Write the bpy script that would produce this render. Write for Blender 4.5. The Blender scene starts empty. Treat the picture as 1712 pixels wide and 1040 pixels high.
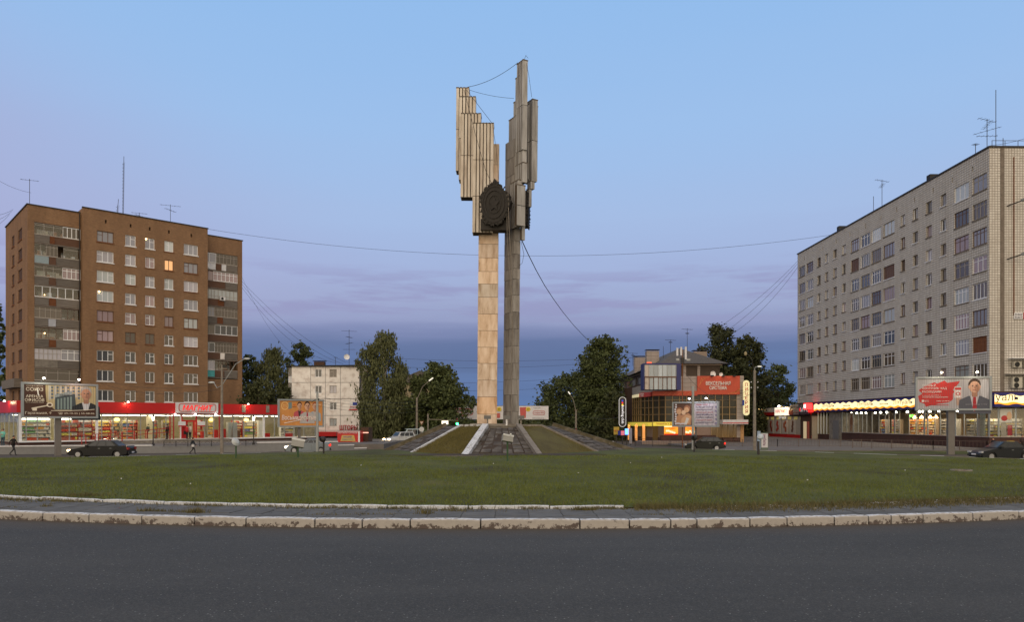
import bpy, bmesh, math, random
import numpy as np
from mathutils import Vector, Matrix, Euler
random.seed(7); np.random.seed(7)
R = math.radians
F, CX, HY, CH = 1252.0, 856.0, 705.0, 3.0      # focal length in photo pixels, centre column, horizon row, eye height

# ---------------------------------------------------------------- camera, world, sun, exposure
sc = bpy.context.scene
C = sc.collection
cam_d = bpy.data.cameras.new('camera'); cam = bpy.data.objects.new('camera', cam_d); C.objects.link(cam)
cam.location = (0, 0, CH); cam.rotation_euler = (R(90), 0, 0)
cam_d.sensor_width = 36; cam_d.lens = F / 1712 * 36; cam_d.shift_y = (HY - 520) / 1712
cam_d.clip_start = .1; cam_d.clip_end = 6000
sc.camera = cam
sc.view_settings.view_transform = 'Standard'; sc.view_settings.look = 'None'
sc.view_settings.exposure = 0.0; sc.view_settings.gamma = 1; sc.view_settings.use_curve_mapping = False

SUN_EL, SUN_AZ = 26.0, 182.0      # azimuth clockwise from +Y (the view direction): behind the camera, a little right
wd = bpy.data.worlds.new('World'); sc.world = wd; wd.use_nodes = True
nt = wd.node_tree; N = nt.nodes; L = nt.links
for n in list(N): N.remove(n)
def wn(t, **k):
    n = N.new(t)
    for a, b in k.items(): setattr(n, a, b)
    return n
def wmath(op, a, b=None, c=None, clamp=False):
    n = wn('ShaderNodeMath', operation=op, use_clamp=clamp)
    for i, v in enumerate((a, b, c)):
        if v is None: continue
        if isinstance(v, (int, float)): n.inputs[i].default_value = v
        else: L.new(v, n.inputs[i])
    return n.outputs[0]
def wmix(f, a, b):
    n = wn('ShaderNodeMix', data_type='RGBA')
    if isinstance(f, (int, float)): n.inputs[0].default_value = f
    else: L.new(f, n.inputs[0])
    for i, v in ((6, a), (7, b)):
        if isinstance(v, tuple): n.inputs[i].default_value = (*v, 1)
        else: L.new(v, n.inputs[i])
    return n.outputs[2]
def s2l(*c):
    r = []
    for v in c:
        v /= 255
        r.append(v / 12.92 if v <= .04045 else ((v + .055) / 1.055) ** 2.4)
    return tuple(r)
tc = wn('ShaderNodeTexCoord'); sep = wn('ShaderNodeSeparateXYZ'); L.new(tc.outputs['Generated'], sep.inputs[0])
mp = wn('ShaderNodeMapping'); mp.inputs['Scale'].default_value = (1.2, 1.2, 13); L.new(tc.outputs['Generated'], mp.inputs[0])
nz = wn('ShaderNodeTexNoise'); nz.inputs['Scale'].default_value = 2.2; nz.inputs['Detail'].default_value = 5; nz.inputs['Roughness'].default_value = .55
L.new(mp.outputs[0], nz.inputs['Vector'])
mp2 = wn('ShaderNodeMapping'); mp2.inputs['Scale'].default_value = (2.4, 2.4, 24); mp2.inputs['Location'].default_value = (4.1, 2.2, .7); L.new(tc.outputs['Generated'], mp2.inputs[0])
nz2 = wn('ShaderNodeTexNoise'); nz2.inputs['Scale'].default_value = 2.0; nz2.inputs['Detail'].default_value = 7; nz2.inputs['Roughness'].default_value = .6
L.new(mp2.outputs[0], nz2.inputs['Vector'])
zz = wmath('ADD', sep.outputs[2], wmath('MULTIPLY', wmath('SUBTRACT', nz.outputs[0], .5), .035))
rp = wn('ShaderNodeValToRGB'); L.new(zz, rp.inputs[0])
stops = [(0.0, (86, 122, 178)), (.03, (82, 112, 166)), (.075, (84, 104, 152)), (.102, (96, 112, 158)), (.116, (122, 132, 176)), (.128, (146, 154, 194)), (.15, (158, 168, 206)),
         (.20, (165, 181, 221)), (.26, (167, 191, 231)), (.36, (160, 195, 239)), (.50, (149, 192, 241)), (.75, (120, 166, 222)), (1.0, (100, 146, 208))]
old_stops = [(0.0, (88, 122, 184)), (.03, (80, 108, 168)), (.075, (80, 101, 155)), (.098, (92, 108, 160)), (.122, (134, 143, 190)), (.145, (142, 157, 206)),
         (.19, (152, 174, 220)), (.26, (160, 190, 233)), (.36, (156, 195, 240)), (.50, (147, 192, 241)), (.75, (120, 166, 222)), (1.0, (100, 146, 208))]
cr = rp.color_ramp
while len(cr.elements) > 1: cr.elements.remove(cr.elements[-1])
cr.elements[0].position = 0; cr.elements[0].color = (*s2l(*stops[0][1]), 1)
for p, c in stops[1:]:
    e = cr.elements.new(p); e.color = (*s2l(*c), 1)
# lilac veil, strongest to the left of the view at middle height
def smooth(v, a, b):
    n = wn('ShaderNodeMapRange', interpolation_type='SMOOTHSTEP'); L.new(v, n.inputs[0])
    n.inputs[1].default_value = a; n.inputs[2].default_value = b; return n.outputs[0]
side = smooth(wmath('ADD', sep.outputs[0], wmath('MULTIPLY', sep.outputs[2], 1.0)), .12, -.42)
zone = wmath('MULTIPLY', smooth(sep.outputs[2], .08, .2), smooth(sep.outputs[2], .50, .30))
col = wmix(wmath('MULTIPLY', wmath('MULTIPLY', side, zone), .75), rp.outputs[0], s2l(172, 174, 214))
# thin pinkish cloud shreds low down
shred = wmath('MULTIPLY', smooth(nz2.outputs[0], .47, .60), wmath('MULTIPLY', smooth(sep.outputs[2], .115, .15), smooth(sep.outputs[2], .215, .17)))
col = wmix(wmath('MULTIPLY', shred, .6), col, s2l(148, 146, 190))
streak = wmath('MULTIPLY', smooth(nz.outputs[0], .45, .62), smooth(sep.outputs[2], .12, .06))
col = wmix(wmath('MULTIPLY', streak, .45), col, s2l(98, 128, 184))
sky = wn('ShaderNodeTexSky'); sky.sky_type = 'NISHITA'; sky.sun_disc = False
sky.sun_elevation = R(SUN_EL); sky.sun_rotation = R(SUN_AZ)
# the side of the sky where the sun has just set, behind the viewer
dt = wn('ShaderNodeVectorMath', operation='DOT_PRODUCT'); L.new(tc.outputs['Generated'], dt.inputs[0]); dt.inputs[1].default_value = (math.sin(R(SUN_AZ)), math.cos(R(SUN_AZ)), 0)
west = wmath('MULTIPLY', smooth(dt.outputs['Value'], -.40, .55), smooth(sep.outputs[2], 1.35, .2))
col = wmix(west, col, (1.22, .98, .66))
col = wmix(wmath('MULTIPLY', smooth(sep.outputs[2], .56, .95), .75), col, (.74, .68, .58))
bg1 = wn('ShaderNodeBackground'); L.new(col, bg1.inputs[0]); bg1.inputs[1].default_value = .93
bg2 = wn('ShaderNodeBackground'); L.new(sky.outputs[0], bg2.inputs[0]); bg2.inputs[1].default_value = .006
ads = wn('ShaderNodeAddShader'); L.new(bg1.outputs[0], ads.inputs[0]); L.new(bg2.outputs[0], ads.inputs[1])
wo = wn('ShaderNodeOutputWorld'); L.new(ads.outputs[0], wo.inputs[0])

sd = bpy.data.lights.new('sun', 'SUN'); sd.energy = 1.25; sd.angle = R(70); sd.color = (1, .82, .64)
so = bpy.data.objects.new('sun', sd); C.objects.link(so)
dv = Vector((math.sin(R(SUN_AZ)) * math.cos(R(SUN_EL)), math.cos(R(SUN_AZ)) * math.cos(R(SUN_EL)), math.sin(R(SUN_EL))))
so.rotation_euler = dv.to_track_quat('Z', 'Y').to_euler(); so.location = dv * 200

# ---------------------------------------------------------------- layout helpers
def X(px, D): return (px - CX) / F * D
def Z(py, D): return CH - (py - HY) / F * D
def P(px, py, D): return Vector((X(px, D), D, Z(py, D)))

class Frame:
    """a vertical plane: local x runs along it to the right, local -y faces the viewer's side"""
    def __init__(s, x, y, ang): s.o = Vector((x, y)); s.a = ang; s.d = Vector((math.cos(ang), math.sin(ang)))
    def lx(s, px):
        k = (px - CX) / F
        # o + t d = (k D, D)
        t = (k * s.o.y - s.o.x) / (s.d.x - k * s.d.y); return t
    def D(s, px): return s.o.y + s.lx(px) * s.d.y
    def z(s, px, py): return Z(py, s.D(px))
def frame2(px0, D0, px1, D1):
    a = Vector((X(px0, D0), D0)); b = Vector((X(px1, D1), D1)); f = Frame(a.x, a.y, math.atan2(b.y - a.y, b.x - a.x)); f.w = (b - a).length; return f

# ---------------------------------------------------------------- materials
MATS = {}
def mk(name):
    m = bpy.data.materials.new(name); m.use_nodes = True
    return m, m.node_tree.nodes, m.node_tree.links, m.node_tree.nodes['Principled BSDF']
def pm(c, rough=.75, metal=0, emit=0, spec=.4, name=None):
    """plain coat with a little grain"""
    key = (tuple(round(v, 4) for v in c), rough, metal, emit, spec)
    if key in MATS: return MATS[key]
    m, n, l, b = mk(name or 'coat')
    b.inputs['Roughness'].default_value = rough; b.inputs['Metallic'].default_value = metal
    b.inputs['Specular IOR Level'].default_value = spec
    t = n.new('ShaderNodeTexCoord'); z = n.new('ShaderNodeTexNoise'); z.inputs['Scale'].default_value = 3.0; z.inputs['Detail'].default_value = 6
    l.new(t.outputs['Object'], z.inputs['Vector'])
    x = n.new('ShaderNodeMix'); x.data_type = 'RGBA'
    x.inputs[6].default_value = (*[v * .82 for v in c], 1); x.inputs[7].default_value = (*[min(1, v * 1.12) for v in c], 1)
    l.new(z.outputs[0], x.inputs[0]); l.new(x.outputs[2], b.inputs['Base Color'])
    if emit:
        b.inputs['Emission Color'].default_value = (*c, 1); b.inputs['Emission Strength'].default_value = emit
    MATS[key] = m; return m
def ramp_mat(name, cols, scale=(1, 1, 1), nscale=3, detail=8, rough=.85, bump=.3, bscale=20, obj_rand=0, spec=.3, bdist=.02, rand_cols=None, lo=.3, hi=.7):
    m, n, l, b = mk(name)
    b.inputs['Roughness'].default_value = rough; b.inputs['Specular IOR Level'].default_value = spec
    t = n.new('ShaderNodeTexCoord'); mp = n.new('ShaderNodeMapping'); mp.inputs['Scale'].default_value = scale
    l.new(t.outputs['Object'], mp.inputs[0])
    z = n.new('ShaderNodeTexNoise'); z.inputs['Scale'].default_value = nscale; z.inputs['Detail'].default_value = detail; z.inputs['Roughness'].default_value = .62
    vec = mp.outputs[0]
    if obj_rand or rand_cols:
        oi = n.new('ShaderNodeObjectInfo'); ad = n.new('ShaderNodeVectorMath'); ad.operation = 'ADD'
        cb = n.new('ShaderNodeCombineXYZ'); mm = n.new('ShaderNodeMath'); mm.operation = 'MULTIPLY'; mm.inputs[1].default_value = 37
        l.new(oi.outputs['Random'], mm.inputs[0]); l.new(mm.outputs[0], cb.inputs[0]); l.new(mm.outputs[0], cb.inputs[2])
        l.new(vec, ad.inputs[0]); l.new(cb.outputs[0], ad.inputs[1]); vec = ad.outputs[0]
    l.new(vec, z.inputs['Vector'])
    r = n.new('ShaderNodeValToRGB'); l.new(z.outputs[0], r.inputs[0])
    e = r.color_ramp.elements; k = len(cols)
    while len(e) > 1: e.remove(e[-1])
    e[0].position = lo; e[0].color = (*cols[0], 1)
    for i in range(1, k):
        q = e.new(lo + (hi - lo) * i / (k - 1)); q.color = (*cols[i], 1)
    out = r.outputs[0]
    if rand_cols:
        rr = n.new('ShaderNodeValToRGB'); rr.color_ramp.interpolation = 'CONSTANT'; l.new(oi.outputs['Random'], rr.inputs[0])
        e = rr.color_ramp.elements
        while len(e) > 1: e.remove(e[-1])
        e[0].position = 0; e[0].color = (*rand_cols[0], 1)
        for i in range(1, len(rand_cols)): q = e.new(i / len(rand_cols)); q.color = (*rand_cols[i], 1)
        mu = n.new('ShaderNodeMix'); mu.data_type = 'RGBA'; mu.blend_type = 'MULTIPLY'; mu.inputs[0].default_value = 1
        l.new(out, mu.inputs[6]); l.new(rr.outputs[0], mu.inputs[7]); out = mu.outputs[2]
    elif obj_rand:
        h = n.new('ShaderNodeHueSaturation'); ma = n.new('ShaderNodeMapRange'); ma.inputs[3].default_value = 1 - obj_rand; ma.inputs[4].default_value = 1 + obj_rand
        l.new(oi.outputs['Random'], ma.inputs[0]); l.new(ma.outputs[0], h.inputs['Value']); l.new(out, h.inputs['Color']); out = h.outputs[0]
    l.new(out, b.inputs['Base Color'])
    if bump:
        z2 = n.new('ShaderNodeTexNoise'); z2.inputs['Scale'].default_value = bscale; z2.inputs['Detail'].default_value = 6; l.new(t.outputs['Object'], z2.inputs['Vector'])
        bp = n.new('ShaderNodeBump'); bp.inputs['Strength'].default_value = bump; bp.inputs['Distance'].default_value = bdist
        l.new(z2.outputs[0], bp.inputs['Height']); l.new(bp.outputs[0], b.inputs['Normal'])
    return m
def course_mat(name, c1, c2, mortar, bw, bh, msize, stain, offset=.5, bump=.5, smooth_=.1, stain_amt=.5):
    """brick or tile courses along any vertical face (local x+y, z)"""
    m, n, l, b = mk(name); b.inputs['Roughness'].default_value = .85; b.inputs['Specular IOR Level'].default_value = .25
    t = n.new('ShaderNodeTexCoord'); s = n.new('ShaderNodeSeparateXYZ'); l.new(t.outputs['Object'], s.inputs[0])
    a = n.new('ShaderNodeMath'); l.new(s.outputs[0], a.inputs[0]); l.new(s.outputs[1], a.inputs[1])
    cb = n.new('ShaderNodeCombineXYZ'); l.new(a.outputs[0], cb.inputs[0]); l.new(s.outputs[2], cb.inputs[1])
    br = n.new('ShaderNodeTexBrick'); br.offset = offset; br.inputs['Scale'].default_value = 1
    br.inputs['Brick Width'].default_value = bw; br.inputs['Row Height'].default_value = bh; br.inputs['Mortar Size'].default_value = msize
    br.inputs['Mortar Smooth'].default_value = smooth_
    br.inputs['Color1'].default_value = (*c1, 1); br.inputs['Color2'].default_value = (*c2, 1); br.inputs['Mortar'].default_value = (*mortar, 1)
    l.new(cb.outputs[0], br.inputs['Vector'])
    mp = n.new('ShaderNodeMapping'); mp.inputs['Scale'].default_value = (.55, .55, .16); l.new(t.outputs['Object'], mp.inputs[0])
    z = n.new('ShaderNodeTexNoise'); z.inputs['Scale'].default_value = 1.0; z.inputs['Detail'].default_value = 9; z.inputs['Roughness'].default_value = .68; l.new(mp.outputs[0], z.inputs['Vector'])
    rg = n.new('ShaderNodeMapRange'); rg.inputs[1].default_value = .4; rg.inputs[2].default_value = .72; rg.inputs[4].default_value = stain_amt; l.new(z.outputs[0], rg.inputs[0])
    x = n.new('ShaderNodeMix'); x.data_type = 'RGBA'; l.new(rg.outputs[0], x.inputs[0]); l.new(br.outputs['Color'], x.inputs[6]); x.inputs[7].default_value = (*stain, 1)
    # scattered paler / darker courses
    z3 = n.new('ShaderNodeTexNoise'); mp3 = n.new('ShaderNodeMapping'); mp3.inputs['Scale'].default_value = (.8, .8, 5); l.new(t.outputs['Object'], mp3.inputs[0]); l.new(mp3.outputs[0], z3.inputs['Vector'])
    z3.inputs['Scale'].default_value = 1.9; z3.inputs['Detail'].default_value = 8; z3.inputs['Roughness'].default_value = .7
    h = n.new('ShaderNodeHueSaturation'); r3 = n.new('ShaderNodeMapRange'); r3.inputs[3].default_value = .62; r3.inputs[4].default_value = 1.38; l.new(z3.outputs[0], r3.inputs[0]); l.new(r3.outputs[0], h.inputs['Value']); l.new(x.outputs[2], h.inputs['Color'])
    l.new(h.outputs[0], b.inputs['Base Color'])
    bp = n.new('ShaderNodeBump'); bp.inputs['Strength'].default_value = bump; bp.inputs['Distance'].default_value = .02; bp.invert = True
    l.new(br.outputs['Fac'], bp.inputs['Height']); l.new(bp.outputs[0], b.inputs['Normal'])
    return m
def glass_mat(name, tint=(1, 1, 1), refl=.12, mixin=None, opaque=0):
    m, n, l, b = mk(name)
    n.remove(b); o = [q for q in n if q.type == 'OUTPUT_MATERIAL'][0]
    tr = n.new('ShaderNodeBsdfTransparent'); tr.inputs[0].default_value = (*tint, 1)
    gl = n.new('ShaderNodeBsdfGlossy'); gl.inputs['Roughness'].default_value = .03
    lw = n.new('ShaderNodeLayerWeight'); lw.inputs[0].default_value = .35
    ma = n.new('ShaderNodeMath'); ma.operation = 'MULTIPLY_ADD'; l.new(lw.outputs['Fresnel'], ma.inputs[0]); ma.inputs[1].default_value = .3; ma.inputs[2].default_value = refl
    mx = n.new('ShaderNodeMixShader'); l.new(ma.outputs[0], mx.inputs[0]); l.new(tr.outputs[0], mx.inputs[1]); l.new(gl.outputs[0], mx.inputs[2])
    l.new(mx.outputs[0], o.inputs[0]); return m
def pane_mat(name, c, rough=.06, c2=None, emit=0):
    m, n, l, b = mk(name); b.inputs['Roughness'].default_value = rough; b.inputs['Specular IOR Level'].default_value = .55
    t = n.new('ShaderNodeTexCoord'); oi = n.new('ShaderNodeObjectInfo'); z = n.new('ShaderNodeTexWave'); z.inputs['Scale'].default_value = 2.4; z.inputs['Distortion'].default_value = 3; z.inputs['Detail'].default_value = 3
    ad = n.new('ShaderNodeVectorMath'); l.new(t.outputs['Object'], ad.inputs[0]); cb = n.new('ShaderNodeCombineXYZ'); l.new(oi.outputs['Random'], cb.inputs[0]); sc_ = n.new('ShaderNodeVectorMath'); sc_.operation = 'SCALE'; sc_.inputs[3].default_value = 50; l.new(cb.outputs[0], sc_.inputs[0]); l.new(sc_.outputs[0], ad.inputs[1])
    l.new(ad.outputs[0], z.inputs['Vector'])
    x = n.new('ShaderNodeMix'); x.data_type = 'RGBA'; x.inputs[6].default_value = (*c, 1); x.inputs[7].default_value = (*(c2 or [v * .55 for v in c]), 1)
    l.new(z.outputs[0], x.inputs[0])
    h = n.new('ShaderNodeHueSaturation'); mr = n.new('ShaderNodeMapRange'); mr.inputs[3].default_value = .7; mr.inputs[4].default_value = 1.25; l.new(oi.outputs['Random'], mr.inputs[0]); l.new(mr.outputs[0], h.inputs['Value']); l.new(x.outputs[2], h.inputs['Color'])
    l.new(h.outputs[0], b.inputs['Base Color'])
    b.inputs['Coat Weight'].default_value = .25; b.inputs['Coat Roughness'].default_value = .05
    if emit: b.inputs['Emission Color'].default_value = (*c, 1); b.inputs['Emission Strength'].default_value = emit
    return m
M = {}
M['brick'] = course_mat('brick_wall', (.295, .165, .083), (.215, .113, .058), (.21, .145, .095), .26, .078, .012, (.125, .072, .042), stain_amt=.6)
M['brick_dark'] = course_mat('dark_brick', (.10, .05, .035), (.07, .035, .025), (.06, .045, .035), .26, .078, .012, (.05, .03, .02))
M['tile'] = course_mat('tile_cladding', (.63, .615, .585), (.56, .54, .51), (.25, .225, .205), .30, .27, .045, (.30, .26, .215), offset=0, bump=.6, smooth_=.6, stain_amt=.45)
M['granite'] = course_mat('brown_granite', (.085, .04, .033), (.065, .034, .028), (.03, .02, .02), .6, .3, .012, (.04, .025, .02), offset=0)
M['beige_slab'] = course_mat('beige_cladding', (.36, .31, .29), (.33, .29, .27), (.16, .13, .12), 1.2, .6, .02, (.25, .2, .18), offset=0)
M['brown_brick'] = course_mat('brown_brick', (.10, .075, .06), (.085, .06, .05), (.07, .06, .05), .26, .08, .012, (.07, .05, .04))
M['pale_panel'] = ramp_mat('pale_panel', [(.46, .40, .37), (.74, .71, .69), (.82, .80, .78)], nscale=.9, bump=.2, rough=.9, obj_rand=.06)
M['joint'] = pm((.24, .23, .24), .9)
M['concrete'] = ramp_mat('concrete', [(.13, .115, .10), (.22, .20, .175), (.28, .26, .23)], nscale=2, bump=.4, rough=.9)
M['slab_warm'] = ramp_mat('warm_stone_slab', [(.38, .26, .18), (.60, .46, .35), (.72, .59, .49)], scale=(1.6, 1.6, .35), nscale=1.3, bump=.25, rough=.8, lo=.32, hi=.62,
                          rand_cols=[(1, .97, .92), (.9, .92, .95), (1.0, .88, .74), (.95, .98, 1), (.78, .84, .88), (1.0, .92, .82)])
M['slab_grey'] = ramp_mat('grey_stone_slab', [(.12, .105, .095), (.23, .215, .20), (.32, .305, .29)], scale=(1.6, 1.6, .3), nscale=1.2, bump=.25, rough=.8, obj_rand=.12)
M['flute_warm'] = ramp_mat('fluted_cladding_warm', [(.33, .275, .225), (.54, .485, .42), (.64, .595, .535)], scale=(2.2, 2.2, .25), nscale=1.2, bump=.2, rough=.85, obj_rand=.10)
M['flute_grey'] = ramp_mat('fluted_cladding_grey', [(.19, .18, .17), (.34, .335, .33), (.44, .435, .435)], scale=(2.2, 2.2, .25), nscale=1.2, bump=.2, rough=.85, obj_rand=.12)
M['groove_shade'] = pm((.10, .075, .055), .95)
M['dark_joint'] = pm((.05, .04, .035), .95)
M['bronze'] = ramp_mat('dark_bronze', [(.007, .006, .005), (.022, .018, .015)], nscale=5, bump=.6, rough=.55, bdist=.04)
M['kerb'] = None
M['white'] = pm((.66, .67, .70), .5)
M['white_pvc'] = pm((.74, .76, .80), .35)
M['brown_frame'] = pm((.13, .07, .045), .6)
M['grey_wood'] = pm((.34, .31, .28), .8)
M['dark'] = pm((.02, .02, .02), .7)
M['iron'] = pm((.025, .022, .022), .6)
M['steel'] = pm((.30, .32, .33), .45, .3)
M['pole'] = ramp_mat('weathered_pole', [(.15, .13, .11), (.25, .225, .195)], nscale=3, bump=.2)
M['red'] = pm((.46, .010, .012), .4)
M['redrail'] = pm((.40, .02, .02), .45)
M['asb'] = ramp_mat('corrugated_sheet', [(.115, .10, .09), (.22, .20, .18)], scale=(.3, 1, 5), nscale=2, bump=.3, obj_rand=.2)
M['rust'] = ramp_mat('rusty_board', [(.12, .045, .02), (.20, .08, .035)], nscale=4)
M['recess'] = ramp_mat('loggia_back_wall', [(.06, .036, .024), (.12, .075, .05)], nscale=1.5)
M['slabedge'] = ramp_mat('slab_edge', [(.12, .10, .085), (.20, .17, .145)], nscale=2)
M['glass'] = glass_mat('shop_glass', (.98, .99, .97), .04)
M['glassd'] = glass_mat('tinted_glass', (.35, .28, .17), .10)
M['car_glass'] = pm((.014, .018, .022), .12, spec=.45)
M['tyre'] = pm((.015, .015, .016), .8)
M['rim'] = pm((.35, .36, .38), .3, .7)
M['bark'] = ramp_mat('bark', [(.035, .028, .02), (.09, .075, .055)], scale=(6, 6, 1), nscale=3, bump=.5)
M['birch'] = ramp_mat('birch_bark', [(.03, .028, .025), (.45, .42, .38), (.5, .47, .43)], scale=(2, 2, 5), nscale=3, bump=.2, lo=.35, hi=.5)
M['skin'] = pm((.45, .25, .17), .6)
M['roofslate'] = ramp_mat('slate_roof', [(.05, .045, .045), (.10, .09, .085), (.13, .12, .115)], scale=(3, 3, 3), nscale=2.5, bump=.5, bscale=9)
M['soil'] = ramp_mat('bare_soil', [(.038, .025, .017), (.065, .045, .03)], nscale=2, bump=.6)
PANES = [pane_mat('pane_curtain', (.34, .35, .41)), pane_mat('pane_lace', (.44, .44, .50), c2=(.25, .24, .28)), pane_mat('pane_dark', (.07, .075, .085)),
         pane_mat('pane_blind', (.42, .46, .48), c2=(.38, .42, .44)), pane_mat('pane_pink', (.38, .29, .31)), pane_mat('pane_room', (.11, .09, .075))]
PLIT = pane_mat('pane_lit', (.95, .50, .22), emit=.55)

def leaf_mat(name, c1, c2):
    m, n, l, b = mk(name); b.inputs['Roughness'].default_value = .7; b.inputs['Specular IOR Level'].default_value = .2
    t = n.new('ShaderNodeTexCoord'); z = n.new('ShaderNodeTexNoise'); z.inputs['Scale'].default_value = .9; z.inputs['Detail'].default_value = 5; l.new(t.outputs['Object'], z.inputs['Vector'])
    z2 = n.new('ShaderNodeTexWhiteNoise'); ge = n.new('ShaderNodeNewGeometry'); l.new(ge.outputs['Random Per Island'], z2.inputs['Vector'])
    a = n.new('ShaderNodeMath'); a.operation = 'MULTIPLY_ADD'; l.new(ge.outputs['Random Per Island'], a.inputs[0]); a.inputs[1].default_value = .5; s = n.new('ShaderNodeMath'); s.operation = 'SUBTRACT'; l.new(z.outputs[0], s.inputs[0]); s.inputs[1].default_value = .22; l.new(s.outputs[0], a.inputs[2])
    x = n.new('ShaderNodeMix'); x.data_type = 'RGBA'; x.inputs[6].default_value = (*c1, 1); x.inputs[7].default_value = (*c2, 1); l.new(a.outputs[0], x.inputs[0])
    l.new(x.outputs[2], b.inputs['Base Color'])
    n.remove(z2)
    return m
M['leaf'] = leaf_mat('broad_leaves', (.034, .048, .018), (.105, .125, .046))
M['leaf_birch'] = leaf_mat('birch_leaves', (.046, .055, .024), (.125, .135, .058))
M['leaf_dark'] = leaf_mat('dark_leaves', (.028, .036, .016), (.082, .090, .038))

# road asphalt with pale stone chips, patches and wear
def asphalt():
    m, n, l, b = mk('asphalt'); b.inputs['Roughness'].default_value = .82; b.inputs['Specular IOR Level'].default_value = .35
    t = n.new('ShaderNodeTexCoord')
    def noise(s, d=6, r=.6, sc=None):
        z = n.new('ShaderNodeTexNoise'); z.inputs['Scale'].default_value = s; z.inputs['Detail'].default_value = d; z.inputs['Roughness'].default_value = r
        if sc: q = n.new('ShaderNodeMapping'); q.inputs['Scale'].default_value = sc; l.new(t.outputs['Object'], q.inputs[0]); l.new(q.outputs[0], z.inputs['Vector'])
        else: l.new(t.outputs['Object'], z.inputs['Vector'])
        return z.outputs[0]
    def mix(f, a, c2, bt='MIX'):
        x = n.new('ShaderNodeMix'); x.data_type = 'RGBA'; x.blend_type = bt
        if isinstance(f, float): x.inputs[0].default_value = f
        else: l.new(f, x.inputs[0])
        for i, v in ((6, a), (7, c2)):
            if isinstance(v, tuple): x.inputs[i].default_value = (*v, 1)
            else: l.new(v, x.inputs[i])
        return x.outputs[2]
    def rng(v, a, c2, lo=0, hi=1):
        r = n.new('ShaderNodeMapRange'); l.new(v, r.inputs[0]); r.inputs[1].default_value = a; r.inputs[2].default_value = c2; r.inputs[3].default_value = lo; r.inputs[4].default_value = hi; return r.outputs[0]
    base = mix(rng(noise(.35, 6, .65, (.35, 1, 1)), .35, .65), (.038, .039, .038), (.060, .060, .057))
    base = mix(rng(noise(45, 4), .3, .7), base, (.045, .045, .046), 'MIX') if False else mix(rng(noise(38, 5, .7), .38, .66, 0, .6), base, (.032, .032, .034))
    vo = n.new('ShaderNodeTexVoronoi'); vo.inputs['Scale'].default_value = 15; l.new(t.outputs['Object'], vo.inputs['Vector'])
    wn_ = n.new('ShaderNodeSeparateColor'); l.new(vo.outputs['Color'], wn_.inputs[0])
    chip = n.new('ShaderNodeMath'); chip.operation = 'MULTIPLY'; l.new(rng(vo.outputs['Distance'], .26, .14), chip.inputs[0]); l.new(rng(wn_.outputs[0], .78, .97), chip.inputs[1])
    v2 = n.new('ShaderNodeTexVoronoi'); v2.inputs['Scale'].default_value = 42; l.new(t.outputs['Object'], v2.inputs['Vector']); s2 = n.new('ShaderNodeSeparateColor'); l.new(v2.outputs['Color'], s2.inputs[0])
    base = mix(rng(s2.outputs[0], .55, 1, 0, .45), base, (.125, .122, .115)); base = mix(rng(s2.outputs[1], .6, 1, 0, .6), base, (.028, .028, .028))
    vc = n.new('ShaderNodeTexVoronoi'); vc.feature = 'DISTANCE_TO_EDGE'; vc.inputs['Scale'].default_value = .16; wv = n.new('ShaderNodeVectorMath'); wv.operation = 'ADD'; nn = n.new('ShaderNodeTexNoise'); nn.inputs['Scale'].default_value = 1.3; nn.inputs['Detail'].default_value = 6; l.new(t.outputs['Object'], nn.inputs['Vector']); sv_ = n.new('ShaderNodeVectorMath'); sv_.operation = 'SCALE'; sv_.inputs[3].default_value = 1.6; l.new(nn.outputs['Color'], sv_.inputs[0]); l.new(t.outputs['Object'], wv.inputs[0]); l.new(sv_.outputs[0], wv.inputs[1]); l.new(wv.outputs[0], vc.inputs['Vector'])
    ck = n.new('ShaderNodeMath'); ck.operation = 'MULTIPLY'; l.new(rng(vc.outputs['Distance'], .0022, .0006), ck.inputs[0]); l.new(rng(noise(.22, 3), .52, .60, 0, .55), ck.inputs[1]); base = mix(ck.outputs[0], base, (.02, .02, .02))
    base = mix(chip.outputs[0], base, (.27, .265, .26))
    # dusty strip along the island kerb (distance from the arc's centre)
    ge = n.new('ShaderNodeSeparateXYZ'); l.new(t.outputs['Object'], ge.inputs[0])
    cb = n.new('ShaderNodeCombineXYZ'); l.new(ge.outputs[0], cb.inputs[0]); sb = n.new('ShaderNodeMath'); sb.operation = 'SUBTRACT'; l.new(ge.outputs[1], sb.inputs[0]); sb.inputs[1].default_value = 80.9; l.new(sb.outputs[0], cb.inputs[1])
    ln = n.new('ShaderNodeVectorMath'); ln.operation = 'LENGTH'; l.new(cb.outputs[0], ln.inputs[0])
    wob = n.new('ShaderNodeMath'); wob.operation = 'MULTIPLY_ADD'; l.new(noise(1.1, 5), wob.inputs[0]); wob.inputs[1].default_value = .9; l.new(ln.outputs['Value'], wob.inputs[2])
    base = mix(rng(wob.outputs[0], 62.3, 60.7, 0, .8), base, (.072, .056, .043))
    l.new(base, b.inputs['Base Color'])
    bp = n.new('ShaderNodeBump'); bp.inputs['Strength'].default_value = .5; bp.inputs['Distance'].default_value = .012; l.new(noise(60, 4), bp.inputs['Height']); l.new(bp.outputs[0], b.inputs['Normal'])
    return m
M['asphalt'] = asphalt()
M['grass'] = ramp_mat('lawn_turf', [(.040, .036, .015), (.062, .068, .020), (.078, .094, .025), (.105, .100, .034)], scale=(1, 1, 1), nscale=.22, detail=10, bump=.9, bscale=14, rough=.95, bdist=.05, lo=.33, hi=.66)
M['grass2'] = ramp_mat('mound_turf', [(.062, .050, .020), (.098, .086, .032), (.108, .098, .036)], nscale=.5, detail=10, bump=.9, bscale=14, rough=.95, bdist=.05)
M['earth'] = ramp_mat('earth', [(.03, .03, .016), (.05, .045, .025)], nscale=.1, bump=.4)
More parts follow.
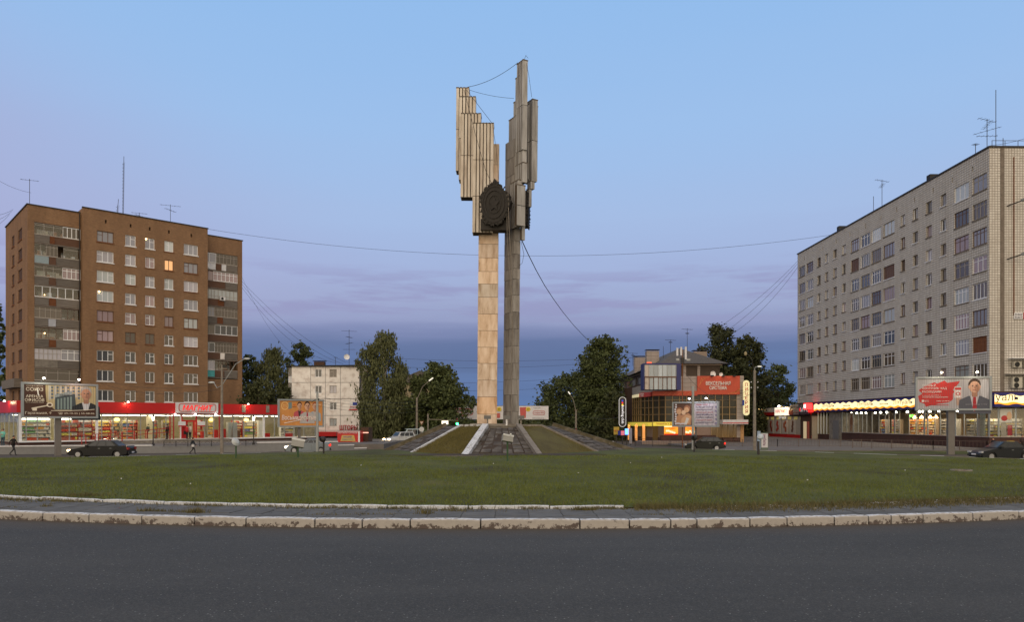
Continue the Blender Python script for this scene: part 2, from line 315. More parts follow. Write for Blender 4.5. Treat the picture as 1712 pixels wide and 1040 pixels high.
M['pave'] = ramp_mat('pavement', [(.11, .10, .095), (.17, .155, .145)], nscale=.8, bump=.3)
M['paver'] = ramp_mat('grey_paver', [(.085, .085, .085), (.14, .14, .138)], nscale=2, bump=.3, obj_rand=.12)
M['rampslab'] = ramp_mat('ramp_slab', [(.07, .06, .053), (.14, .125, .112), (.22, .205, .19)], nscale=1.6, bump=.6, obj_rand=.07)
def paint_mat(name, paint, under, thr=.47, soft=.02):
    m, n, l, b = mk(name); b.inputs['Roughness'].default_value = .8
    t = n.new('ShaderNodeTexCoord'); oi = n.new('ShaderNodeObjectInfo'); q = n.new('ShaderNodeVectorMath'); q.operation = 'SCALE'; l.new(oi.outputs['Location'], q.inputs[0]); q.inputs[3].default_value = 1
    ad = n.new('ShaderNodeVectorMath'); l.new(t.outputs['Object'], ad.inputs[0]); l.new(q.outputs[0], ad.inputs[1])
    z = n.new('ShaderNodeTexNoise'); z.inputs['Scale'].default_value = 4.6; z.inputs['Detail'].default_value = 11; z.inputs['Roughness'].default_value = .74; l.new(ad.outputs[0], z.inputs['Vector'])
    s = n.new('ShaderNodeSeparateXYZ'); l.new(t.outputs['Object'], s.inputs[0])
    hz = n.new('ShaderNodeMapRange'); l.new(s.outputs[2], hz.inputs[0]); hz.inputs[1].default_value = .0; hz.inputs[2].default_value = .3; hz.inputs[3].default_value = .055; hz.inputs[4].default_value = -.16
    a = n.new('ShaderNodeMath'); l.new(z.outputs[0], a.inputs[0]); l.new(hz.outputs[0], a.inputs[1])
    r = n.new('ShaderNodeMapRange'); l.new(a.outputs[0], r.inputs[0]); r.inputs[1].default_value = thr + .055 - soft; r.inputs[2].default_value = thr + .055 + soft
    z2 = n.new('ShaderNodeTexNoise'); z2.inputs['Scale'].default_value = 7; z2.inputs['Detail'].default_value = 8; l.new(ad.outputs[0], z2.inputs['Vector'])
    pc = n.new('ShaderNodeMix'); pc.data_type = 'RGBA'; l.new(z2.outputs[0], pc.inputs[0]); pc.inputs[6].default_value = (*[v * .72 for v in paint], 1); pc.inputs[7].default_value = (*paint, 1)
    x = n.new('ShaderNodeMix'); x.data_type = 'RGBA'; l.new(r.outputs[0], x.inputs[0]); l.new(pc.outputs[2], x.inputs[6]); x.inputs[7].default_value = (*under, 1)
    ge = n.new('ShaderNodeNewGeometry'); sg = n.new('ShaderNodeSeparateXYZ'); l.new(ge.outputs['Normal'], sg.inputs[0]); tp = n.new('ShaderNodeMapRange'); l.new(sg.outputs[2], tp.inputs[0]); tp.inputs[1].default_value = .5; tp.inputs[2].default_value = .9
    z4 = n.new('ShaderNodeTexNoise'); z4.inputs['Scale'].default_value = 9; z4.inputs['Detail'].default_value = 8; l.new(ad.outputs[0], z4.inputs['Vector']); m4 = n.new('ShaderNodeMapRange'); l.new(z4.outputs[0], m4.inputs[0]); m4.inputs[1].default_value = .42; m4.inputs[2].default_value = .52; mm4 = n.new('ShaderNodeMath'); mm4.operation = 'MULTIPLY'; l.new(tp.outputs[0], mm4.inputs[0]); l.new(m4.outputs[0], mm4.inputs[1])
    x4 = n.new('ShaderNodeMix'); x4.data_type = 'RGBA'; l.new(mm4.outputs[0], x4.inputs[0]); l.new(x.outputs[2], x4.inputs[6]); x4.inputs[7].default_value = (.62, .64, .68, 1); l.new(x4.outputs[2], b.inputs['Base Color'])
    bp = n.new('ShaderNodeBump'); bp.invert = True; bp.inputs['Strength'].default_value = .5; bp.inputs['Distance'].default_value = .01; l.new(r.outputs[0], bp.inputs['Height']); l.new(bp.outputs[0], b.inputs['Normal'])
    return m
M['earthwall'] = ramp_mat('earthy_concrete', [(.05, .045, .022), (.10, .085, .055), (.17, .15, .125)], nscale=1.5, bump=.6)
M['rampslab2'] = ramp_mat('dark_ramp_slab', [(.05, .042, .036), (.10, .088, .078), (.20, .185, .17)], nscale=1.1, bump=.6, obj_rand=.05, lo=.36, hi=.74)
M['kerb'] = paint_mat('flaking_white_kerb_paint', (.40, .375, .35), (.085, .066, .06))
M['kerb_white'] = paint_mat('worn_white_paint', (.52, .54, .57), (.17, .15, .13), .5)
M['kerb_grey'] = ramp_mat('grey_kerb', [(.14, .125, .11), (.25, .225, .20)], nscale=3, bump=.4)

# ---------------------------------------------------------------- mesh helpers
class MB:
    def __init__(s): s.v = []; s.f = []; s.m = []; s.cur = 0
    def poly(s, pts, m=None):
        i = len(s.v); s.v += [tuple(p) for p in pts]; s.f.append(tuple(range(i, i + len(pts)))); s.m.append(s.cur if m is None else m)
    def box(s, x0, x1, y0, y1, z0, z1, m=None):
        i = len(s.v); m = s.cur if m is None else m
        s.v += [(x0, y0, z0), (x1, y0, z0), (x1, y1, z0), (x0, y1, z0), (x0, y0, z1), (x1, y0, z1), (x1, y1, z1), (x0, y1, z1)]
        for f in ((0, 3, 2, 1), (4, 5, 6, 7), (0, 1, 5, 4), (1, 2, 6, 5), (2, 3, 7, 6), (3, 0, 4, 7)):
            s.f.append(tuple(i + k for k in f)); s.m.append(m)
        return s
    def prism(s, pts, axis, a, b, m=None):
        """extrude 2D polygon along axis ('x','y','z') from a to b"""
        def mkp(p, t): return {'x': (t, p[0], p[1]), 'y': (p[0], t, p[1]), 'z': (p[0], p[1], t)}[axis]
        i = len(s.v); n = len(pts); m = s.cur if m is None else m
        s.v += [mkp(p, a) for p in pts] + [mkp(p, b) for p in pts]
        s.f.append(tuple(i + k for k in range(n))[::-1]); s.m.append(m); s.f.append(tuple(i + n + k for k in range(n))); s.m.append(m)
        for k in range(n): s.f.append((i + k, i + (k + 1) % n, i + n + (k + 1) % n, i + n + k)); s.m.append(m)
        return s
    def beam(s, a, b, w, h, m=None, up=(0, 0, 1)):
        a = Vector(a); b = Vector(b); d = (b - a).normalized(); u = Vector(up)
        r = d.cross(u)
        if r.length < 1e-4: r = d.cross(Vector((1, 0, 0)))
        r.normalize(); u = r.cross(d).normalized(); i = len(s.v); m = s.cur if m is None else m
        for p in (a, b):
            for x, y in ((-1, -1), (1, -1), (1, 1), (-1, 1)): s.v.append(tuple(p + r * x * w / 2 + u * y * h / 2))
        for f in ((0, 1, 2, 3), (7, 6, 5, 4), (0, 4, 5, 1), (1, 5, 6, 2), (2, 6, 7, 3), (3, 7, 4, 0)): s.f.append(tuple(i + k for k in f)); s.m.append(m)
        return s
    def tube(s, pts, r, n=6, m=None, caps=True):
        pts = [Vector(p) for p in pts]; rs = r if isinstance(r, (list, tuple)) else [r] * len(pts); i0 = len(s.v); m = s.cur if m is None else m
        for k, p in enumerate(pts):
            d = (pts[min(k + 1, len(pts) - 1)] - pts[max(k - 1, 0)]).normalized()
            a = d.cross(Vector((0, 0, 1)));
            if a.length < .05: a = d.cross(Vector((0, 1, 0)))
            a.normalize(); b = d.cross(a)
            for j in range(n):
                t = 2 * math.pi * j / n; s.v.append(tuple(p + (a * math.cos(t) + b * math.sin(t)) * rs[k]))
        for k in range(len(pts) - 1):
            for j in range(n):
                s.f.append((i0 + k * n + j, i0 + k * n + (j + 1) % n, i0 + (k + 1) * n + (j + 1) % n, i0 + (k + 1) * n + j)); s.m.append(m)
        if caps: s.f.append(tuple(i0 + j for j in range(n))[::-1]); s.m.append(m); s.f.append(tuple(i0 + (len(pts) - 1) * n + j for j in range(n))); s.m.append(m)
        return s
    def lathe(s, prof, c=(0, 0, 0), n=12, m=None):
        i0 = len(s.v); m = s.cur if m is None else m
        for r, z in prof:
            for j in range(n):
                t = 2 * math.pi * j / n; s.v.append((c[0] + r * math.cos(t), c[1] + r * math.sin(t), c[2] + z))
        for k in range(len(prof) - 1):
            for j in range(n): s.f.append((i0 + k * n + j, i0 + k * n + (j + 1) % n, i0 + (k + 1) * n + (j + 1) % n, i0 + (k + 1) * n + j)); s.m.append(m)
        return s
    def ball(s, c, rx, ry=None, rz=None, n=10, m=None):
        ry = ry or rx; rz = rz or rx; i0 = len(s.v); m = s.cur if m is None else m; h = n // 2
        for k in range(h + 1):
            a = math.pi * k / h
            for j in range(n):
                t = 2 * math.pi * j / n; s.v.append((c[0] + rx * math.sin(a) * math.cos(t), c[1] + ry * math.sin(a) * math.sin(t), c[2] - rz * math.cos(a)))
        for k in range(h):
            for j in range(n): s.f.append((i0 + k * n + j, i0 + k * n + (j + 1) % n, i0 + (k + 1) * n + (j + 1) % n, i0 + (k + 1) * n + j)); s.m.append(m)
        return s
    def mesh(s, name, mats):
        me = bpy.data.meshes.new(name); me.from_pydata(s.v, [], s.f)
        if not isinstance(mats, (list, tuple)): mats = [mats]
        for q in mats: me.materials.append(q)
        if len(mats) > 1: me.polygons.foreach_set('material_index', s.m)
        me.update(); return me
    def build(s, name, mats, parent=None, loc=(0, 0, 0), rot=(0, 0, 0)):
        return link(name, s.mesh(name, mats), parent, loc, rot)
def link(name, me, parent=None, loc=(0, 0, 0), rot=(0, 0, 0)):
    o = bpy.data.objects.new(name, me); C.objects.link(o); o.location = loc; o.rotation_euler = rot
    if parent: o.parent = parent
    return o
def smooth_obj(o):
    o.data.polygons.foreach_set('use_smooth', [True] * len(o.data.polygons)); return o
def tag(o, label=None, cat=None, group=None, kind=None):
    if label: o['label'] = label
    if cat: o['category'] = cat
    if group: o['group'] = group
    if kind: o['kind'] = kind
    return o
def thing(name, label, cat, loc=(0, 0, 0), rz=0, group=None):
    o = bpy.data.objects.new(name, None); C.objects.link(o); o.location = loc; o.rotation_euler = (0, 0, rz); o.empty_display_size = .2
    return tag(o, label, cat, group)
def struct(name, mb, mat): return tag(mb.build(name, mat), kind='structure')
def box(name, mat, parent, *a): return MB().box(*a).build(name, mat, parent)
TEXTS = []
def text(s, parent, x, z, w, h, mat, y=-.03, bold=.0, shear=0, name='lettering', rot=(R(90), 0, 0), ext=.006, spacing=1):
    c = bpy.data.curves.new(name, 'FONT'); c.body = s; c.align_x = 'CENTER'; c.align_y = 'CENTER'; c.extrude = ext; c.offset = bold * .35; c.shear = shear; c.resolution_u = 2
    c.space_character = spacing; c.materials.append(mat)
    o = bpy.data.objects.new(name, c); C.objects.link(o); o.parent = parent; o.location = (x, y, z); o.rotation_euler = rot; TEXTS.append((o, w, h)); return o
def lamp(parent, loc, energy, color=(1, .75, .45), kind='POINT', size=.15, rot=(0, 0, 0), spot=120):
    d = bpy.data.lights.new('lamp_light', kind); d.energy = energy; d.color = color
    if kind == 'POINT': d.shadow_soft_size = size
    elif kind == 'SPOT': d.shadow_soft_size = size; d.spot_size = R(spot); d.spot_blend = .6
    else: d.shape = 'RECTANGLE'; d.size = size[0]; d.size_y = size[1]
    o = bpy.data.objects.new('lamp_light', d); C.objects.link(o); o.parent = parent; o.location = loc; o.rotation_euler = rot; return o

# ---------------------------------------------------------------- wall with openings
def wall(name, x0, x1, z0, z1, holes, mat, parent, y=0, thick=.22, axis='x'):
    """front skin at y with rectangular holes (hx0,hx1,hz0,hz1[,depth]); reveals go in by depth"""
    xs = sorted({x0, x1, *[v for h in holes for v in h[:2]]}); zs = sorted({z0, z1, *[v for h in holes for v in h[2:4]]})
    mb = MB()
    for i in range(len(xs) - 1):
        cx = (xs[i] + xs[i + 1]) / 2; j = 0
        col = [h for h in holes if h[0] < cx < h[1]]
        start = None
        for j in range(len(zs) - 1):
            cz = (zs[j] + zs[j + 1]) / 2
            solid = not any(h[2] < cz < h[3] for h in col)
            if solid and start is None: start = zs[j]
            if start is not None and (not solid or j == len(zs) - 2):
                end = zs[j + 1] if solid else zs[j]
                mb.poly([(xs[i], y, start), (xs[i + 1], y, start), (xs[i + 1], y, end), (xs[i], y, end)]); start = None
    for h in holes:
        d = h[4] if len(h) > 4 else thick; a, b, c, e = h[:4]
        mb.poly([(a, y, c), (b, y, c), (b, y + d, c), (a, y + d, c)]); mb.poly([(a, y, e), (a, y + d, e), (b, y + d, e), (b, y, e)])
        mb.poly([(a, y, c), (a, y + d, c), (a, y + d, e), (a, y, e)]); mb.poly([(b, y, c), (b, y, e), (b, y + d, e), (b, y + d, c)])
    if axis == 'y': mb.v = [(v[1], -v[0], v[2]) for v in mb.v]
    return mb.build(name, mat, parent)

WCACHE = {}
def window(parent, x, z, w, h, cols=2, fmat=None, pane=None, y=.12, split=None, small=None, rz=0, sill=None, yoff=0, bars=0, name='window'):
    """x,z lower-left corner. frame in front, panes behind; split: transom height share; small: index of a sash with a little top light"""
    fmat = fmat or M['white_pvc']; pane = pane or PANES[0]
    key = (round(w, 1), round(h, 1), cols, fmat.name, split, small, bars)
    w_, h_ = w, h
    if key not in WCACHE:
        t = .085; mb = MB()
        mb.box(0, w, 0, .06, 0, t); mb.box(0, w, 0, .06, h - t, h); mb.box(0, t, 0, .06, t, h - t); mb.box(w - t, w, 0, .06, t, h - t)
        for k in range(1, cols):
            cx = w * k / cols; mb.box(cx - t * .5, cx + t * .5, .001, .059, t, h - t)
        if split: 
            zs = h * split; mb.box(t, w - t, .004, .055, zs - t * .4, zs + t * .4)
            for k in range(1, cols * bars if bars else 1):
                mb.box(w * k / (cols * bars) - .025, w * k / (cols * bars) + .025, .007, .052, zs, h - t)
        if small is not None:
            a, b = w * small / cols, w * (small + 1) / cols; mb.box(a + t * .5, b - t * .5, .004, .056, h * .66 - t * .4, h * .66 + t * .4); 
        WCACHE[key] = (mb.mesh('window_frame', fmat), w, h)
    me, w0, h0 = WCACHE[key]
    o = link(name, me, parent, (x, y, z), (0, 0, rz)); o.scale = (w / w0, 1, h / h0)
    pk = ('p', pane.name, round(w0, 1), round(h0, 1))
    if pk not in WCACHE:
        WCACHE[pk] = MB().box(.02, w0 - .02, .03, .05, .02, h0 - .02).mesh('pane', pane)
    p = link('pane', WCACHE[pk], o)
    if sill:
        s = MB().box(-.08, w0 + .08, -y - .10 if y > 0 else -.1, .0, -.12, -.02).build('sill', sill, o)
    return o
def antenna(x, y, z, h, label, arms=3, w=1.6, lean=0, group=None):
    t = tag(bpy.data.objects.new('roof_antenna', None), label, 'antenna', group); C.objects.link(t); t.location = (x, y, z)
    m = MB().tube([(0, 0, 0), (lean, 0, h)], .035, 5); m.build('mast', M['iron'], t)
    if arms:
        b = MB()
        for k in range(arms):
            zz_ = h * (.96 - .16 * k); ww = w * (1 - .2 * (k % 2)); an = .4 + k * .9
            b.tube([(-ww / 2 * math.cos(an), -ww / 2 * math.sin(an), zz_), (ww / 2 * math.cos(an), ww / 2 * math.sin(an), zz_)], .02, 4)
            for q in range(5):
                s = (q - 2) / 2.4 * ww / 2; c0 = (s * math.cos(an), s * math.sin(an), zz_); b.tube([(c0[0] + .3 * math.sin(an), c0[1] - .3 * math.cos(an), zz_), (c0[0] - .3 * math.sin(an), c0[1] + .3 * math.cos(an), zz_)], .014, 4)
        b.build('antenna_arms', M['iron'], t)
    return t

# ================================================================ GROUND
def catmull(pts, n=8):
    out = []; k = len(pts)
    for i in range(k):
        p0, p1, p2, p3 = (Vector(pts[(i + j - 1) % k]) for j in range(4))
        for q in range(n):
            t = q / n
            out.append(.5 * ((2 * p1) + (-p0 + p2) * t + (2 * p0 - 5 * p1 + 4 * p2 - p3) * t * t + (-p0 + 3 * p1 - 3 * p2 + p3) * t ** 3))
    return out
def arc_outer(x): return 80.9 - math.sqrt(3600 - x * x)
def arc_inner(x): return 76 - math.sqrt(2704 - x * x)
isl = [(x, arc_outer(x)) for x in (-21, -15.7, -10, -5, 0, 5, 10, 15.7, 21)] + [(28, 28.0), (37, 35), (41.5, 45), (38, 56), (31, 64), (23.5, 72), (12, 80), (0, 84), (-10, 79), (-17, 70), (-25, 64.5), (-34, 57.5), (-43, 53), (-45, 44), (-39, 35.5), (-28, 28)]
inn = [(x, arc_inner(x)) for x in (-24, -18.8, -12, -6, 0, 6, 12, 18.8, 24)] + [(31, 34.5), (37, 39), (40.8, 46), (37.4, 55.4), (30.6, 63.4), (23, 71.4), (12, 79.4), (0, 83.4), (-10, 78.4), (-16.6, 69.4), (-24.6, 63.9), (-33.6, 56.9), (-42, 52), (-44, 45), (-38, 38.5), (-31, 33.8)]
isl = catmull(isl, 6); inn = catmull(inn, 6)
mb = MB(); mb.poly([(-3000, -200, -.06), (3000, -200, -.06), (3000, 4000, -.06), (-3000, 4000, -.06)]); struct('ground', mb, M['earth'])
mb = MB(); mb.poly([(-170, -60, 0), (170, -60, 0), (170, 66, 0), (24, 71, 0), (18, 92, 0), (16, 600, 0), (-19, 600, 0), (-20, 92, 0), (-24, 73, 0), (-170, 73, 0)]); struct('road', mb, M['asphalt'])
# right and left terraces
mb = MB()
mb.box(20.5, 150, 74.5, 185, -.3, .14)
struct('pavement', mb, M['pave'])
mb = MB(); mb.poly([(34, 68.5, .03), (120, 64, .03), (120, 74.4, .05), (27, 74.4, .05)]); struct('verge', mb, M['grass'])
mb = MB(); mb.prism([(-140, 68.3), (-50, 68.3), (-20.6, 78.4), (-13.6, 79.5), (-13.6, 99), (-140, 185)], 'z', -.3, .62)
struct('terrace', mb, M['pave'])
mb = MB(); mb.prism([(p.x * .993, 50 + (p.y - 50) * .993) for p in isl], 'z', -.1, .19); island_base = struct('island_base', mb, M['pave'])

cen = Vector((0, 50))
def lawn_z(x, y, t):
    A = .30 if x < 12 else max(.04, .30 - (x - 12) * .018)
    und = .035 * math.sin(x * .31 + 1) * math.sin(y * .27) + .02 * math.sin(x * .9 + y * .5)
    return .235 + A * (1 - t ** 5) + und * (1 - t ** 4)
mb = MB(); rings = [0, .15, .3, .45, .6, .7, .8, .86, .91, .95, .98, 1.0]; n = len(inn)
for t in rings:
    for p in inn:
        q = cen + (p - cen) * t; mb.v.append((q.x, q.y, lawn_z(q.x, q.y, t)))
for k in range(len(rings) - 1):
    for j in range(n): mb.f.append((k * n + j, k * n + (j + 1) % n, (k + 1) * n + (j + 1) % n, (k + 1) * n + j)); mb.m.append(0)
lw = struct('lawn', mb, M['grass']); smooth_obj(lw)
from bisect import bisect
inn_ang = sorted((math.atan2(p.y - cen.y, p.x - cen.x), (p - cen).length) for p in inn)
IA = np.array([a for a, _ in inn_ang]); IR = np.array([r for _, r in inn_ang])
def lawn_h(x, y):
    a = math.atan2(y - cen.y, x - cen.x); r = np.interp(a, IA, IR, period=2 * math.pi); t = math.hypot(x - cen.x, y - cen.y) / r
    return lawn_z(x, y, min(t, 1)) if t <= 1 else .0

def blades(name, xs, ys, zs, hs, ws, mat, kind='stuff', lean=.5, label=None):
    n = len(xs); a = np.random.rand(n) * 6.283; dx = np.cos(a) * ws / 2; dy = np.sin(a) * ws / 2
    lx_ = (np.random.rand(n) - .5) * lean * hs * 2; ly_ = (np.random.rand(n) - .5) * lean * hs * 2
    v = np.empty((n, 3, 3)); v[:, 0] = np.stack([xs - dx, ys - dy, zs], 1); v[:, 1] = np.stack([xs + dx, ys + dy, zs], 1); v[:, 2] = np.stack([xs + lx_, ys + ly_, zs + hs], 1)
    me = bpy.data.meshes.new(name); me.vertices.add(n * 3); me.loops.add(n * 3); me.polygons.add(n)
    me.vertices.foreach_set('co', v.ravel()); me.loops.foreach_set('vertex_index', np.arange(n * 3)); me.polygons.foreach_set('loop_start', np.arange(n) * 3)
    me.materials.append(mat); me.update(calc_edges=True); o = link(name, me); tag(o, kind=kind)
    if label: o['label'] = label
    return o
M['blade'] = leaf_mat('grass_blades', (.062, .078, .016), (.16, .19, .042))
M['weed'] = leaf_mat('dry_weeds', (.060, .058, .020), (.16, .135, .062))
# lawn blades, denser towards the road
nb = 330000
u = np.random.rand(nb) ** 1.25; yy = 24.2 + u * 31; xx = (np.random.rand(nb) * 2 - 1) * (yy * .72)
ang = np.arctan2(yy - 50, xx); rr = np.interp(ang, IA, IR, period=2 * math.pi); tt = np.hypot(xx, yy - 50) / rr
dens = .5 + .5 * np.sin(xx * .35 + 1.3 * np.sin(yy * .3)) * np.sin(yy * .5 + xx * .12)
k = (tt < .997) & (np.random.rand(nb) < .35 + .65 * dens); xx, yy, tt = xx[k], yy[k], tt[k]
A = np.where(xx < 12, .30, np.maximum(.04, .30 - (xx - 12) * .018)); und = .035 * np.sin(xx * .31 + 1) * np.sin(yy * .27) + .02 * np.sin(xx * .9 + yy * .5)
zzz = .225 + A * (1 - tt ** 5) + und * (1 - tt ** 4)
blades('grass', xx, yy, zzz, .03 + .10 * np.random.rand(len(xx)) ** 2.2, .018 + .018 * np.random.rand(len(xx)), M['blade'], label='short green lawn grass covering the traffic island')
# weeds along the kerbs and on the slabs
wx = []; wy = []; wh = []; wz = []
def patch(px, py, n, rx, ry, h, z=.2):
    D = F * (CH - z) / (py - HY); cx = X(px, D)
    for _ in range(n): wx.append(cx + random.gauss(0, rx)); wy.append(D + random.gauss(0, ry)); wh.append(h * random.uniform(.35, 1.1)); wz.append(z)
for px, py, nn, rx, h in ((20, 833, 300, .9, .16), (90, 832, 160, .7, .14), (142, 833, 420, .45, .24), (165, 834, 220, .9, .18), (225, 837, 120, .9, .14), (78, 848, 50, .10, .16), (5, 849, 80, .5, .06),
                          (40, 840, 90, .9, .07), (245, 856, 60, .12, .18), (268, 856, 90, .3, .12), (290, 857, 80, .3, .1), (328, 858, 200, .16, .2), (500, 848, 130, .2, .18), (540, 851, 200, .7, .12), (520, 846, 150, .8, .12),
                          (690, 845, 160, .35, .2), (712, 860, 90, .12, .18), (745, 855, 220, .6, .1), (600, 861, 160, 1.0, .08), (980, 854, 200, .2, .14), (1040, 852, 160, .5, .09), (1075, 848, 200, .5, .12), (400, 846, 150, 1.2, .09), (850, 849, 120, 1.5, .08),
                          (905, 846, 120, .5, .1), (1100, 862, 60, .4, .08)):
    patch(px, py, nn, rx, .07 if h > .1 else .12, h)
for q in range(17000):       # the overgrown right-hand stretch
    px = random.uniform(1060, 1800) if random.random() < .93 else random.uniform(0, 1060)
    x0 = X(px, 25); d = arc_inner(x0) + random.gauss(-.1, .35) if abs(x0) < 30 else 30
    if px > 1130 and random.random() < .45: d -= random.uniform(0, 1.3)
    wx.append(X(px, d)); wy.append(d); wh.append(random.choice((.06, .09, .12, .2)) * random.uniform(.6, 1.3)); wz.append(.19)
for q in range(5200):
    px = random.uniform(-20, 1130); x0 = X(px, 25); d = arc_inner(x0) + random.gauss(-.12, .12)
    if math.sin(px * .021) + math.sin(px * .057 + 1) + .4 * math.sin(px * .21) > .25: wx.append(X(px, d)); wy.append(d); wh.append(random.uniform(.04, .15)); wz.append(.19)
wx, wy, wh, wz = map(np.array, (wx, wy, wh, wz)); k = wy > [arc_outer(min(abs(a), 55)) + .25 for a in wx]
blades('weeds', wx[k], wy[k], wz[k], wh[k], .02 + .015 * np.random.rand(k.sum()), M['weed'], label='dry tufted weeds growing along both kerbs')
mb = MB()
for q in range(260):
    px = random.uniform(1130, 1712); x0 = X(px, 25.5); d = arc_inner(min(abs(x0), 30)) + random.gauss(-.1, .5); r = random.uniform(.015, .06)
    mb.ball((X(px, d), d, .2 + r * .5), r * random.uniform(.8, 1.6), r, r * .7, 6, random.choice((0, 0, 0, 0, 1)))
for q in range(9):
    px = random.uniform(150, 1712); d = random.uniform(27, 52); mb.ball((X(px, d), d, lawn_h(X(px, d), d) + .03), .035, .03, .03, 6, 1)
tag(mb.build('rubble', [M['concrete'], M['white']]), 'small pale stones and litter scattered in the grass', kind='stuff')

# outer kerb of the island: one long stone after another
kerb = tag(bpy.data.objects.new('kerb', None), 'low kerb of long stones in flaking white paint along the road', kind='structure'); C.objects.link(kerb)
def arc_x(px, c, r):
    k = (px - CX) / F; a = 1 + k * k; b = -2 * c; q = c * c - r * r; D = (-b - math.sqrt(b * b - 4 * a * q)) / (2 * a); return k * D
joints = [-19.4, -17.2] + [arc_x(p, 80.9, 60) for p in (-20, 73, 150, 238, 326, 412, 527, 606, 686, 803.6, 969.4, 1052, 1121, 1164.6, 1253, 1315, 1394, 1451, 1489, 1542, 1625, 1702)] + [17.6, 19.8]
def kerb_run(parent, js, arc, w, h, z, mat, name='kerb_stone', tilt=.012, gap=.04, chip=True):
    for a, b in zip(js[:-1], js[1:]):
        p = Vector((a, arc(a), 0)); q = Vector((b, arc(b), 0)); d = (q - p); ln = d.length - gap; c = (p + q) / 2
        x = ln / 2; k = random.uniform(.012, .03); nseg = max(3, int(ln / .45))
        m = MB(); prof = lambda e: [(-w / 2, -.12), (-w / 2 + .01, h - .035 + e), (-w / 2 + .03, h - .008 + e), (w / 2 - .03, h + e), (w / 2, h - .03 + e), (w / 2, -.12)]
        for s_ in range(nseg + 1):
            t = s_ / nseg; e = random.uniform(-.008, .004) - (.012 if s_ in (0, nseg) else 0)
            for yy_, z_ in prof(e): m.v.append((-x + 2 * x * t, yy_ + random.uniform(-.004, .004), z_))
        for s_ in range(nseg):
            for j in range(5): m.f.append((s_ * 6 + j, (s_ + 1) * 6 + j, (s_ + 1) * 6 + j + 1, s_ * 6 + j + 1)); m.m.append(0)
        m.f.append(tuple(range(6))); m.m.append(0); m.f.append(tuple(nseg * 6 + j for j in range(6))[::-1]); m.m.append(0)
        o = m.build(name, mat, parent, (c.x, c.y, z + random.uniform(-.012, .008)), (random.uniform(-tilt, tilt) * 2, random.uniform(-tilt, tilt) * .4, math.atan2(d.y, d.x) + random.uniform(-.004, .004)))
kerb_run(kerb, joints, lambda x: arc_outer(x) + .12, .26, .265, 0, M['kerb'])
k2 = tag(bpy.data.objects.new('inner_kerb', None), 'low worn white kerb between the slab path and the lawn', kind='structure'); C.objects.link(k2)
j = [-22.0]
while j[-1] < 22: j.append(j[-1] + random.choice((2.4, 2.6, 2.7)))
kerb_run(k2, [v for v in j if v < 5.5], lambda x: arc_inner(x) - .06, .15, .125, .19, M['kerb_white'], tilt=.02)
kerb_run(k2, [v for v in j if v >= 4.9], lambda x: arc_inner(x) - .06, .15, .07, .17, M['kerb_white'], tilt=.03)
path = tag(bpy.data.objects.new('path', None), 'narrow path of grey concrete slabs between the two kerbs', kind='structure'); C.objects.link(path)
x = -21.5
while x < 21.5:
    wpv = 1.0
    r0, r1 = arc_outer(x + .5) + .28, arc_inner(x + .5) - .16; nr = max(2, round((r1 - r0) / 1.0)); hh = (r1 - r0) / nr
    for q in range(nr):
        m = MB().box(-wpv / 2 + .012, wpv / 2 - .012, -hh / 2 + .012, hh / 2 - .012, -.05, .018)
        m.build('paving_slab', M['paver'], path, (x + .5, r0 + hh * (q + .5), .19 + random.uniform(0, .012)), (random.uniform(-.01, .01), random.uniform(-.008, .008), math.atan((x + .5) / 58)))
    x += wpv
# far kerb of the island (seen on the right) and a manhole ring
fk = tag(bpy.data.objects.new('far_kerb', None), 'pale kerb on the far side of the traffic island', kind='structure'); C.objects.link(fk)
ring = [p for p in isl if p.y > 50 and (p.x > 20 or p.x < -12)]
for a, b in zip(isl, isl[1:] + isl[:1]):
    if a.y > 40 and (a.x > 19 or a.x < -14): MB().beam((a.x, a.y, .12), (b.x - (b.x - a.x) * .01, b.y - (b.y - a.y) * .01, .12), .18, .22).build('kerb_stone', M['kerb_white'] if random.random() < .5 else M['kerb_grey'], fk)
D0 = F * 2.7 / 100; t = thing('manhole', 'low grey manhole ring with rusty rim in the lawn', 'manhole', (X(1600, D0 + 8), D0 + 8 - 7.4 + 7, lawn_h(X(1600, D0 + 8), D0 + 7.6) + .0))
m = MB(); m.lathe([(.55, -.1), (.55, .07), (.42, .07), (.42, .0), (0, .0)], n=16); m.build('ring', M['concrete'], t); MB().lathe([(.40, .0), (.40, .03), (0, .035)], n=14).build('cover', M['rust'], t)

# ================================================================ MOUND under the monument
PZ = 2.6
top = [(-6.0, 68.5), (-4.4, 64), (-2.25, 63.5), (.55, 63.5), (2.5, 64), (3.7, 68.5), (3.4, 74), (-5.5, 74)]
bot = [(-11.4, 66.5), (-8.5, 60.0), (-3.6, 54.4), (2.2, 55.3), (7.6, 62.0), (11.2, 66.5), (10, 82), (-11, 82)]
ZB = .18
def P3(i, up): 
    p = (top if up else bot)[i % 8]; return Vector((p[0], p[1], PZ if up else ZB))
mb = MB()
for i in (1, 3, 5, 6, 7):
    mb.poly([P3(i, 0), P3(i + 1, 0), P3(i + 1, 1), P3(i, 1)])
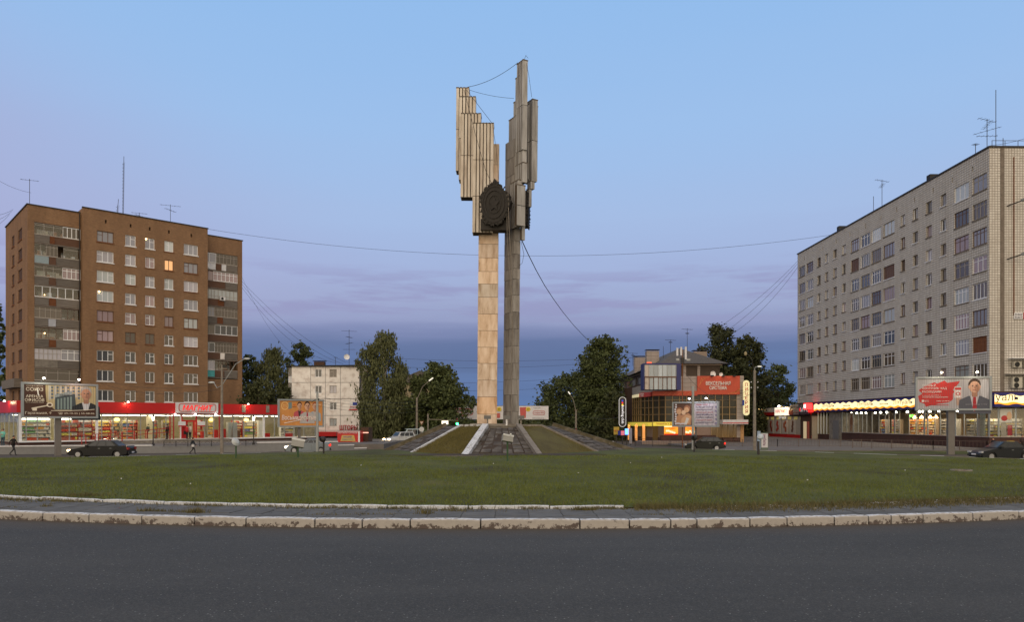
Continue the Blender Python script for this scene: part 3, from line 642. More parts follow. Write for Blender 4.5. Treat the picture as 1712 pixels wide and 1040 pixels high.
# fine rows so that turf undulates
mb.poly([P3(k, 1) for k in range(8)])
mound = struct('mound', mb, M['grass2'])
n = 26000
bx, by, bz = [], [], []
for i in (1, 3):
    a, b, c, d = P3(i, 0), P3(i + 1, 0), P3(i + 1, 1), P3(i, 1)
    for _ in range(n // 2):
        u_, v_ = random.random(), random.random(); q = (a * (1 - u_) + b * u_) * (1 - v_) + (d * (1 - u_) + c * u_) * v_; bx.append(q.x); by.append(q.y); bz.append(q.z - .01)
blades('mound_grass', np.array(bx), np.array(by), np.array(bz), .05 + .08 * np.random.rand(len(bx)), .03 + .02 * np.random.rand(len(bx)), leaf_mat('mound_blades', (.085, .072, .022), (.18, .155, .055)), label='short dull grass on the sloping sides of the mound')
def ramp(i, name, label, nu, nv, mat, sink=.12):
    t = tag(bpy.data.objects.new(name, None), label, kind='structure'); C.objects.link(t)
    a, b, c, d = P3(i, 0), P3(i + 1, 0), P3(i + 1, 1), P3(i, 1); nrm = (b - a).cross(d - a).normalized()
    if nrm.z < 0: nrm = -nrm
    MB().poly.__call__ if False else None
    m = MB(); o = nrm * -(sink); m.poly([a + o, b + o, c + o, d + o]); m.build('bedding', M['soil'], t)
    for iu in range(nu):
        for iv in range(nv):
            if random.random() < .04: continue
            g = .022
            def q(u_, v_): return (a * (1 - u_) + b * u_) * (1 - v_) + (d * (1 - u_) + c * u_) * v_
            us, ue, vs, ve = iu / nu + g / 2, (iu + 1) / nu - g / 2, iv / nv + g / 3, (iv + 1) / nv - g / 3
            cn = [q(us, vs), q(ue, vs), q(ue, ve), q(us, ve)]; h = random.uniform(-.03, .035) - sink + .05
            off = [nrm * (h + random.uniform(-.012, .012)) for _ in range(4)]
            m = MB(); tp = [cn[k] + off[k] for k in range(4)]; lo = [cn[k] - nrm * (sink + .04) for k in range(4)]
            m.poly(tp); 
            for k in range(4): m.poly([tp[k], tp[(k + 1) % 4], lo[(k + 1) % 4], lo[k]])
            m.build('slab', mat, t)
    return t
ramp(2, 'front_ramp', 'sunken sloping strip of cracked dark slabs up the front of the mound', 6, 9, M['rampslab2'], .16)
ramp(0, 'left_ramp', 'sloping strip of dark slabs up the left side of the mound', 4, 10, M['rampslab2'], .05)
ramp(4, 'right_ramp', 'sloping strip of dark slabs up the right side of the mound', 4, 10, M['rampslab2'], .05)
def edge(name, label, pts, w, h, mat, lift=.05, seg=3):
    t = tag(bpy.data.objects.new(name, None), label, 'kerb'); C.objects.link(t)
    for a, b in zip(pts[:-1], pts[1:]):
        k = max(1, round((b - a).length / 2.6))
        for s_ in range(k):
            p, q = a.lerp(b, s_ / k), a.lerp(b, (s_ + 1) / k); d = (q - p).normalized() * .012; c = (p + q) / 2
            m = MB().beam(p + d - c, q - d - c, w, h); o = m.build('kerb_stone', mat, t, c + Vector((0, 0, lift + random.uniform(-.012, .012))))
    return t
up = Vector((0, 0, .02))
edge('ramp_kerb', 'wide white painted kerb on the left of the front ramp', [P3(2, 0), P3(2, 1)], .52, .34, M['kerb_white'], .04)
edge('ramp_kerb', 'grey concrete kerb on the right of the front ramp', [P3(3, 0), P3(3, 1)], .42, .32, M['kerb_grey'], .04)
edge('slope_kerb', 'thin white kerb running down the left edge of the mound', [P3(1, 0), P3(1, 1), P3(2, 1)], .20, .2, M['kerb_white'])
edge('slope_kerb', 'thin grey kerb running down the right edge of the mound', [P3(4, 0), P3(4, 1), P3(3, 1)], .20, .2, M['kerb_grey'])
edge('parapet_wall', 'low earthy concrete wall along the far left side of the mound', [P3(0, 0), P3(0, 1)], .3, .45, M['earthwall'], .08)
edge('parapet_wall', 'low earthy concrete wall along the far right side of the mound', [P3(5, 0), P3(5, 1)], .3, .45, M['earthwall'], .08)
m = MB(); pts = []
for k in range(40):
    a = 2 * math.pi * k / 40; r = 1 + .12 * math.sin(k * 2.3) + .1 * math.sin(k * 5.1)
    pts.append((-1.2 + 8.2 * r * math.cos(a), 55.4 + 1.9 * r * math.sin(a)))
m = MB(); c0 = (-1.2, 55.4)
for k in range(40):
    a, b = pts[k], pts[(k + 1) % 40]; m.poly([(c0[0], c0[1], lawn_h(*c0) + .05), (a[0], a[1], lawn_h(*a) + .02), (b[0], b[1], lawn_h(*b) + .02)])
tag(m.build('soil_patch', M['soil']), kind='structure')
m = MB().beam((-5.6, 53.2, .5), (7.4, 53.6, .5), .12, .1); tag(m.build('edging_strip', M['kerb_grey']), 'long thin concrete edging in the lawn before the mound', 'edging')

# ================================================================ MONUMENT
MX, MD = X(830, 68), 68.0
mon = thing('monument', 'tall twin pylon monument of stepped fluted slabs on the grassy mound', 'monument', (MX, MD, 0)); mon.rotation_euler = (0, R(.5), 0)
def mp_(px, py, D):
    return X(px - .0087 * (710 - py), D) - MX, D - MD, Z(py, D)
pl = MB(); x0 = X(785, 65.5) - MX; x1 = X(866, 65.5) - MX
pl.box(x0, x1, -2.4, 3.2, PZ - .05, 2.80); pl.box(x0 + 1.4, x1 + .1, -4.4, -2.4, PZ - .6, 2.64); pl.build('plinth', M['concrete'], mon)
def stack(name, plan_fn, zs, mat, core):
    """column core with one block of cladding per course"""
    c = core.build(name, M['dark_joint'], mon)
    for a, b in zip(zs[:-1], zs[1:]):
        m = MB(); pts = plan_fn(random.uniform(-.008, .008)); m.prism(pts, 'z', a + .016, b - .016); m.build('slab', mat, c)
# left pylon (frontal)
xa, xb = X(797, 67.4) - MX, X(830, 67.4) - MX; yb = 67.4 - MD
jy = [710, 693, 664, 636, 608, 581, 553, 525, 497, 475, 454, 431, 408, 386, 358, 330, 302, 275, 240]
zs = [Z(y, 67.4) for y in jy]
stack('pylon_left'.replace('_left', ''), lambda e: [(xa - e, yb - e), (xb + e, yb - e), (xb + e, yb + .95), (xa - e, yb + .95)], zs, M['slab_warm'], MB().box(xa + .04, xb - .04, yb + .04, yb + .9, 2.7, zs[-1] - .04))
# right pylon, turned away
A60 = R(60); LD = Vector((-math.cos(A60), math.sin(A60))); RD = Vector((math.sin(A60), math.cos(A60)))
def rplan(cx, cy, wl, wr, e=0, fl=True, fr=False, g=.085, pitch=.28):
    c = Vector((cx, cy)) - LD * e - RD * e; wl += 2 * e; wr += 2 * e
    def run(p, d, w, inward, flt):
        out = [p]
        if flt:
            k = max(2, round(w / pitch))
            for i in range(1, k):
                s = w * i / k; out += [p + d * (s - g / 2), p + d * (s - g / 4) + inward * .11, p + d * (s + g / 4) + inward * .11, p + d * (s + g / 2)]
        return out
    pts = run(c, RD, wr, LD, fr) + run(c + RD * wr, LD, wl, -RD, False) + run(c + RD * wr + LD * wl, -RD, wr, -LD, False) + run(c + LD * wl, -LD, wl, RD, fl)
    return [(p.x, p.y) for p in pts]
cx_, cy_ = X(856.0, 67.0) - MX, 67.0 - MD
jy2 = [710, 688, 660, 634, 607, 578, 549, 521, 493, 466, 448, 424, 402, 380, 350, 320, 290, 260, 230]
zs2 = [Z(y, 67) for y in jy2]
core = MB(); core.prism(rplan(cx_, cy_, 1.7, .67, -.04, False), 'z', 2.7, zs2[-1] - .05)
def colplan(e): return rplan(cx_, cy_, 1.7, .67, e, True, False, .03, .85)
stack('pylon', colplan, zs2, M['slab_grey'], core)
def fplan(x0, x1, y0, th, e=0, g=.085, pitch=.285):
    x0 -= e; x1 += e; y0 -= e; k = max(2, round((x1 - x0) / pitch)); pts = [(x0, y0)]
    for i in range(1, k):
        s = x0 + (x1 - x0) * i / k; pts += [(s - g / 2, y0), (s - g / 4, y0 + .12), (s + g / 4, y0 + .12), (s + g / 2, y0)]
    return pts + [(x1, y0), (x1, y0 + th + e), (x0, y0 + th + e)]
def block(plan, coreplan, z0, z1, mat, piece=3.3, cap=True):
    m = MB(); m.prism(coreplan, 'z', z0 + .02, z1 - .03); c = m.build('wing_block', M['dark_joint'], mon)
    k = max(1, round((z1 - z0) / piece)); zz_ = [z1 - (z1 - z0) * i / k for i in range(k + 1)]
    for a, b in zip(zz_[1:], zz_[:-1]):
        e = random.uniform(-.006, .006); m = MB(); pl_ = plan(e); m.prism(pl_, 'z', a + .025, b - .025)
        for q in range(len(pl_)):
            if (Vector(pl_[q]) - Vector(pl_[(q + 1) % len(pl_)])).length < .13: m.m[2 + q] = 1      # groove faces coloured dark, their shade put into the material
        m.build('fluted_panel', [mat, M['groove_shade']], c)
    if cap:   # thin raised rim round the top
        m = MB(); m.prism(plan(.03), 'z', z1 - .0, z1 + .07); m.build('rim', M['slabedge'], c)
for (a, b, t_, bo, D_, th) in ((762, 783, 147, 286, 68.4, 1.2), (767, 794, 162, 301, 67.9, 1.2), (770, 803, 190, 330, 67.3, 1.2), (790, 824, 206, 389, 66.5, 1.3)):
    ym = (t_ + bo) / 2; q0 = mp_(a, ym, D_)[0]; q1 = mp_(b, ym, D_)[0]; y0 = D_ - MD
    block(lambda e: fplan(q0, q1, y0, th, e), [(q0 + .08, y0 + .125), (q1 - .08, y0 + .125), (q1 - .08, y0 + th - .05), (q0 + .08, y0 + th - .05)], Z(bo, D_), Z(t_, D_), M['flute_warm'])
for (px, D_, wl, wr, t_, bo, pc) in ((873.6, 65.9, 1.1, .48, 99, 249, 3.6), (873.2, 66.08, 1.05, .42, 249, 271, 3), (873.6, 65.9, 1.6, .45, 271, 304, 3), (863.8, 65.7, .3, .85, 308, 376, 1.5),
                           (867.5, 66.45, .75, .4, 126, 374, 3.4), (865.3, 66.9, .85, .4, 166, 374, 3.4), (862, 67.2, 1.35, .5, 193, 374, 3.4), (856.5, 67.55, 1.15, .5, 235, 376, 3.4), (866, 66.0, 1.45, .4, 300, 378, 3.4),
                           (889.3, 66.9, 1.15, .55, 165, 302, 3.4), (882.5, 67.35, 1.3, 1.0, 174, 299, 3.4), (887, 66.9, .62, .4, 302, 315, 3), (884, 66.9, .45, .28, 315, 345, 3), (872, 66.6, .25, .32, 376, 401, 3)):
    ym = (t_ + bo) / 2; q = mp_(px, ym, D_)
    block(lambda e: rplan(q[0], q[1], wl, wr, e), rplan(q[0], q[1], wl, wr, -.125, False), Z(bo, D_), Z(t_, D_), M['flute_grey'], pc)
# connecting box beam and the dark relief emblem
m = MB(); a = mp_(803, 374, 66.0); b = mp_(852, 374, 66.4); m.box(a[0], b[0], a[1], a[1] + 1.2, Z(384, 66), Z(366, 66)); m.build('tie_beam', M['bronze'], mon)
def emblem(cx, cy, cz, rx, rz, th, rot, seed):
    rnd = random.Random(seed); m = MB(); n = 64; pts = []
    for k in range(n):
        a = 2 * math.pi * k / n; r = .93 + .06 * math.sin(a * 3 + 1.2) + .05 * math.sin(a * 5 + .4) + .035 * math.sin(a * 11 + 2) + .03 * math.sin(a * 17) + rnd.uniform(-.045, .045) + (.13 if 14 <= k <= 16 else 0)
        pts.append((rx * r * math.cos(a), rz * r * math.sin(a)))
    m.prism(pts, 'y', 0, th)
    o = m.build('emblem', M['bronze'], mon, (cx, cy, cz), (0, 0, rot))
    for k, (f, d) in enumerate(((.80, .04), (.62, .07), (.40, .05))):
        q = MB()
        for j in range(32):
            a0, a1 = 2 * math.pi * j / 32, 2 * math.pi * (j + 1) / 32; w = .05
            p = [Vector((rx * (f + s * w) * math.cos(a), -d, rz * (f + s * w) * math.sin(a) + rz * .02)) for a, s in ((a0, -1), (a1, -1), (a1, 1), (a0, 1))]; q.poly(p)
            for s in (0, 2): q.poly([p[s], p[s + 1], p[s + 1] + Vector((0, d + .01, 0)), p[s] + Vector((0, d + .01, 0))])
        q.build('relief_ring', M['bronze'], o)
    for k in range(26):
        q = MB(); a = 2 * math.pi * k / 26 + .1; q.beam((rx * .86 * math.cos(a), -.03, rz * .86 * math.sin(a)), (rx * (.92 + .12 * rnd.random()) * math.cos(a), -.03, rz * (.92 + .1 * rnd.random()) * math.sin(a)), .07 + .08 * rnd.random(), .1, up=(0, 1, 0)); q.build('relief_ray', M['bronze'], o)
    for dz in (): MB().prism([(-rx * .75, rz * dz), (rx * .7, rz * (dz - .05)), (rx * .66, rz * (dz + .06)), (-rx * .7, rz * (dz + .12))], 'y', -.12, .02).build('relief_ribbon', M['bronze'], o)
    q = MB(); q.prism([(rx * f * math.cos(math.pi / 2 + k * math.pi / 5), rz * f * math.sin(math.pi / 2 + k * math.pi / 5)) for k, f in [(i, .36 if i % 2 == 0 else .17) for i in range(10)]], 'y', -.1, .01); q.build('relief_star', M['bronze'], o)
a = mp_(826, 341, 65.6); emblem(a[0], a[1], a[2], 1.4, 1.98, .75, R(-14), 3)
a = mp_(883, 352, 67.2); emblem(a[0], a[1], a[2], .7, 1.7, .3, R(78), 5)
def wire(name, label, pts, r, mat=None, cat='cable', sag=0, n=14, parent=None, group=None):
    P_ = []
    if len(pts) == 2 and sag:
        a, b = Vector(pts[0]), Vector(pts[1])
        P_ = [a.lerp(b, k / n) - Vector((0, 0, sag * 4 * (k / n) * (1 - k / n))) for k in range(n + 1)]
    else: P_ = pts
    o = MB().tube(P_, r, 4, caps=False).build(name, mat or M['iron'], parent)
    if not parent: tag(o, label, cat, group)
    return o
wire('cable', 'thin cable strung between the tops of the two pylons', [P(782, 145, 67.5), P(866, 104, 66)], .022, sag=.35)
wire('cable', 'second cable from the left pylon top across to the right wing', [P(782, 149, 67.5), P(859, 164, 67)], .016, sag=.15)
wire('cable', 'slack cable running down the left pylon to the emblem', [P(776, 150, 66.4), P(795, 225, 65.9), P(812, 285, 65.6), P(822, 306, 65.4)], .02)
wire('cable', 'cable slanting from the left pylon top to its right shoulder', [P(780, 150, 66.4), P(823, 206, 66.1), P(829, 245, 66.6), P(834, 300, 67)], .018)
wire('cable', 'short cable from the highest block down to the right shoulder', [P(880, 105, 65.9), P(884, 125, 66.2), P(889, 162, 66.8)], .016)
wire('cable', 'pale cable hanging down the front of the right pylon', [P(849.5, 323, 65.3), P(851, 380, 65.3), P(855, 450, 66.0), P(856, 560, 66.3), P(855, 660, 66.4), P(855, 694, 66.4)], .035, M['pole'])
wire('cable', 'second pale cable twisting down the right pylon', [P(847, 325, 65.3), P(848, 400, 65.6), P(853, 470, 66), P(858, 560, 66.3), P(864, 640, 66.5), P(867, 690, 66.5)], .025, M['pole'])
wire('cable', 'long dark cable sloping from the pylon down to the poplar', [P(872, 401, 66.5), P(883, 425, 73), P(897, 453, 80), P(911, 478, 87.5), P(926, 501, 95), P(942, 523, 103), P(960, 545, 110), P(978, 564, 119), P(996, 580, 128)], .045)
wire('cable', 'thin loop of wire beside the right pylon', [P(871, 403, 66.5), P(876, 425, 66.6), P(873, 440, 66.8), P(868, 444, 67)], .02)
m = MB().tube([P(877, 98, 66), P(879, 92, 66), P(883, 97, 66.2)], .02, 4); tag(m.build('whip_aerial', M['iron']), 'tiny bent aerial on the very top of the monument', 'aerial')

# ================================================================ BRICK APARTMENT BLOCK (left)
AN = R(42.5)
FM = Frame(X(139, 103.8), 103.8, AN); nin = Vector((-math.sin(AN), math.cos(AN)))
def shifted(fr, d): return Frame(fr.o.x + nin.x * d, fr.o.y + nin.y * d, fr.a)
FL, FR_ = shifted(FM, 1.0), shifted(FM, 2.0)
bb = thing('apartment_building', 'nine storey brown brick apartment block with stacked glazed balconies, left', 'apartment building', (FM.o.x, FM.o.y, 0), AN)
xl = FL.lx(46); xm = FM.lx(347); xr = FR_.lx(405); RZ = 32.7; DEP = 17.5
ROWZ = [29.85 - 2.8 * i - 1.55 for i in range(10)]        # sill heights
cols5 = [(162, 190, 3), (209.5, 227, 2), (243, 258.5, 2), (275, 290, 2), (307.5, 331, 3)]
holes = []; specs = []
for ci, (a, b, k) in enumerate(cols5):
    x0, x1 = FM.lx(a), FM.lx(b)
    for r in range(9): holes.append((x0, x1, ROWZ[r], ROWZ[r] + 1.55)); specs.append((x0, ROWZ[r], x1 - x0, 1.55, k, ci, r))
vents = [(FM.lx(p) - .12, FM.lx(p) + .12, 31.0, 31.5) for p in (177, 218.5, 250.5, 282.5, 320)]
wall('front_wall', 0, xm, -.5, RZ, holes + vents, M['brick'], bb)
fm_pick = {0: [3, 0, 0, 0, 2, 4, 0, 4, 0], }
brown = {(0, 0), (0, 5), (1, 5), (2, 5), (3, 4), (4, 4), (4, 1), (2, 1) if 0 else (9, 9), (3, 1), (0, 4)}
for (x0, z0, w, h, k, ci, r) in specs:
    br_ = (ci, r) in brown; lit = (ci, r) in ((3, 1),)
    pane = PLIT if lit else PANES[[0, 1, 3, 0, 4, 5, 2, 2, 2][r] if random.random() < .55 else random.choice([0, 1, 3, 0, 1, 4])]
    if r >= 6: pane = PANES[2 if random.random() < .7 else 5]
    window(bb, x0, z0, w, h, k, M['brown_frame'] if br_ else M['white_pvc'], pane, .13, small=random.choice([0, 0, None, k - 1]))
    MB().box(x0 - .1, x0 + w + .1, -.09, .1, z0 - .14, z0 - .02).build('sill', M['white'] if (ci + r) % 3 and not br_ else M['rust'], bb)
# back body, roof edge, steps between the planes
m = MB(); m.box(.02, xm - .02, .30, DEP, -.5, RZ - .1); m.box(xl + .1, 0, 2.75, DEP, -.5, RZ - .75); m.box(xm, xr - .1, 3.75, DEP + .5, -.5, RZ - .6)
m.build('inner_body', M['brick_dark'], bb)
m = MB(); m.box(-.03, 0, .0, 2.74, -.5, RZ); m.box(xm, xm + .03, .0, 3.74, -.5, RZ); m.build('return_wall', M['brick'], bb)
m = MB(); m.box(-.12, xm + .12, -.1, .32, RZ, RZ + .14); m.box(xl - .12, -.13, .9, 1.3, RZ - .6, RZ - .46); m.box(xm + .13, xr + .12, 1.9, 2.3, RZ - .5, RZ - .36)
m.box(xl - .12, xl + .2, 1.31, DEP, RZ - .6, RZ - .46); m.box(xl + .2, xm, 1.31, DEP, RZ - .72, RZ - .62); m.box(xm, xr, 2.31, DEP, RZ - .6, RZ - .5); m.build('roof_edge', M['iron'], bb)
# left end wall (faces down-left)
LE = Frame(*(FL.o + FL.d * xl), AN - R(90)); ew = []
EW = [(29, 36.5), (17.5, 23)]      # pixel ranges of the two window columns measured along the receding wall
def ey(px):      # depth into the building of an image column on the end wall
    o = FL.o + FL.d * xl; k = (px - CX) / F; d = nin; return (k * o.y - o.x) / (d.x - k * d.y) + 1.0
hs = []
for (a, b) in ((30.5, 37), (20, 24)):
    y0, y1 = ey(b), ey(a)
    for r in range(9): hs.append((-y1, -y0, ROWZ[r] - .1, ROWZ[r] + 1.45))
wl_ = wall('end_wall', -DEP, -1.0, -.5, RZ - .6, hs, M['brick'], bb); wl_.location = (xl, 0, 0); wl_.rotation_euler = (0, 0, R(-90))
for i, (a, b, c, e) in enumerate(hs):
    window(bb, xl + .13, -a - 0, b - a, 1.55, 2, M['brown_frame'] if i % 4 == 2 else M['white_pvc'], PANES[i * 3 % 6], 0, rz=R(-90)).location = (xl + .13, -a, c)
    MB().box(xl - .1, xl + .1, -b - .1, -a + .1, c - .16, c - .03).build('sill', M['rust'], bb)
m = MB(); y0, y1 = ey(38), ey(12); m.box(xl - 1.0, xl, y0, y1 - 2, 7.7, 7.85); m.box(xl - 1.0, xl - .9, y0, y1 - 2, 7.86, 8.9); m.box(xl - .9, xl, y0, y0 + .08, 7.86, 8.9); m.box(xl - .9, xl, y1 - 2.08, y1 - 2, 7.86, 8.9); m.build('end_balcony', M['asb'], bb)
# recessed loggia stacks
def loggia(x0, x1, y, z, seed, segs, parapet, under=None):
    """one balcony: slab, parapet boards, glazing in segments. segs: list of (width share, kind)"""
    rnd = random.Random(seed)
    b = MB().box(x0, x1, y - .12, y + 1.6, z - .16, z).build('balcony', M['slabedge'], bb)
    zp = z + 1.05; t = 0; wsum = sum(p[0] for p in parapet)
    for sh, mt in parapet:
        a = x0 + (x1 - x0) * t / wsum; t += sh; c = x0 + (x1 - x0) * t / wsum; k = 7
        m = MB()
        for q in range(k):   # horizontal corrugations
            za = z + .03 + (zp - z - .03) * q / k; zb = z + .03 + (zp - z - .03) * (q + 1) / k; zm = (za + zb) / 2
            m.poly([(a + .02, y - .02, za), (c - .02, y - .02, za), (c - .02, y - .07, zm), (a + .02, y - .07, zm)]); m.poly([(a + .02, y - .07, zm), (c - .02, y - .07, zm), (c - .02, y - .02, zb), (a + .02, y - .02, zb)])
        m.box(a + .02, c - .02, y - .02, y + .0, z + .03, zp); m.build('parapet_board', M[mt] if isinstance(mt, str) else mt, b)
    MB().box(x0, x1, y - .08, y + .06, zp + .0, zp + .06).build('handrail', M['grey_wood'], b)
    t = 0; wsum = sum(p[0] for p in segs); top_ = z + 2.62
    for sh, kind in segs:
        a = x0 + (x1 - x0) * t / wsum; t += sh; c = x0 + (x1 - x0) * t / wsum
        if kind == 'open':
            continue
        fmt, n_, spl, pn = kind; m = MB(); zb = zp + .07; T = .055 if fmt != 'white_pvc' else .08
        m.box(a, c, y, y + .05, zb, zb + T); m.box(a, c, y, y + .05, top_ - T, top_)
        for q in range(n_ + 1):
            cx = a + (c - a) * q / n_; m.box(max(a, cx - T / 2), min(c, cx + T / 2), y - .005, y + .045, zb, top_)
        if spl: zs_ = zb + (top_ - zb) * spl; m.box(a, c, y - .003, y + .048, zs_ - T / 2, zs_ + T / 2)
        m.build('glazing_frame', M[fmt], b)
        if pn is not None: MB().box(a + .03, c - .03, y + .055, y + .065, zb, top_).build('pane', PANES[pn] if pn < 9 else M['glass'], b)
    # things kept behind: inner door and window of the flat
    m = MB(); w = (x1 - x0); m.box(x0 + w * .10, x0 + w * .28, y + 1.5, y + 1.58, z, z + 2.1); m.box(x0 + w * .32, x0 + w * .52, y + 1.5, y + 1.58, z + .8, z + 2.1); m.box(x0 + w * .62, x0 + w * .88, y + 1.5, y + 1.58, z + .8, z + 2.1)
    m.build('inner_window', rnd.choice(PANES[:4]), b)
    m = MB()
    for q in range(7):
        cx = rnd.uniform(x0 + .2, x1 - .4); m.box(cx, cx + rnd.uniform(.2, .5), y + .3, y + .3 + rnd.uniform(.2, .5), z + .9, z + 1.0 + rnd.uniform(.2, .9), rnd.randrange(3))
    m.build('stored_goods', [pm((.3, .28, .26)), pm((.2, .1, .06)), pm((.35, .38, .45))], b)
G, B_, W_ = 'grey_wood', 'brown_frame', 'white_pvc'
XL0, XL1 = FL.lx(57.5), FL.lx(138)
ZL = [Z(py, FL.D(57.5)) for py in (404, 446, 486, 526.5, 567, 607, 647.5)]; ZL = [ZL[0] - 2.82 * i for i in range(9)]
lg = [
 ([(5, (G, 3, .8, 9)), (3.2, (W_, 4, None, 5))], [(2.6, 'asb'), (.9, 'rust'), (4.5, 'brown_frame')]),
 ([(2, (G, 2, None, 9)), (2, (G, 3, .8, 5)), (1, 'open'), (3, (G, 1, .8, 9))], [(2.4, pm((.30, .38, .42))), (1.2, 'brown_frame'), (4.2, 'asb')]),
 ([(4.8, (G, 3, .8, 9)), (3.2, (W_, 4, .72, 4))], [(2.4, 'asb'), (1.2, 'brown_frame'), (4.2, 'asb')]),
 ([(8, (W_, 6, None, 9))], [(2.4, 'asb'), (1.2, 'rust'), (4.2, 'asb')]),
 ([(4.6, (G, 5, .75, 5)), (3.4, (B_, 3, None, 9))], [(2.3, 'asb'), (1.3, pm((.42, .44, .50))), (4.2, 'asb')]),
 ([(4.8, (B_, 4, None, 9)), (3.0, (W_, 4, .8, 4))], [(2.4, 'asb'), (1.2, 'rust'), (4.2, 'asb')]),
 ([(4.5, (G, 6, .55, 1)), (3.3, (W_, 3, .72, 0))], [(4, 'concrete'), (4, 'asb')]),
 ([(8, (G, 4, .7, 5))], [(4, 'asb'), (4, 'asb')])]
openL = [(XL0, XL1, -.4, ZL[0] + 2.70, 1.6)]
xw = wall('left_bay_wall', xl, -.04, -.5, RZ - .6, [(XL0, -.08, -.4, ZL[0] + 2.70, 1.6)], M['brick'], bb, y=1.0)
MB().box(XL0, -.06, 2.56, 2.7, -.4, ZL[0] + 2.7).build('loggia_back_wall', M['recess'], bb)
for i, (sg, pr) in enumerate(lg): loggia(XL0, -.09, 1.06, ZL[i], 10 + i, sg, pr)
XR0, XR1 = FR_.lx(347), FR_.lx(397.5)
ZR0 = Z(453, FR_.D(372)); ZR = [ZR0 - 2.82 * i for i in range(8)]
rg_ = [
 ([(2.6, (W_, 2, None, 0)), (4.4, (G, 6, .72, 5))], [(2.6, 'white'), (1.2, 'brown_frame'), (1, 'white'), (2.4, 'asb')]),
 ([(2, (B_, 2, None, 4)), (5, (W_, 6, .72, 4))], [(4.6, 'brown_frame'), (2.6, 'asb')]),
 ([(2.4, (G, 4, .3, 3)), (5, (G, 6, .3, 3))], [(3, 'brown_frame'), (1.3, 'rust'), (2.8, 'asb')]),
 ([(2.4, (G, 4, .6, 0)), (5, (G, 7, .7, 5))], [(2.8, 'asb'), (1.2, 'rust'), (3, 'asb')]),
 ([(2.4, (G, 2, None, 5)), (4.8, (W_, 4, None, 2))], [(7, 'brown_frame')]),
 ([(2.4, (W_, 2, None, 2)), (4.8, (G, 8, .7, 5))], [(3.6, 'brown_frame'), (1, 'pale_panel'), (2.8, 'asb')]),
 ([(2.4, (W_, 2, None, 1)), (4.8, (B_, 6, None, 9))], [(2.4, pm((.10, .42, .44))), (2, 'brown_frame'), (2.8, 'asb')])]
wall('right_bay_wall', xm + .03, xr, -.5, RZ - .5, [(xm + .05, XR1, ZR[6] - .3, ZR[0] + 2.7, 1.6)], M['brick'], bb, y=2.0)
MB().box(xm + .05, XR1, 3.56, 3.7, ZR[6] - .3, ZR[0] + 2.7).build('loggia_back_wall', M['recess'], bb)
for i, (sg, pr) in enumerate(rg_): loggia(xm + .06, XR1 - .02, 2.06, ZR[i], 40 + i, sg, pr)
MB().box(xr - .02, xr + .0, 2.01, DEP + .5, -.5, RZ - .5).build('right_end_wall', M['brick'], bb)
m = MB().tube([(-.25, .8, -.3), (-.25, .8, RZ - .7)], .07, 5)
m.build('drain_pipe', M['iron'], bb)
# warm rooms: small bulbs glowing behind a few balconies
def bulb(par, x, y, z, e=6, r=.07, col=(1, .62, .25)):
    MB().ball((x, y, z), r).build('bulb', pm(col, emit=14), par)
bulb(bb, FL.lx(78), 2.2, ZL[3] + 1.6); bulb(bb, FL.lx(78), 2.2, ZL[5] + 2.0); bulb(bb, FM.lx(166), .1, ROWZ[3] + 1.35, r=.09); bulb(bb, FM.lx(244.5), .1, ROWZ[0] + 1.4, r=.1)
# air conditioners on the right stack
def acunit(parent, x, y, z, w=.8, h=.55, name='air_conditioner'):
    o = MB().box(x, x + w, y - .35, y, z, z + h).build(name, M['white'], parent); MB().lathe([(0, 0), (.2, 0), (.22, .02)], n=12).build('fan_grille', M['dark'], o, (x + w * .38, y - .37, z + h / 2), (R(90), 0, 0)); return o
acunit(bb, xm + 2.6, 1.95, ZR[2] + .9); acunit(bb, xm + .1, 1.95, ZR[0] + .1)
def roof_pt(fr, px, back, zr): x = fr.lx(px); p = fr.o + fr.d * x + nin * back; return p.x, p.y, zr
for (px, back, h, arms, lab, ln) in ((57, 3, 3.2, 1, 'thin roof mast above the left corner of the brick block', 0), (219, 4, 9.4, 0, 'tallest lattice mast on the brick block roof', .15), (208, 4, 2.9, 0, 'short leaning ladder mast beside the tallest roof mast', .3),
                            (247, 4, 1.5, 3, 'low aerial on the brick block roof, between two masts', 0), (300, 4, 3.6, 2, 'cross shaped aerial on the right of the brick block roof', 0)):
    x_, y_, z_ = roof_pt(FM, px, back, RZ - .7); a_ = antenna(x_, y_, z_, h + .9, lab, arms, 3.0 if arms == 2 else 2.2, ln)
    if px in (219, 208):
        m = MB()
        for q in range(int(h * 2)): m.box(-.09, .09, -.02, .02, q * .5 + .6, q * .5 + .63)
        m.tube([(-.09, 0, 0), (-.09 + ln * .8, 0, h)], .016, 4); m.tube([(.09, 0, 0), (.09 + ln, 0, h)], .016, 4); m.build('mast_rungs', M['iron'], a_)

# ================================================================ RED AND WHITE SUPERMARKET (left)
EM = lambda c, e, n=None: pm(c, emit=e, name=n)
SM = Frame(X(33, 75), 75.0, R(46.0)); sw = SM.lx(545)
sm = thing('supermarket', 'long low supermarket with red fascia and brightly lit windows, left', 'supermarket', (SM.o.x, SM.o.y, 0), SM.a)
zt, zf, zs_, zg = 5.1, 3.9, 1.0, .62
END = min(sw, SM.lx(528)); SD = 9.0
MB().box(0, END, -.35, -.02, zf, zt).build('fascia', M['red'], sm)
MB().box(-.35, -.02, -.35, SD + 6, zf, zt).build('side_fascia', M['red'], sm)
MB().box(.0, END, -.0, SD, zt - .25, zt - .05).build('roof', M['concrete'], sm)
MB().box(.05, END, .0, SD, zf - .16, zf - .02).build('ceiling', M['white'], sm)
MB().box(.05, END, .0, SD, zs_ - .12, zs_ + .0).build('shop_floor', pm((.42, .38, .30), .3), sm)
MB().box(0, END, -.02, .18, zg - .6, zs_ - .14).build('plinth_wall', M['granite'], sm)
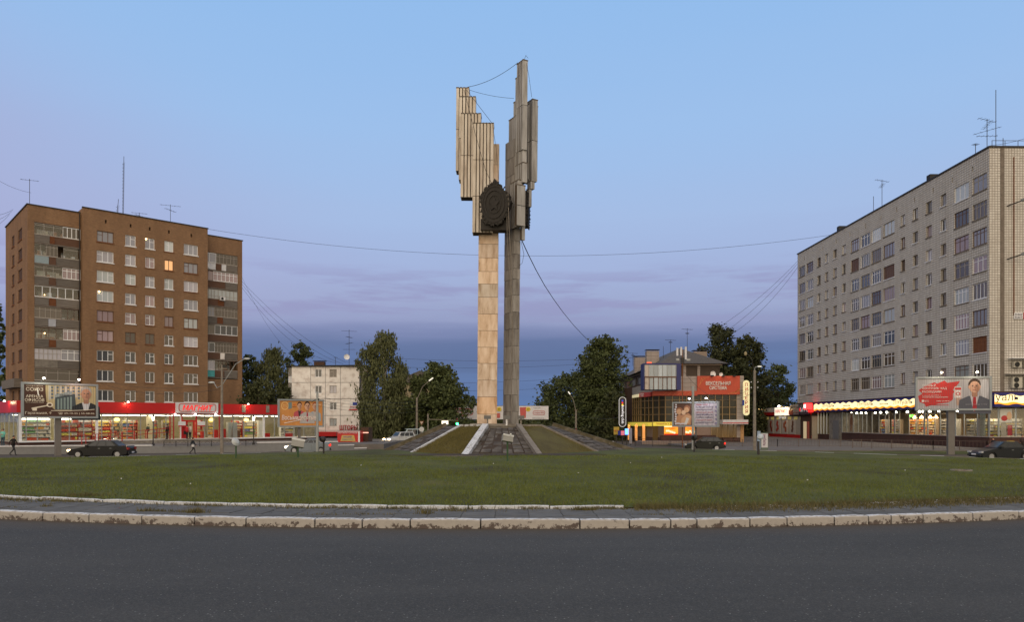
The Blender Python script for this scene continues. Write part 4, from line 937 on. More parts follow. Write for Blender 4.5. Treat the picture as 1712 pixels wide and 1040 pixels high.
MB().box(-.12, END + .05, -.16, -.03, zs_ - .11, zs_ + .03).build('window_ledge', M['white_pvc'], sm)
MB().box(.05, END, SD - .1, SD + .05, zs_, zf).build('back_wall', pm((.62, .55, .36), .8), sm)
MB().box(END - .02, END + .15, -.02, SD, zg - .6, zt - .06).build('right_wall', M['concrete'], sm)
# mullions and panes
posts = [33, 44, 62.5, 93, 116, 140, 162, 170, 189, 212.5, 235, 257, 277.5, 290, 303, 329, 342, 357, 371, 390, 407, 424, 441, 459, 476, 491, 508, 527]
px_ = [SM.lx(p) for p in posts]; px_[0] = .05
for i, x_ in enumerate(px_):
    wide = posts[i] in (33, 93, 162, 226, 303, 371, 441)
    m = MB().box(x_ - (.13 if wide else .045), x_ + (.13 if wide else .045), -.03, .08, zs_ + .0, zf - .02); m.build('mullion', M['white_pvc'] if wide else M['steel'], sm)
DOOR0, DOOR1 = SM.lx(303), SM.lx(329)
for a, b in zip(px_[:-1], px_[1:]):
    if abs(a - DOOR0) < .3: continue
    MB().box(a + .05, b - .05, .02, .03, zs_ + .02, zf - .03).build('window_pane', M['glass'], sm)
# left side glazing
for k in range(5):
    y0 = .4 + k * 1.9
    MB().box(-.05, .03, y0 - .06, y0 + .06, zs_, zf).build('mullion', M['steel'], sm); MB().box(-.02, -.01, y0 + .07, y0 + 1.82, zs_, zf - .02).build('window_pane', M['glass'], sm)
MB().box(-.02, .2, 0, 9.5, zg - .6, zs_ - .13).build('plinth_wall', M['granite'], sm)
MB().box(.02, .1, 9.6, SD + 6, zg - .6, zf).build('side_wall', M['concrete'], sm)
# goods on shelves
GC = [pm(c, .6) for c in ((.55, .08, .04), (.6, .30, .05), (.62, .55, .12), (.12, .30, .10), (.60, .56, .50), (.10, .16, .40), (.45, .16, .12), (.65, .62, .60), (.50, .38, .22))]
def shelf(parent, x0, x1, y, z, h, levels, weights, mt, rows=1, back=M['white'], seed=0):
    rnd = random.Random(seed); m = MB()
    m.box(x0, x1, y + .5, y + .55, z, z + h, 1)
    for l in range(levels): m.box(x0, x1, y, y + .5, z + h * l / levels, z + h * l / levels + .045)
    m.box(x0 - .04, x0, y, y + .55, z, z + h); m.box(x1, x1 + .04, y, y + .55, z, z + h)
    s_ = m.build('shelf_unit', [mt, back], parent)
    g = MB()
    for l in range(levels):
        x_ = x0 + .03; zz_ = z + h * l / levels + .05; ch = h / levels - .08; cur = rnd.choices(range(9), weights)[0]; left_ = 0
        while x_ < x1 - .12:
            if left_ <= 0: cur = rnd.choices(range(9), weights)[0]; left_ = rnd.randint(2, 7); w = rnd.uniform(.09, .24); hh = ch * rnd.uniform(.55, .98)
            if rnd.random() > .06: g.box(x_, min(x1 - .02, x_ + w - .015), y + rnd.uniform(.02, .08), y + .4, zz_, zz_ + hh * rnd.uniform(.92, 1), cur)
            x_ += w; left_ -= 1
    go = g.build('goods', GC, s_); go['kind'] = 'stuff'; return s_
W1 = (2, 2, 2, 2, 4, 1, 1, 4, 1); W2 = (5, 1, 3, 0, 3, 0, 4, 1, 1); W3 = (2, 3, 2, 0, 3, 0, 2, 2, 5)
shelf(sm, SM.lx(37), SM.lx(90), 1.3, zs_, 2.3, 6, W1, M['white'], seed=1)
shelf(sm, SM.lx(104), SM.lx(135), 1.0, zs_, 2.3, 5, W2, M['redrail'], seed=2); shelf(sm, SM.lx(136), SM.lx(159), 1.0, zs_, 2.3, 5, (1, 1, 7, 1, 5, 0, 1, 2, 1), M['redrail'], seed=3)
for i, (a, b, y) in enumerate(((166, 196, 2.2), (198, 216, 3.0), (218, 236, 2.4), (238, 246, 3), (262, 276, 2.2), (281, 293, 1.4), (344, 356, 3), (372, 382, 4), (384, 395, 6), (410, 425, 3.2), (428, 446, 3), (448, 462, 4))):
    shelf(sm, SM.lx(a), SM.lx(b), y, zs_, 2.15, 6, W3 if i % 2 else (2, 3, 3, 1, 3, 1, 2, 2, 3), M['grey_wood'] if i % 3 else M['redrail'], seed=20 + i)
shelf(sm, SM.lx(478), SM.lx(500), 1.2, zs_, 2.2, 6, (0, 1, 2, 0, 6, 0, 1, 7, 3), M['white'], seed=60)
for (a, b, h, mt) in ((380, 386, 1.1, 'red'), (398, 408, .9, 'brown_frame'), (444, 458, .5, 'red'), (366, 371, 1.0, 'red'), (345, 349, .8, 'red'), (484, 496, .45, 'red')):
    MB().box(SM.lx(a), SM.lx(b), 1.0, 1.7, zs_, zs_ + h).build('counter', M[mt], sm)
for (a, b) in ((384, 389), (392.5, 399)):
    MB().box(SM.lx(a), SM.lx(b), .35, 1.0, zs_, zs_ + 1.9).build('fridge', pm((.36, .40, .42), .4), sm)
MB().box(SM.lx(437), SM.lx(443), .6, 1.2, zs_, zs_ + 2.1).build('pillar', M['white'], sm); MB().box(SM.lx(258), SM.lx(266), 1.8, 2.4, zs_, zf - .2).build('pillar', pm((.6, .56, .42)), sm)
# ceiling lights: tubes and the light they give
for k in range(13):
    x_ = 1.2 + k * (END - 2) / 12.6
    for y_ in (1.6, 5.2):
        MB().box(x_ - .7, x_ + .7, y_ - .09, y_ + .09, zf - .24, zf - .18).build('ceiling_light', EM((1, .93, .74), 7), sm)
for k in range(7):
    x_ = 2.2 + k * (END - 4) / 6.2
    lamp(sm, (x_, 2.2, zf - .3), 85, (1, .84, .52), 'AREA', size=(4.5, 3.4))
MB().box(SM.lx(37), SM.lx(88), 1.25, 1.32, zf - .75, zf - .55).build('shelf_light', EM((1, .97, .9), 4), sm); MB().box(SM.lx(106), SM.lx(158), .98, 1.05, zf - .72, zf - .52).build('shelf_light', EM((1, .97, .9), 4), sm)
for px in (202, 361, 419): MB().lathe([(.12, .25), (.32, .12), (.26, -.1), (.05, -.14)], n=10).build('pendant_lamp', EM((1, .72, .22), 3), sm, (SM.lx(px), 1.2, zf - .75))
# entrance with red posts, door and sign
d0, d1 = SM.lx(303), SM.lx(329)
m = MB(); m.box(d0, d0 + .12, -.08, .1, zs_, zf - .05); m.box(d1 - .12, d1, -.08, .1, zs_, zf - .05); m.box(d0 + .12, d1 - .12, -.08, .1, zf - .95, zf - .75); m.box(d0 + .12, d0 + .75, 0, .06, zs_, zs_ + 1.95)
m.build('door_frame', M['red'], sm)
MB().box(d0 + .13, d0 + .2, -.1, .8, zs_ + .0, zs_ + 1.95).build('open_door', M['red'], sm)
for px in (278, 284, 366, 360): MB().box(SM.lx(px) - .05, SM.lx(px) + .05, -1.1, -1.0, zs_, zf - .05).build('porch_post', M['redrail'], sm)
m = MB()
for k in range(5): m.box(SM.lx(278), SM.lx(284), -1.08, -1.04, zs_ + .5 + k * .45, zs_ + .54 + k * .45); m.box(SM.lx(360), SM.lx(366), -1.08, -1.04, zs_ + .5 + k * .45, zs_ + .54 + k * .45)
m.build('porch_lattice', M['redrail'], sm)
for px in (301, 333.5): 
    o = MB().box(SM.lx(px) - .42, SM.lx(px) + .42, -.55, -.5, zs_ + 1.55, zs_ + 2.0).build('notice', M['white'], sm); MB().box(SM.lx(px) - .42, SM.lx(px) + .42, -.56, -.551, zs_ + 1.42, zs_ + 1.54).build('notice_stripe', M['red'], o)
s0, s1 = SM.lx(291), SM.lx(361); sgn = MB().box(s0, s1, -.62, -.36, zf + .08, zt + .1).build('shop_sign', pm((.62, .62, .64), .5), sm)
def rrect(w, h, r, n=5):
    pts = []
    for cx, cy, a0 in ((w / 2 - r, h / 2 - r, 0), (-w / 2 + r, h / 2 - r, 90), (-w / 2 + r, -h / 2 + r, 180), (w / 2 - r, -h / 2 + r, 270)):
        for k in range(n + 1): a = R(a0 + 90 * k / n); pts.append((cx + r * math.cos(a), cy + r * math.sin(a)))
    return pts
def rring(name, par, cx, cz, w, h, r, t, y, mat, th=.03):
    o = rrect(w, h, r); i_ = rrect(w - 2 * t, h - 2 * t, max(.01, r - t)); m = MB(); n = len(o)
    for k in range(n):
        a, b, c, d = o[k], o[(k + 1) % n], i_[(k + 1) % n], i_[k]
        m.poly([(cx + p[0], y, cz + p[1]) for p in (a, b, c, d)]); m.poly([(cx + a[0], y, cz + a[1]), (cx + a[0], y + th, cz + a[1]), (cx + b[0], y + th, cz + b[1]), (cx + b[0], y, cz + b[1])])
    return m.build(name, mat, par)
redglow = EM((.9, .012, .012), .55); sc_ = ((s0 + s1) / 2, (zf + zt + .18) / 2); SW = s1 - s0
rring('sign_ring', sgn, sc_[0], sc_[1], SW * .89, .96, .3, .07, -.66, pm((.5, .01, .01), .5))
text('МАГНИТ', sgn, sc_[0], sc_[1], SW * .72, .62, redglow, -.68, bold=.045, shear=.22)
for px in (288, 322, 356):
    o = MB().ball((SM.lx(px), -.75, zf - .12), .13).build('sign_lamp', EM((1, .97, .9), 9), sm)
for px in (8, 210, 410, 122, 172):
    if px in (122, 172): continue
    x_ = SM.lx(px); 
    if px == 8: pos = (-.75, 2.6, zt - .05); aim = (-.5, 2.6, zf + .3)
    else: pos = (x_, -.78, zt - .02); aim = None
    o = MB().lathe([(.04, .14), (.13, .0), (.12, -.02), (0, -.02)], n=8).build('fascia_lamp', EM((1, .9, .75), 5), sm, pos)
    lamp(sm, (pos[0], pos[1], pos[2] - .12), 26, (1, .62, .35), 'POINT', .06)
for px in (405, 445): MB().box(SM.lx(px) - .22, SM.lx(px) + .22, -.4, -.36, zf + .22, zt - .1).build('grey_panel', M['concrete'], sm)
MB().box(SM.lx(462), END, -.3, .1, zf + .0, zt).build('bare_fascia', M['concrete'], sm) if False else None
# terrace kerb, steps, ramp and rails in front
wallL = thing('retaining_wall', 'long grey retaining wall with white coping below the supermarket', 'wall', (0, 0, 0))
def wseg(pA, DA, pB, DB, zt_, mat=M['pole'], name='wall_section', zb=-.1, cap=True, th=.3):
    a = P(pA, 700, DA); b = P(pB, 700, DB); a.z = b.z = 0; d = (b - a); c = (a + b) / 2; ang = math.atan2(d.y, d.x); ln = d.length
    o = MB().box(-ln / 2, ln / 2, 0, th, zb, zt_).build(name, mat, wallL, c, (0, 0, ang))
    if cap: MB().box(-ln / 2, ln / 2, -.06, th, zt_, zt_ + .09).build('coping', M['white'], o)
gw = pm((.20, .205, .215), .85)
wseg(-60, 67.2, 254, 70.5, .70, gw); wseg(254, 70.5, 430, 73.6, .70, gw, cap=False); wseg(430, 73.6, 565, 77.3, .88, gw); wseg(565, 77.3, 592, 78.3, .5, gw); wseg(592, 78.3, 613, 79, .16, gw)
# steps to the shop door
st = thing('steps', 'stone steps with dark railing up to the supermarket door', 'steps', (SM.o.x, SM.o.y, 0), SM.a)
for k in range(3): MB().box(SM.lx(276) - .2, SM.lx(372), -1.9 - .34 * (2 - k), -.17, .6 + k * .12 - .12 * (k > 0) * 0, .72 + k * .12).build('step', M['concrete'], st) if k < 2 else MB().box(SM.lx(276) - .2, SM.lx(372), -1.9, -.17, .85, .97).build('step', M['concrete'], st)
def railing(name, label, pts, h, pitch, mat, r=.03, rails=(1.0,), lattice=False, cat='railing'):
    """posts at pts spacing; rails at height shares"""
    c = pts[0]; t = thing(name, label, cat, c)
    m = None
    for a, b in zip(pts[:-1], pts[1:]):
        a = Vector(a) - Vector(c); b = Vector(b) - Vector(c); k = max(1, round((b - a).length / pitch))
        for q in range(k + 1):
            if q == k and tuple(b + Vector(c)) != tuple(pts[-1]): continue
            p = a.lerp(b, q / k); MB().box(-r, r, -r, r, 0, h).build('post', mat, t, p)
        m = MB()
        for s_ in rails: m.beam(a + Vector((0, 0, h * s_)), b + Vector((0, 0, h * s_)), r * 1.4, r * 1.4)
        m.build('rail', mat, t)
        if lattice:
            m = MB(); kk = k * 3
            for q in range(kk):
                p0 = a.lerp(b, q / kk); p1 = a.lerp(b, (q + 1) / kk)
                m.beam(p0 + Vector((0, 0, h * rails[-1])), p1 + Vector((0, 0, h * .95)), r * .5, r * .5); m.beam(p1 + Vector((0, 0, h * rails[-1])), p0 + Vector((0, 0, h * .95)), r * .5, r * .5)
            o = m.build('lattice', mat, t); o['kind'] = 'stuff'
    return t
def smw(x, y, z): p = SM.o + SM.d * x; n_ = Vector((-math.sin(SM.a), math.cos(SM.a))); q = p + n_ * y; return (q.x, q.y, z)
railing('step_railing', 'dark railing with curled bars before the supermarket steps', [tuple(P(274, 700, 70.6)[:2]) + (.62,), tuple(P(430, 700, 73.4)[:2]) + (.62,)], .55, 1.0, M['iron'], .025, (1, .3), lattice=True)
railing('ramp_railing', 'red handrail climbing the ramp beside the supermarket', [smw(SM.lx(128), -1.7, .62), smw(SM.lx(276), -1.7, 1.3)], .95, 1.25, M['redrail'], .03, (1, .55))
railing('ramp_railing', 'second red handrail of the ramp, nearer the shop windows', [smw(SM.lx(140), -.7, .62), smw(SM.lx(276), -.7, 1.3)], .95, 1.25, M['redrail'], .03, (1, .55))
m = MB(); m.prism([(SM.lx(128), .62), (SM.lx(276), .62), (SM.lx(276), 1.0)], 'y', -1.8, -.6); tag(m.build('ramp_slab', M['concrete'], None, (SM.o.x, SM.o.y, 0), (0, 0, SM.a)), 'sloping concrete wheelchair ramp beside the supermarket steps', 'ramp')

# ================================================================ TILED APARTMENT BLOCK (right)
AR = math.atan2(-1, .0176)
RBf = Frame(X(1654, 79.7), 79.7, AR); rb = thing('apartment_building', 'long nine storey apartment block clad in pale square tiles, right', 'apartment building', (RBf.o.x, RBf.o.y, 0), AR)
RH = 32.2; xa = RBf.lx(1333.5); RBD = 14.0
Z0 = 29.75; PT = 2.92
lc = [(1336, 1346), (1348.6, 1359.7), (1422.7, 1435.8), (1439, 1454), (1457, 1473), (1477, 1495.4), (1595.4, 1619.7), (1625.7, 1650)]
scs = [(1366.5, 1372), (1379.6, 1384.8), (1393, 1399), (1408, 1413.8), (1506, 1513), (1526, 1534.5), (1548, 1557.7), (1572.5, 1582)]
holes = []; sp = []
for (a, b) in lc:
    for r in range(8): x0, x1 = RBf.lx(a), RBf.lx(b); zt_ = Z0 - PT * r; holes.append((x0, x1, zt_ - 1.75, zt_)); sp.append((x0, x1, zt_ - 1.75, zt_, 'L', a, r))
for (a, b) in scs:
    for r in range(8): x0, x1 = RBf.lx(a), RBf.lx(b); zt_ = Z0 - PT * r - .02; holes.append((x0, x1, zt_ - 1.4, zt_)); sp.append((x0, x1, zt_ - 1.4, zt_, 'S', a, r))
for p in (1345, 1375, 1398, 1421, 1447, 1473, 1499, 1529, 1560, 1592, 1626): holes.append((RBf.lx(p) - .1, RBf.lx(p) + .1, 30.55, 31.15))
wall('tiled_wall', xa, 0, 6.2, RH, holes, M['tile'], rb, thick=.3)
rnd = random.Random(5); frm = [M['white_pvc'], M['grey_wood'], M['brown_frame'], M['white_pvc']]
for (x0, x1, z0, z1, kd, a, r) in sp:
    if kd == 'L':
        q = rnd.random(); fmt = M['white_pvc'] if q < .5 else (M['grey_wood'] if q < .82 else M['brown_frame']); pn = PANES[rnd.choice([2, 5, 5, 0, 3, 2, 4])]
        if (a, r) in ((1625.7, 6),): fmt = M['rust']; pn = M['rust']
        if (a, r) in ((1477, 2), (1422.7, 1)): fmt = M['brown_frame']; pn = M['brown_frame']
        cols = rnd.choice([3, 3, 4, 4, 5]); window(rb, x0, z0, x1 - x0, z1 - z0, cols, fmt, pn, .1, split=rnd.choice([None, None, .72, .75]) if fmt != M['rust'] else None)
        MB().box(x0 - .05, x1 + .05, -.07, .05, z0 - .12, z0 - .01).build('sill', M['white'] if rnd.random() < .35 else M['slabedge'], rb)
    else:
        window(rb, x0, z0, x1 - x0, z1 - z0, 2, rnd.choice([M['grey_wood'], M['white_pvc'], M['brown_frame'], M['grey_wood']]), PANES[rnd.choice([0, 2, 5, 4, 1])], .2); MB().box(x0 - .1, x1 + .1, -.1, .05, z0 - .11, z0 - .01).build('sill', M['white'] if rnd.random() < .4 else M['slabedge'], rb)
EWW = 34.0
ew_ = wall('tiled_end_wall', 0, EWW, 6.2, RH, [], M['tile'], rb); ew_.rotation_euler = (0, 0, R(90))
m = MB(); m.box(xa, -.02, .45, EWW, 4.4, RH - .1); m.box(xa - .02, xa, 0, EWW, -.3, RH); m.box(xa, -.0, .02, .44, 4.4, 6.19); m.build('inner_body', M['brick_dark'], rb)
m = MB(); m.box(xa - .1, .12, -.12, .3, RH, RH + .16); m.box(-.16, .12, .301, EWW, RH, RH + .16); m.build('roof_edge', M['iron'], rb)
yj = X(1676, 79.7) - RBf.o.x; MB().box(.0, .035, yj - .22, yj + .22, 6.2, RH).build('expansion_joint', M['slabedge'], rb)
MB().box(.02, .09, X(1695, 79.7) - RBf.o.x - .04, X(1695, 79.7) - RBf.o.x + .04, 14.3, RH - 1).build('wall_cable', M['rust'], rb)
m = MB()
for k in range(24): m.box(-.06, -.02, .3 + k * 1.4, .34 + k * 1.4, RH + .17, RH + .75)
m.box(-.06, -.02, .3, EWW, RH + .74, RH + .78); o = m.build('roof_railing', M['iron'], rb); o['kind'] = 'stuff'
# dark band, wavy shop sign, shop front
m = MB(); m.box(xa, .0, -.06, .0, 5.75, 6.19); m.build('dark_band', M['granite'], rb); MB().box(.001, .06, -.06, EWW, 5.75, 6.19).build('dark_band', M['granite'], rb)
cream = EM((1, .80, .40), 1.25); orng = EM((1, .36, .02), .9); blue = pm((.018, .018, .16), .5)
def wave_sign(name, fr_x0, fr_x1, zlo, zhi, axis):
    """long boxed sign: blue ground, cream waves with an orange hem standing proud of it"""
    s_ = MB(); f = (lambda t, d, z: (t, -d, z)) if axis == 'x' else (lambda t, d, z: (d, t, z))
    def slab(lo, hi, d0, d1, t0, t1, step, mb):
        n = int((t1 - t0) / step)
        for k in range(n):
            a, b = t0 + (t1 - t0) * k / n, t0 + (t1 - t0) * (k + 1) / n
            mb.poly([f(a, d1, lo(a)), f(b, d1, lo(b)), f(b, d1, hi(b)), f(a, d1, hi(a))]); mb.poly([f(a, d0, hi(a)), f(a, d1, hi(a)), f(b, d1, hi(b)), f(b, d0, hi(b))]); mb.poly([f(a, d0, lo(a)), f(b, d0, lo(b)), f(b, d1, lo(b)), f(a, d1, lo(a))])
    h = zhi - zlo; m = MB()
    if axis == 'x': m.box(fr_x0, fr_x1, -.7, -.07, zlo, zhi)
    else: m.box(.07, .7, fr_x0, fr_x1, zlo, zhi)
    b_ = m.build(name, blue, rb)
    wv = lambda t, c, a: zlo + h * (c + a * math.sin(t * 2 * math.pi / 1.9) ** 1)
    m = MB(); slab(lambda t: wv(t, .17, .05), lambda t: wv(t + .3, .30, .05), .7, .735, fr_x0, fr_x1, .16, m); m.build('orange_hem', orng, b_)
    m = MB(); slab(lambda t: wv(t + .3, .30, .05), lambda t: wv(t + .5, .82, .07), .7, .74, fr_x0, fr_x1, .16, m); m.build('cream_wave', cream, b_)
    return b_
wx0 = RBf.lx(1368); b_ = wave_sign('wavy_sign', wx0, -.0, 4.55, 6.05, 'x')
dk = pm((.03, .03, .07), .5)
for px in (1392, 1455, 1519, 1583): text('Лэтуаль', b_, RBf.lx(px), 5.42, 4.6 if px > 1400 else 4.4, .75, dk, -.76, bold=-.004, shear=0)
for px in (1424, 1487, 1551): text('магазин', b_, RBf.lx(px), 5.35, 2.2, .2, dk, -.76)
b2 = wave_sign('wavy_sign', .08, EWW, 4.55, 6.05, 'y')
t_ = text('туаль', b2, 0, 5.4, 3.1, .85, dk, 0); t_.rotation_euler = (R(90), 0, R(90)); t_.location = (.76, X(1679, 79) - RBf.o.x, 5.4)
# shop glazing
zs1, zt1 = 1.3, 4.45
mp_l = [1407.6, 1415.7, 1427, 1435, 1442, 1449, 1458, 1469.5, 1480, 1486, 1496, 1504, 1520, 1532, 1545.5, 1551, 1563, 1572, 1583, 1597, 1612, 1634, 1653]
lx_ = [RBf.lx(p) for p in mp_l]; lx_[-1] = -.12
MB().box(lx_[0], 0, -.02, .25, -.3, zs1).build('plinth_wall', M['granite'], rb); MB().box(-.02, .02, .0, EWW, -.3, zs1).build('plinth_wall', M['granite'], rb)
MB().box(lx_[0], .0, -.1, .0, zs1 + .001, zs1 + .1).build('window_ledge', M['beige_slab'], rb); MB().box(.02, .12, -.1, EWW, zs1 + .001, zs1 + .1).build('window_ledge', M['beige_slab'], rb)
for i, x_ in enumerate(lx_): MB().box(x_ - (.15 if i in (0, 10, 14, 19) else .05), x_ + (.15 if i in (0, 10, 14, 19) else .05), -.03, .03, zs1 + .1, zt1).build('mullion', M['steel'], rb)
for a, b in zip(lx_[:-1], lx_[1:]): MB().box(a + .06, b - .06, .02, .03, zs1 + .1, zt1).build('window_pane', M['glass'], rb)
ys_ = [.0] + [X(p, 79.7) - RBf.o.x for p in (1670, 1699, 1728, 1757)]
for i, y_ in enumerate(ys_): MB().box(-.1, .03, y_ - .07 + .07 * (i == 0), y_ + .07, zs1 + .1, zt1).build('mullion', M['steel'], rb)
for a, b in zip(ys_[:-1], ys_[1:]): MB().box(-.03, -.02, a + .08, b - .08, zs1 + .1, zt1).build('window_pane', M['glass'], rb)
MB().box(lx_[0], -.12, .1, 10, .9, zs1).build('shop_floor', pm((.22, .19, .15), .3), rb); MB().box(lx_[0], -.12, .26, 10, zt1 - .05, zt1 + .05).build('ceiling', pm((.4, .38, .32)), rb); MB().box(lx_[0], -.2, 7.0, 7.1, zs1, zt1 - .06).build('back_wall', pm((.30, .24, .16)), rb)
MB().box(lx_[0] - .2, lx_[0], .0, 8, .9, zt1).build('side_partition', M['concrete'], rb)
for i, (a, b, y, w_) in enumerate(((1436, 1442, 3, W3), (1450, 1457, 2, (1, 1, 1, 0, 4, 1, 1, 5, 2)), (1461, 1469, 2.5, W2), (1471, 1479, 2, (0, 0, 1, 0, 5, 0, 1, 5, 2)), (1493, 1503, 2.2, (3, 6, 3, 0, 4, 0, 2, 3, 3)), (1505, 1518, 2.4, (2, 6, 4, 0, 4, 0, 2, 3, 3)), (1521, 1531, 2.4, (1, 5, 3, 0, 6, 0, 1, 4, 4)),
                              (1553, 1562, 1.5, (0, 0, 2, 0, 6, 0, 1, 5, 4)), (1564, 1571, 2, W3), (1598, 1611, 1.2, (0, 1, 2, 0, 6, 0, 2, 5, 5)), (1613, 1633, 1.2, (0, 1, 2, 0, 6, 0, 2, 5, 5)), (1637, 1650, 1.5, (1, 1, 3, 0, 5, 0, 2, 5, 5)))):
    shelf(rb, RBf.lx(a), RBf.lx(b), y, zs1, 2.0, 6, w_, M['grey_wood'], seed=80 + i)
for i, (a, b) in enumerate(((1655, 1669), (1671, 1698), (1700, 1727))):
    ya, yb2 = X(a, 79.7) - RBf.o.x, X(b, 79.7) - RBf.o.x; s_ = shelf(rb, 0, yb2 - ya, 0, zs1, 2.0, 6, (0, 1, 2, 0, 6, 0, 2, 5, 5), M['grey_wood'], seed=99 + i); s_.rotation_euler = (0, 0, R(90)); s_.location = (-1.6, ya, 0)
m = None
for px in (1416, 1424.5, 1432, 1440, 1455, 1464, 1474, 1489, 1508, 1528, 1534, 1545, 1560, 1577, 1590, 1605, 1620, 1640):
    MB().lathe([(.10, .12), (.16, -.1), (.0, -.12)], n=8).build('spot_lamp', EM((1, .93, .78), 16), rb, (RBf.lx(px), .7, zt1 - .2))
for px in (1509, 1520, 1534, 1543): MB().lathe([(.03, .3), (.28, -.05), (.22, -.12), (0, -.12)], n=10).build('pendant_lamp', EM((1, .62, .30), 9), rb, (RBf.lx(px), 1.6, zt1 - .95))
for i, (px, e, c) in enumerate(((1422, 110, (1, .85, .6)), (1460, 150, (1, .85, .62)), (1505, 260, (1, .62, .3)), (1535, 260, (1, .6, .28)), (1575, 240, (1, .85, .6)), (1625, 260, (1, .85, .58)))): lamp(rb, (RBf.lx(px), 1.6, zt1 - .5), e, c, 'AREA', size=(4, 2))
lamp(rb, (-1.2, 3, zt1 - .5), 40, (1, .85, .6), 'AREA', size=(1.5, 5))
MB().box(RBf.lx(1507), RBf.lx(1514), 1.0, 1.05, 3.55, 3.85).build('green_sign', EM((.15, .9, .12), 1.3), rb)
pc = MB().box(RBf.lx(1418), RBf.lx(1426), .10, .14, 1.5, 4.3).build('window_poster', pm((.62, .50, .42)), rb)
m = MB(); xx_ = RBf.lx(1422.5); m.ball((xx_, .09, 3.8), .22, .03, .25); m.prism([(xx_ - .35, 2.4), (xx_ + .3, 2.5), (xx_ + .35, 3.5), (xx_, 3.65), (xx_ - .35, 3.4)], 'y', .06, .1); m.prism([(xx_ - .3, 1.6), (xx_ - .05, 1.6), (xx_ + .1, 2.4), (xx_ - .25, 2.5)], 'y', .06, .1); m.build('printed_figure', pm((.40, .18, .10)), pc)
pc = MB().box(-.02 + .03, .05, X(1672, 79.7) - RBf.o.x, X(1692, 79.7) - RBf.o.x, 2.9, 4.35).build('window_poster', pm((.55, .55, .50)), rb)
m = MB(); m.ball((.06, X(1679, 79.7) - RBf.o.x, 3.35), .03, .38, .3); m.build('red_disc', pm((.45, .05, .05)), pc); m = MB(); m.ball((.065, X(1687, 79.7) - RBf.o.x, 3.6), .03, .3, .45); m.build('printed_child', pm((.6, .40, .25)), pc)
pc = MB().box(-.5, -.45, X(1690, 79.7) - RBf.o.x, X(1698, 79.7) - RBf.o.x, 1.5, 2.6).build('window_poster', pm((.40, .03, .05)), rb)
pc = MB().box(RBf.lx(1636), RBf.lx(1645), .12, .16, 1.45, 4.1).build('window_poster', pm((.36, .44, .42)), rb)
m = MB(); 
for px in (1638.5, 1642.5): x_ = RBf.lx(px); m.ball((x_, .10, 3.55), .16, .03, .2); m.prism([(x_ - .28, 2.2), (x_ + .25, 2.2), (x_ + .25, 3.2), (x_, 3.35), (x_ - .3, 3.2)], 'y', .08, .115); m.prism([(x_ - .25, 1.5), (x_ + .2, 1.5), (x_ + .22, 2.2), (x_ - .25, 2.2)], 'y', .08, .115)
m.build('printed_figures', pm((.52, .50, .42)), pc)
# bay with door, bright small shop, dark entrance
MB().box(RBf.lx(1387.5), lx_[0] - .2, -.12, .2, .0, 4.54).build('door_surround', M['concrete'], rb); MB().box(RBf.lx(1394), RBf.lx(1404), -.17, -.121, .3, 3.2).build('steel_door', pm((.17, .17, .18), .5), rb)
x0, x1 = RBf.lx(1367.5), RBf.lx(1387); MB().box(x0, x1, 0, .2, -.2, 1.0).build('plinth_wall', M['granite'], rb)
for k in range(5): xx_ = x0 + (x1 - x0) * k / 4; MB().box(xx_ - .06, xx_ + .06, -.03, .08, 1.0, 4.5).build('mullion', M['white_pvc'], rb)
MB().box(x0, x1, .02, .03, 1.0, 4.5).build('window_pane', M['glass'], rb); MB().box(x0, x1, 2.4, 2.5, .9, 4.5).build('back_wall', pm((.55, .50, .28)), rb); MB().box(x0, x1, .2, 2.4, .9, 1.0).build('shop_floor', pm((.4, .38, .3)), rb); MB().box(x0, x1, .2, 2.5, 4.45, 4.6).build('ceiling', M['white'], rb)
for k in range(3): MB().box(x0 + .8 + k * 2, x0 + 1.6 + k * 2, 1.9, 2.3, 1.0, 2.6 + .3 * k).build('cabinet', pm((.5, .5, .42)), rb)
lamp(rb, ((x0 + x1) / 2, 1.2, 4.35), 55, (1, .85, .5), 'AREA', size=(4, 1.6))
# low annex with sign, posters and lamps
ax0, ax1 = RBf.lx(1243), RBf.lx(1362); az = 5.55
MB().box(ax0, ax1, -.5, 9, -.4, 3.9).build('annex_wall', pm((.36, .32, .27), .8), rb); MB().box(ax0, ax1, -.5, 9, 3.9, az - .1).build('annex_top', M['dark'], rb)
MB().box(ax0, ax1, -.75, -.51, 4.75, az).build('white_fascia', pm((.5, .48, .45), .6), rb); MB().box(ax0, ax1, -.74, -.51, 4.15, 4.74).build('red_fascia', M['red'], rb)
MB().box(ax0, ax1, -.58, -.51, -.1, .7).build('red_base', M['red'], rb)
for k in range(13):
    x_ = ax0 + 1.2 + k * (ax1 - ax0 - 3) / 12; MB().box(x_, x_ + 1.4, -.56, -.505, 3.35, 3.85).build('top_window', EM((.75, .62, .20), .10 + .5 * (k == 12)), rb)
for i, (a, c1) in enumerate(((1294, (.28, .05, .03)), (1305, (.40, .05, .03)), (1317.5, (.30, .08, .03)), (1330.5, (.12, .05, .03)))):
    x_ = RBf.lx(a); w_ = (RBf.lx(a + 10) - x_) * .92; pc = MB().box(x_ - w_ / 2, x_ + w_ / 2, -.58, -.505, .75, 3.3).build('food_poster', pm((.44, .40, .36)), rb)
    m = MB(); rr_ = random.Random(i)
    for q in range(5): m.ball((x_ + rr_.uniform(-.25, .25) * w_ * .6, -.6, 1.4 + q * .36), w_ * .17, .03, .34)
    m.build('food_print', pm(c1), pc)
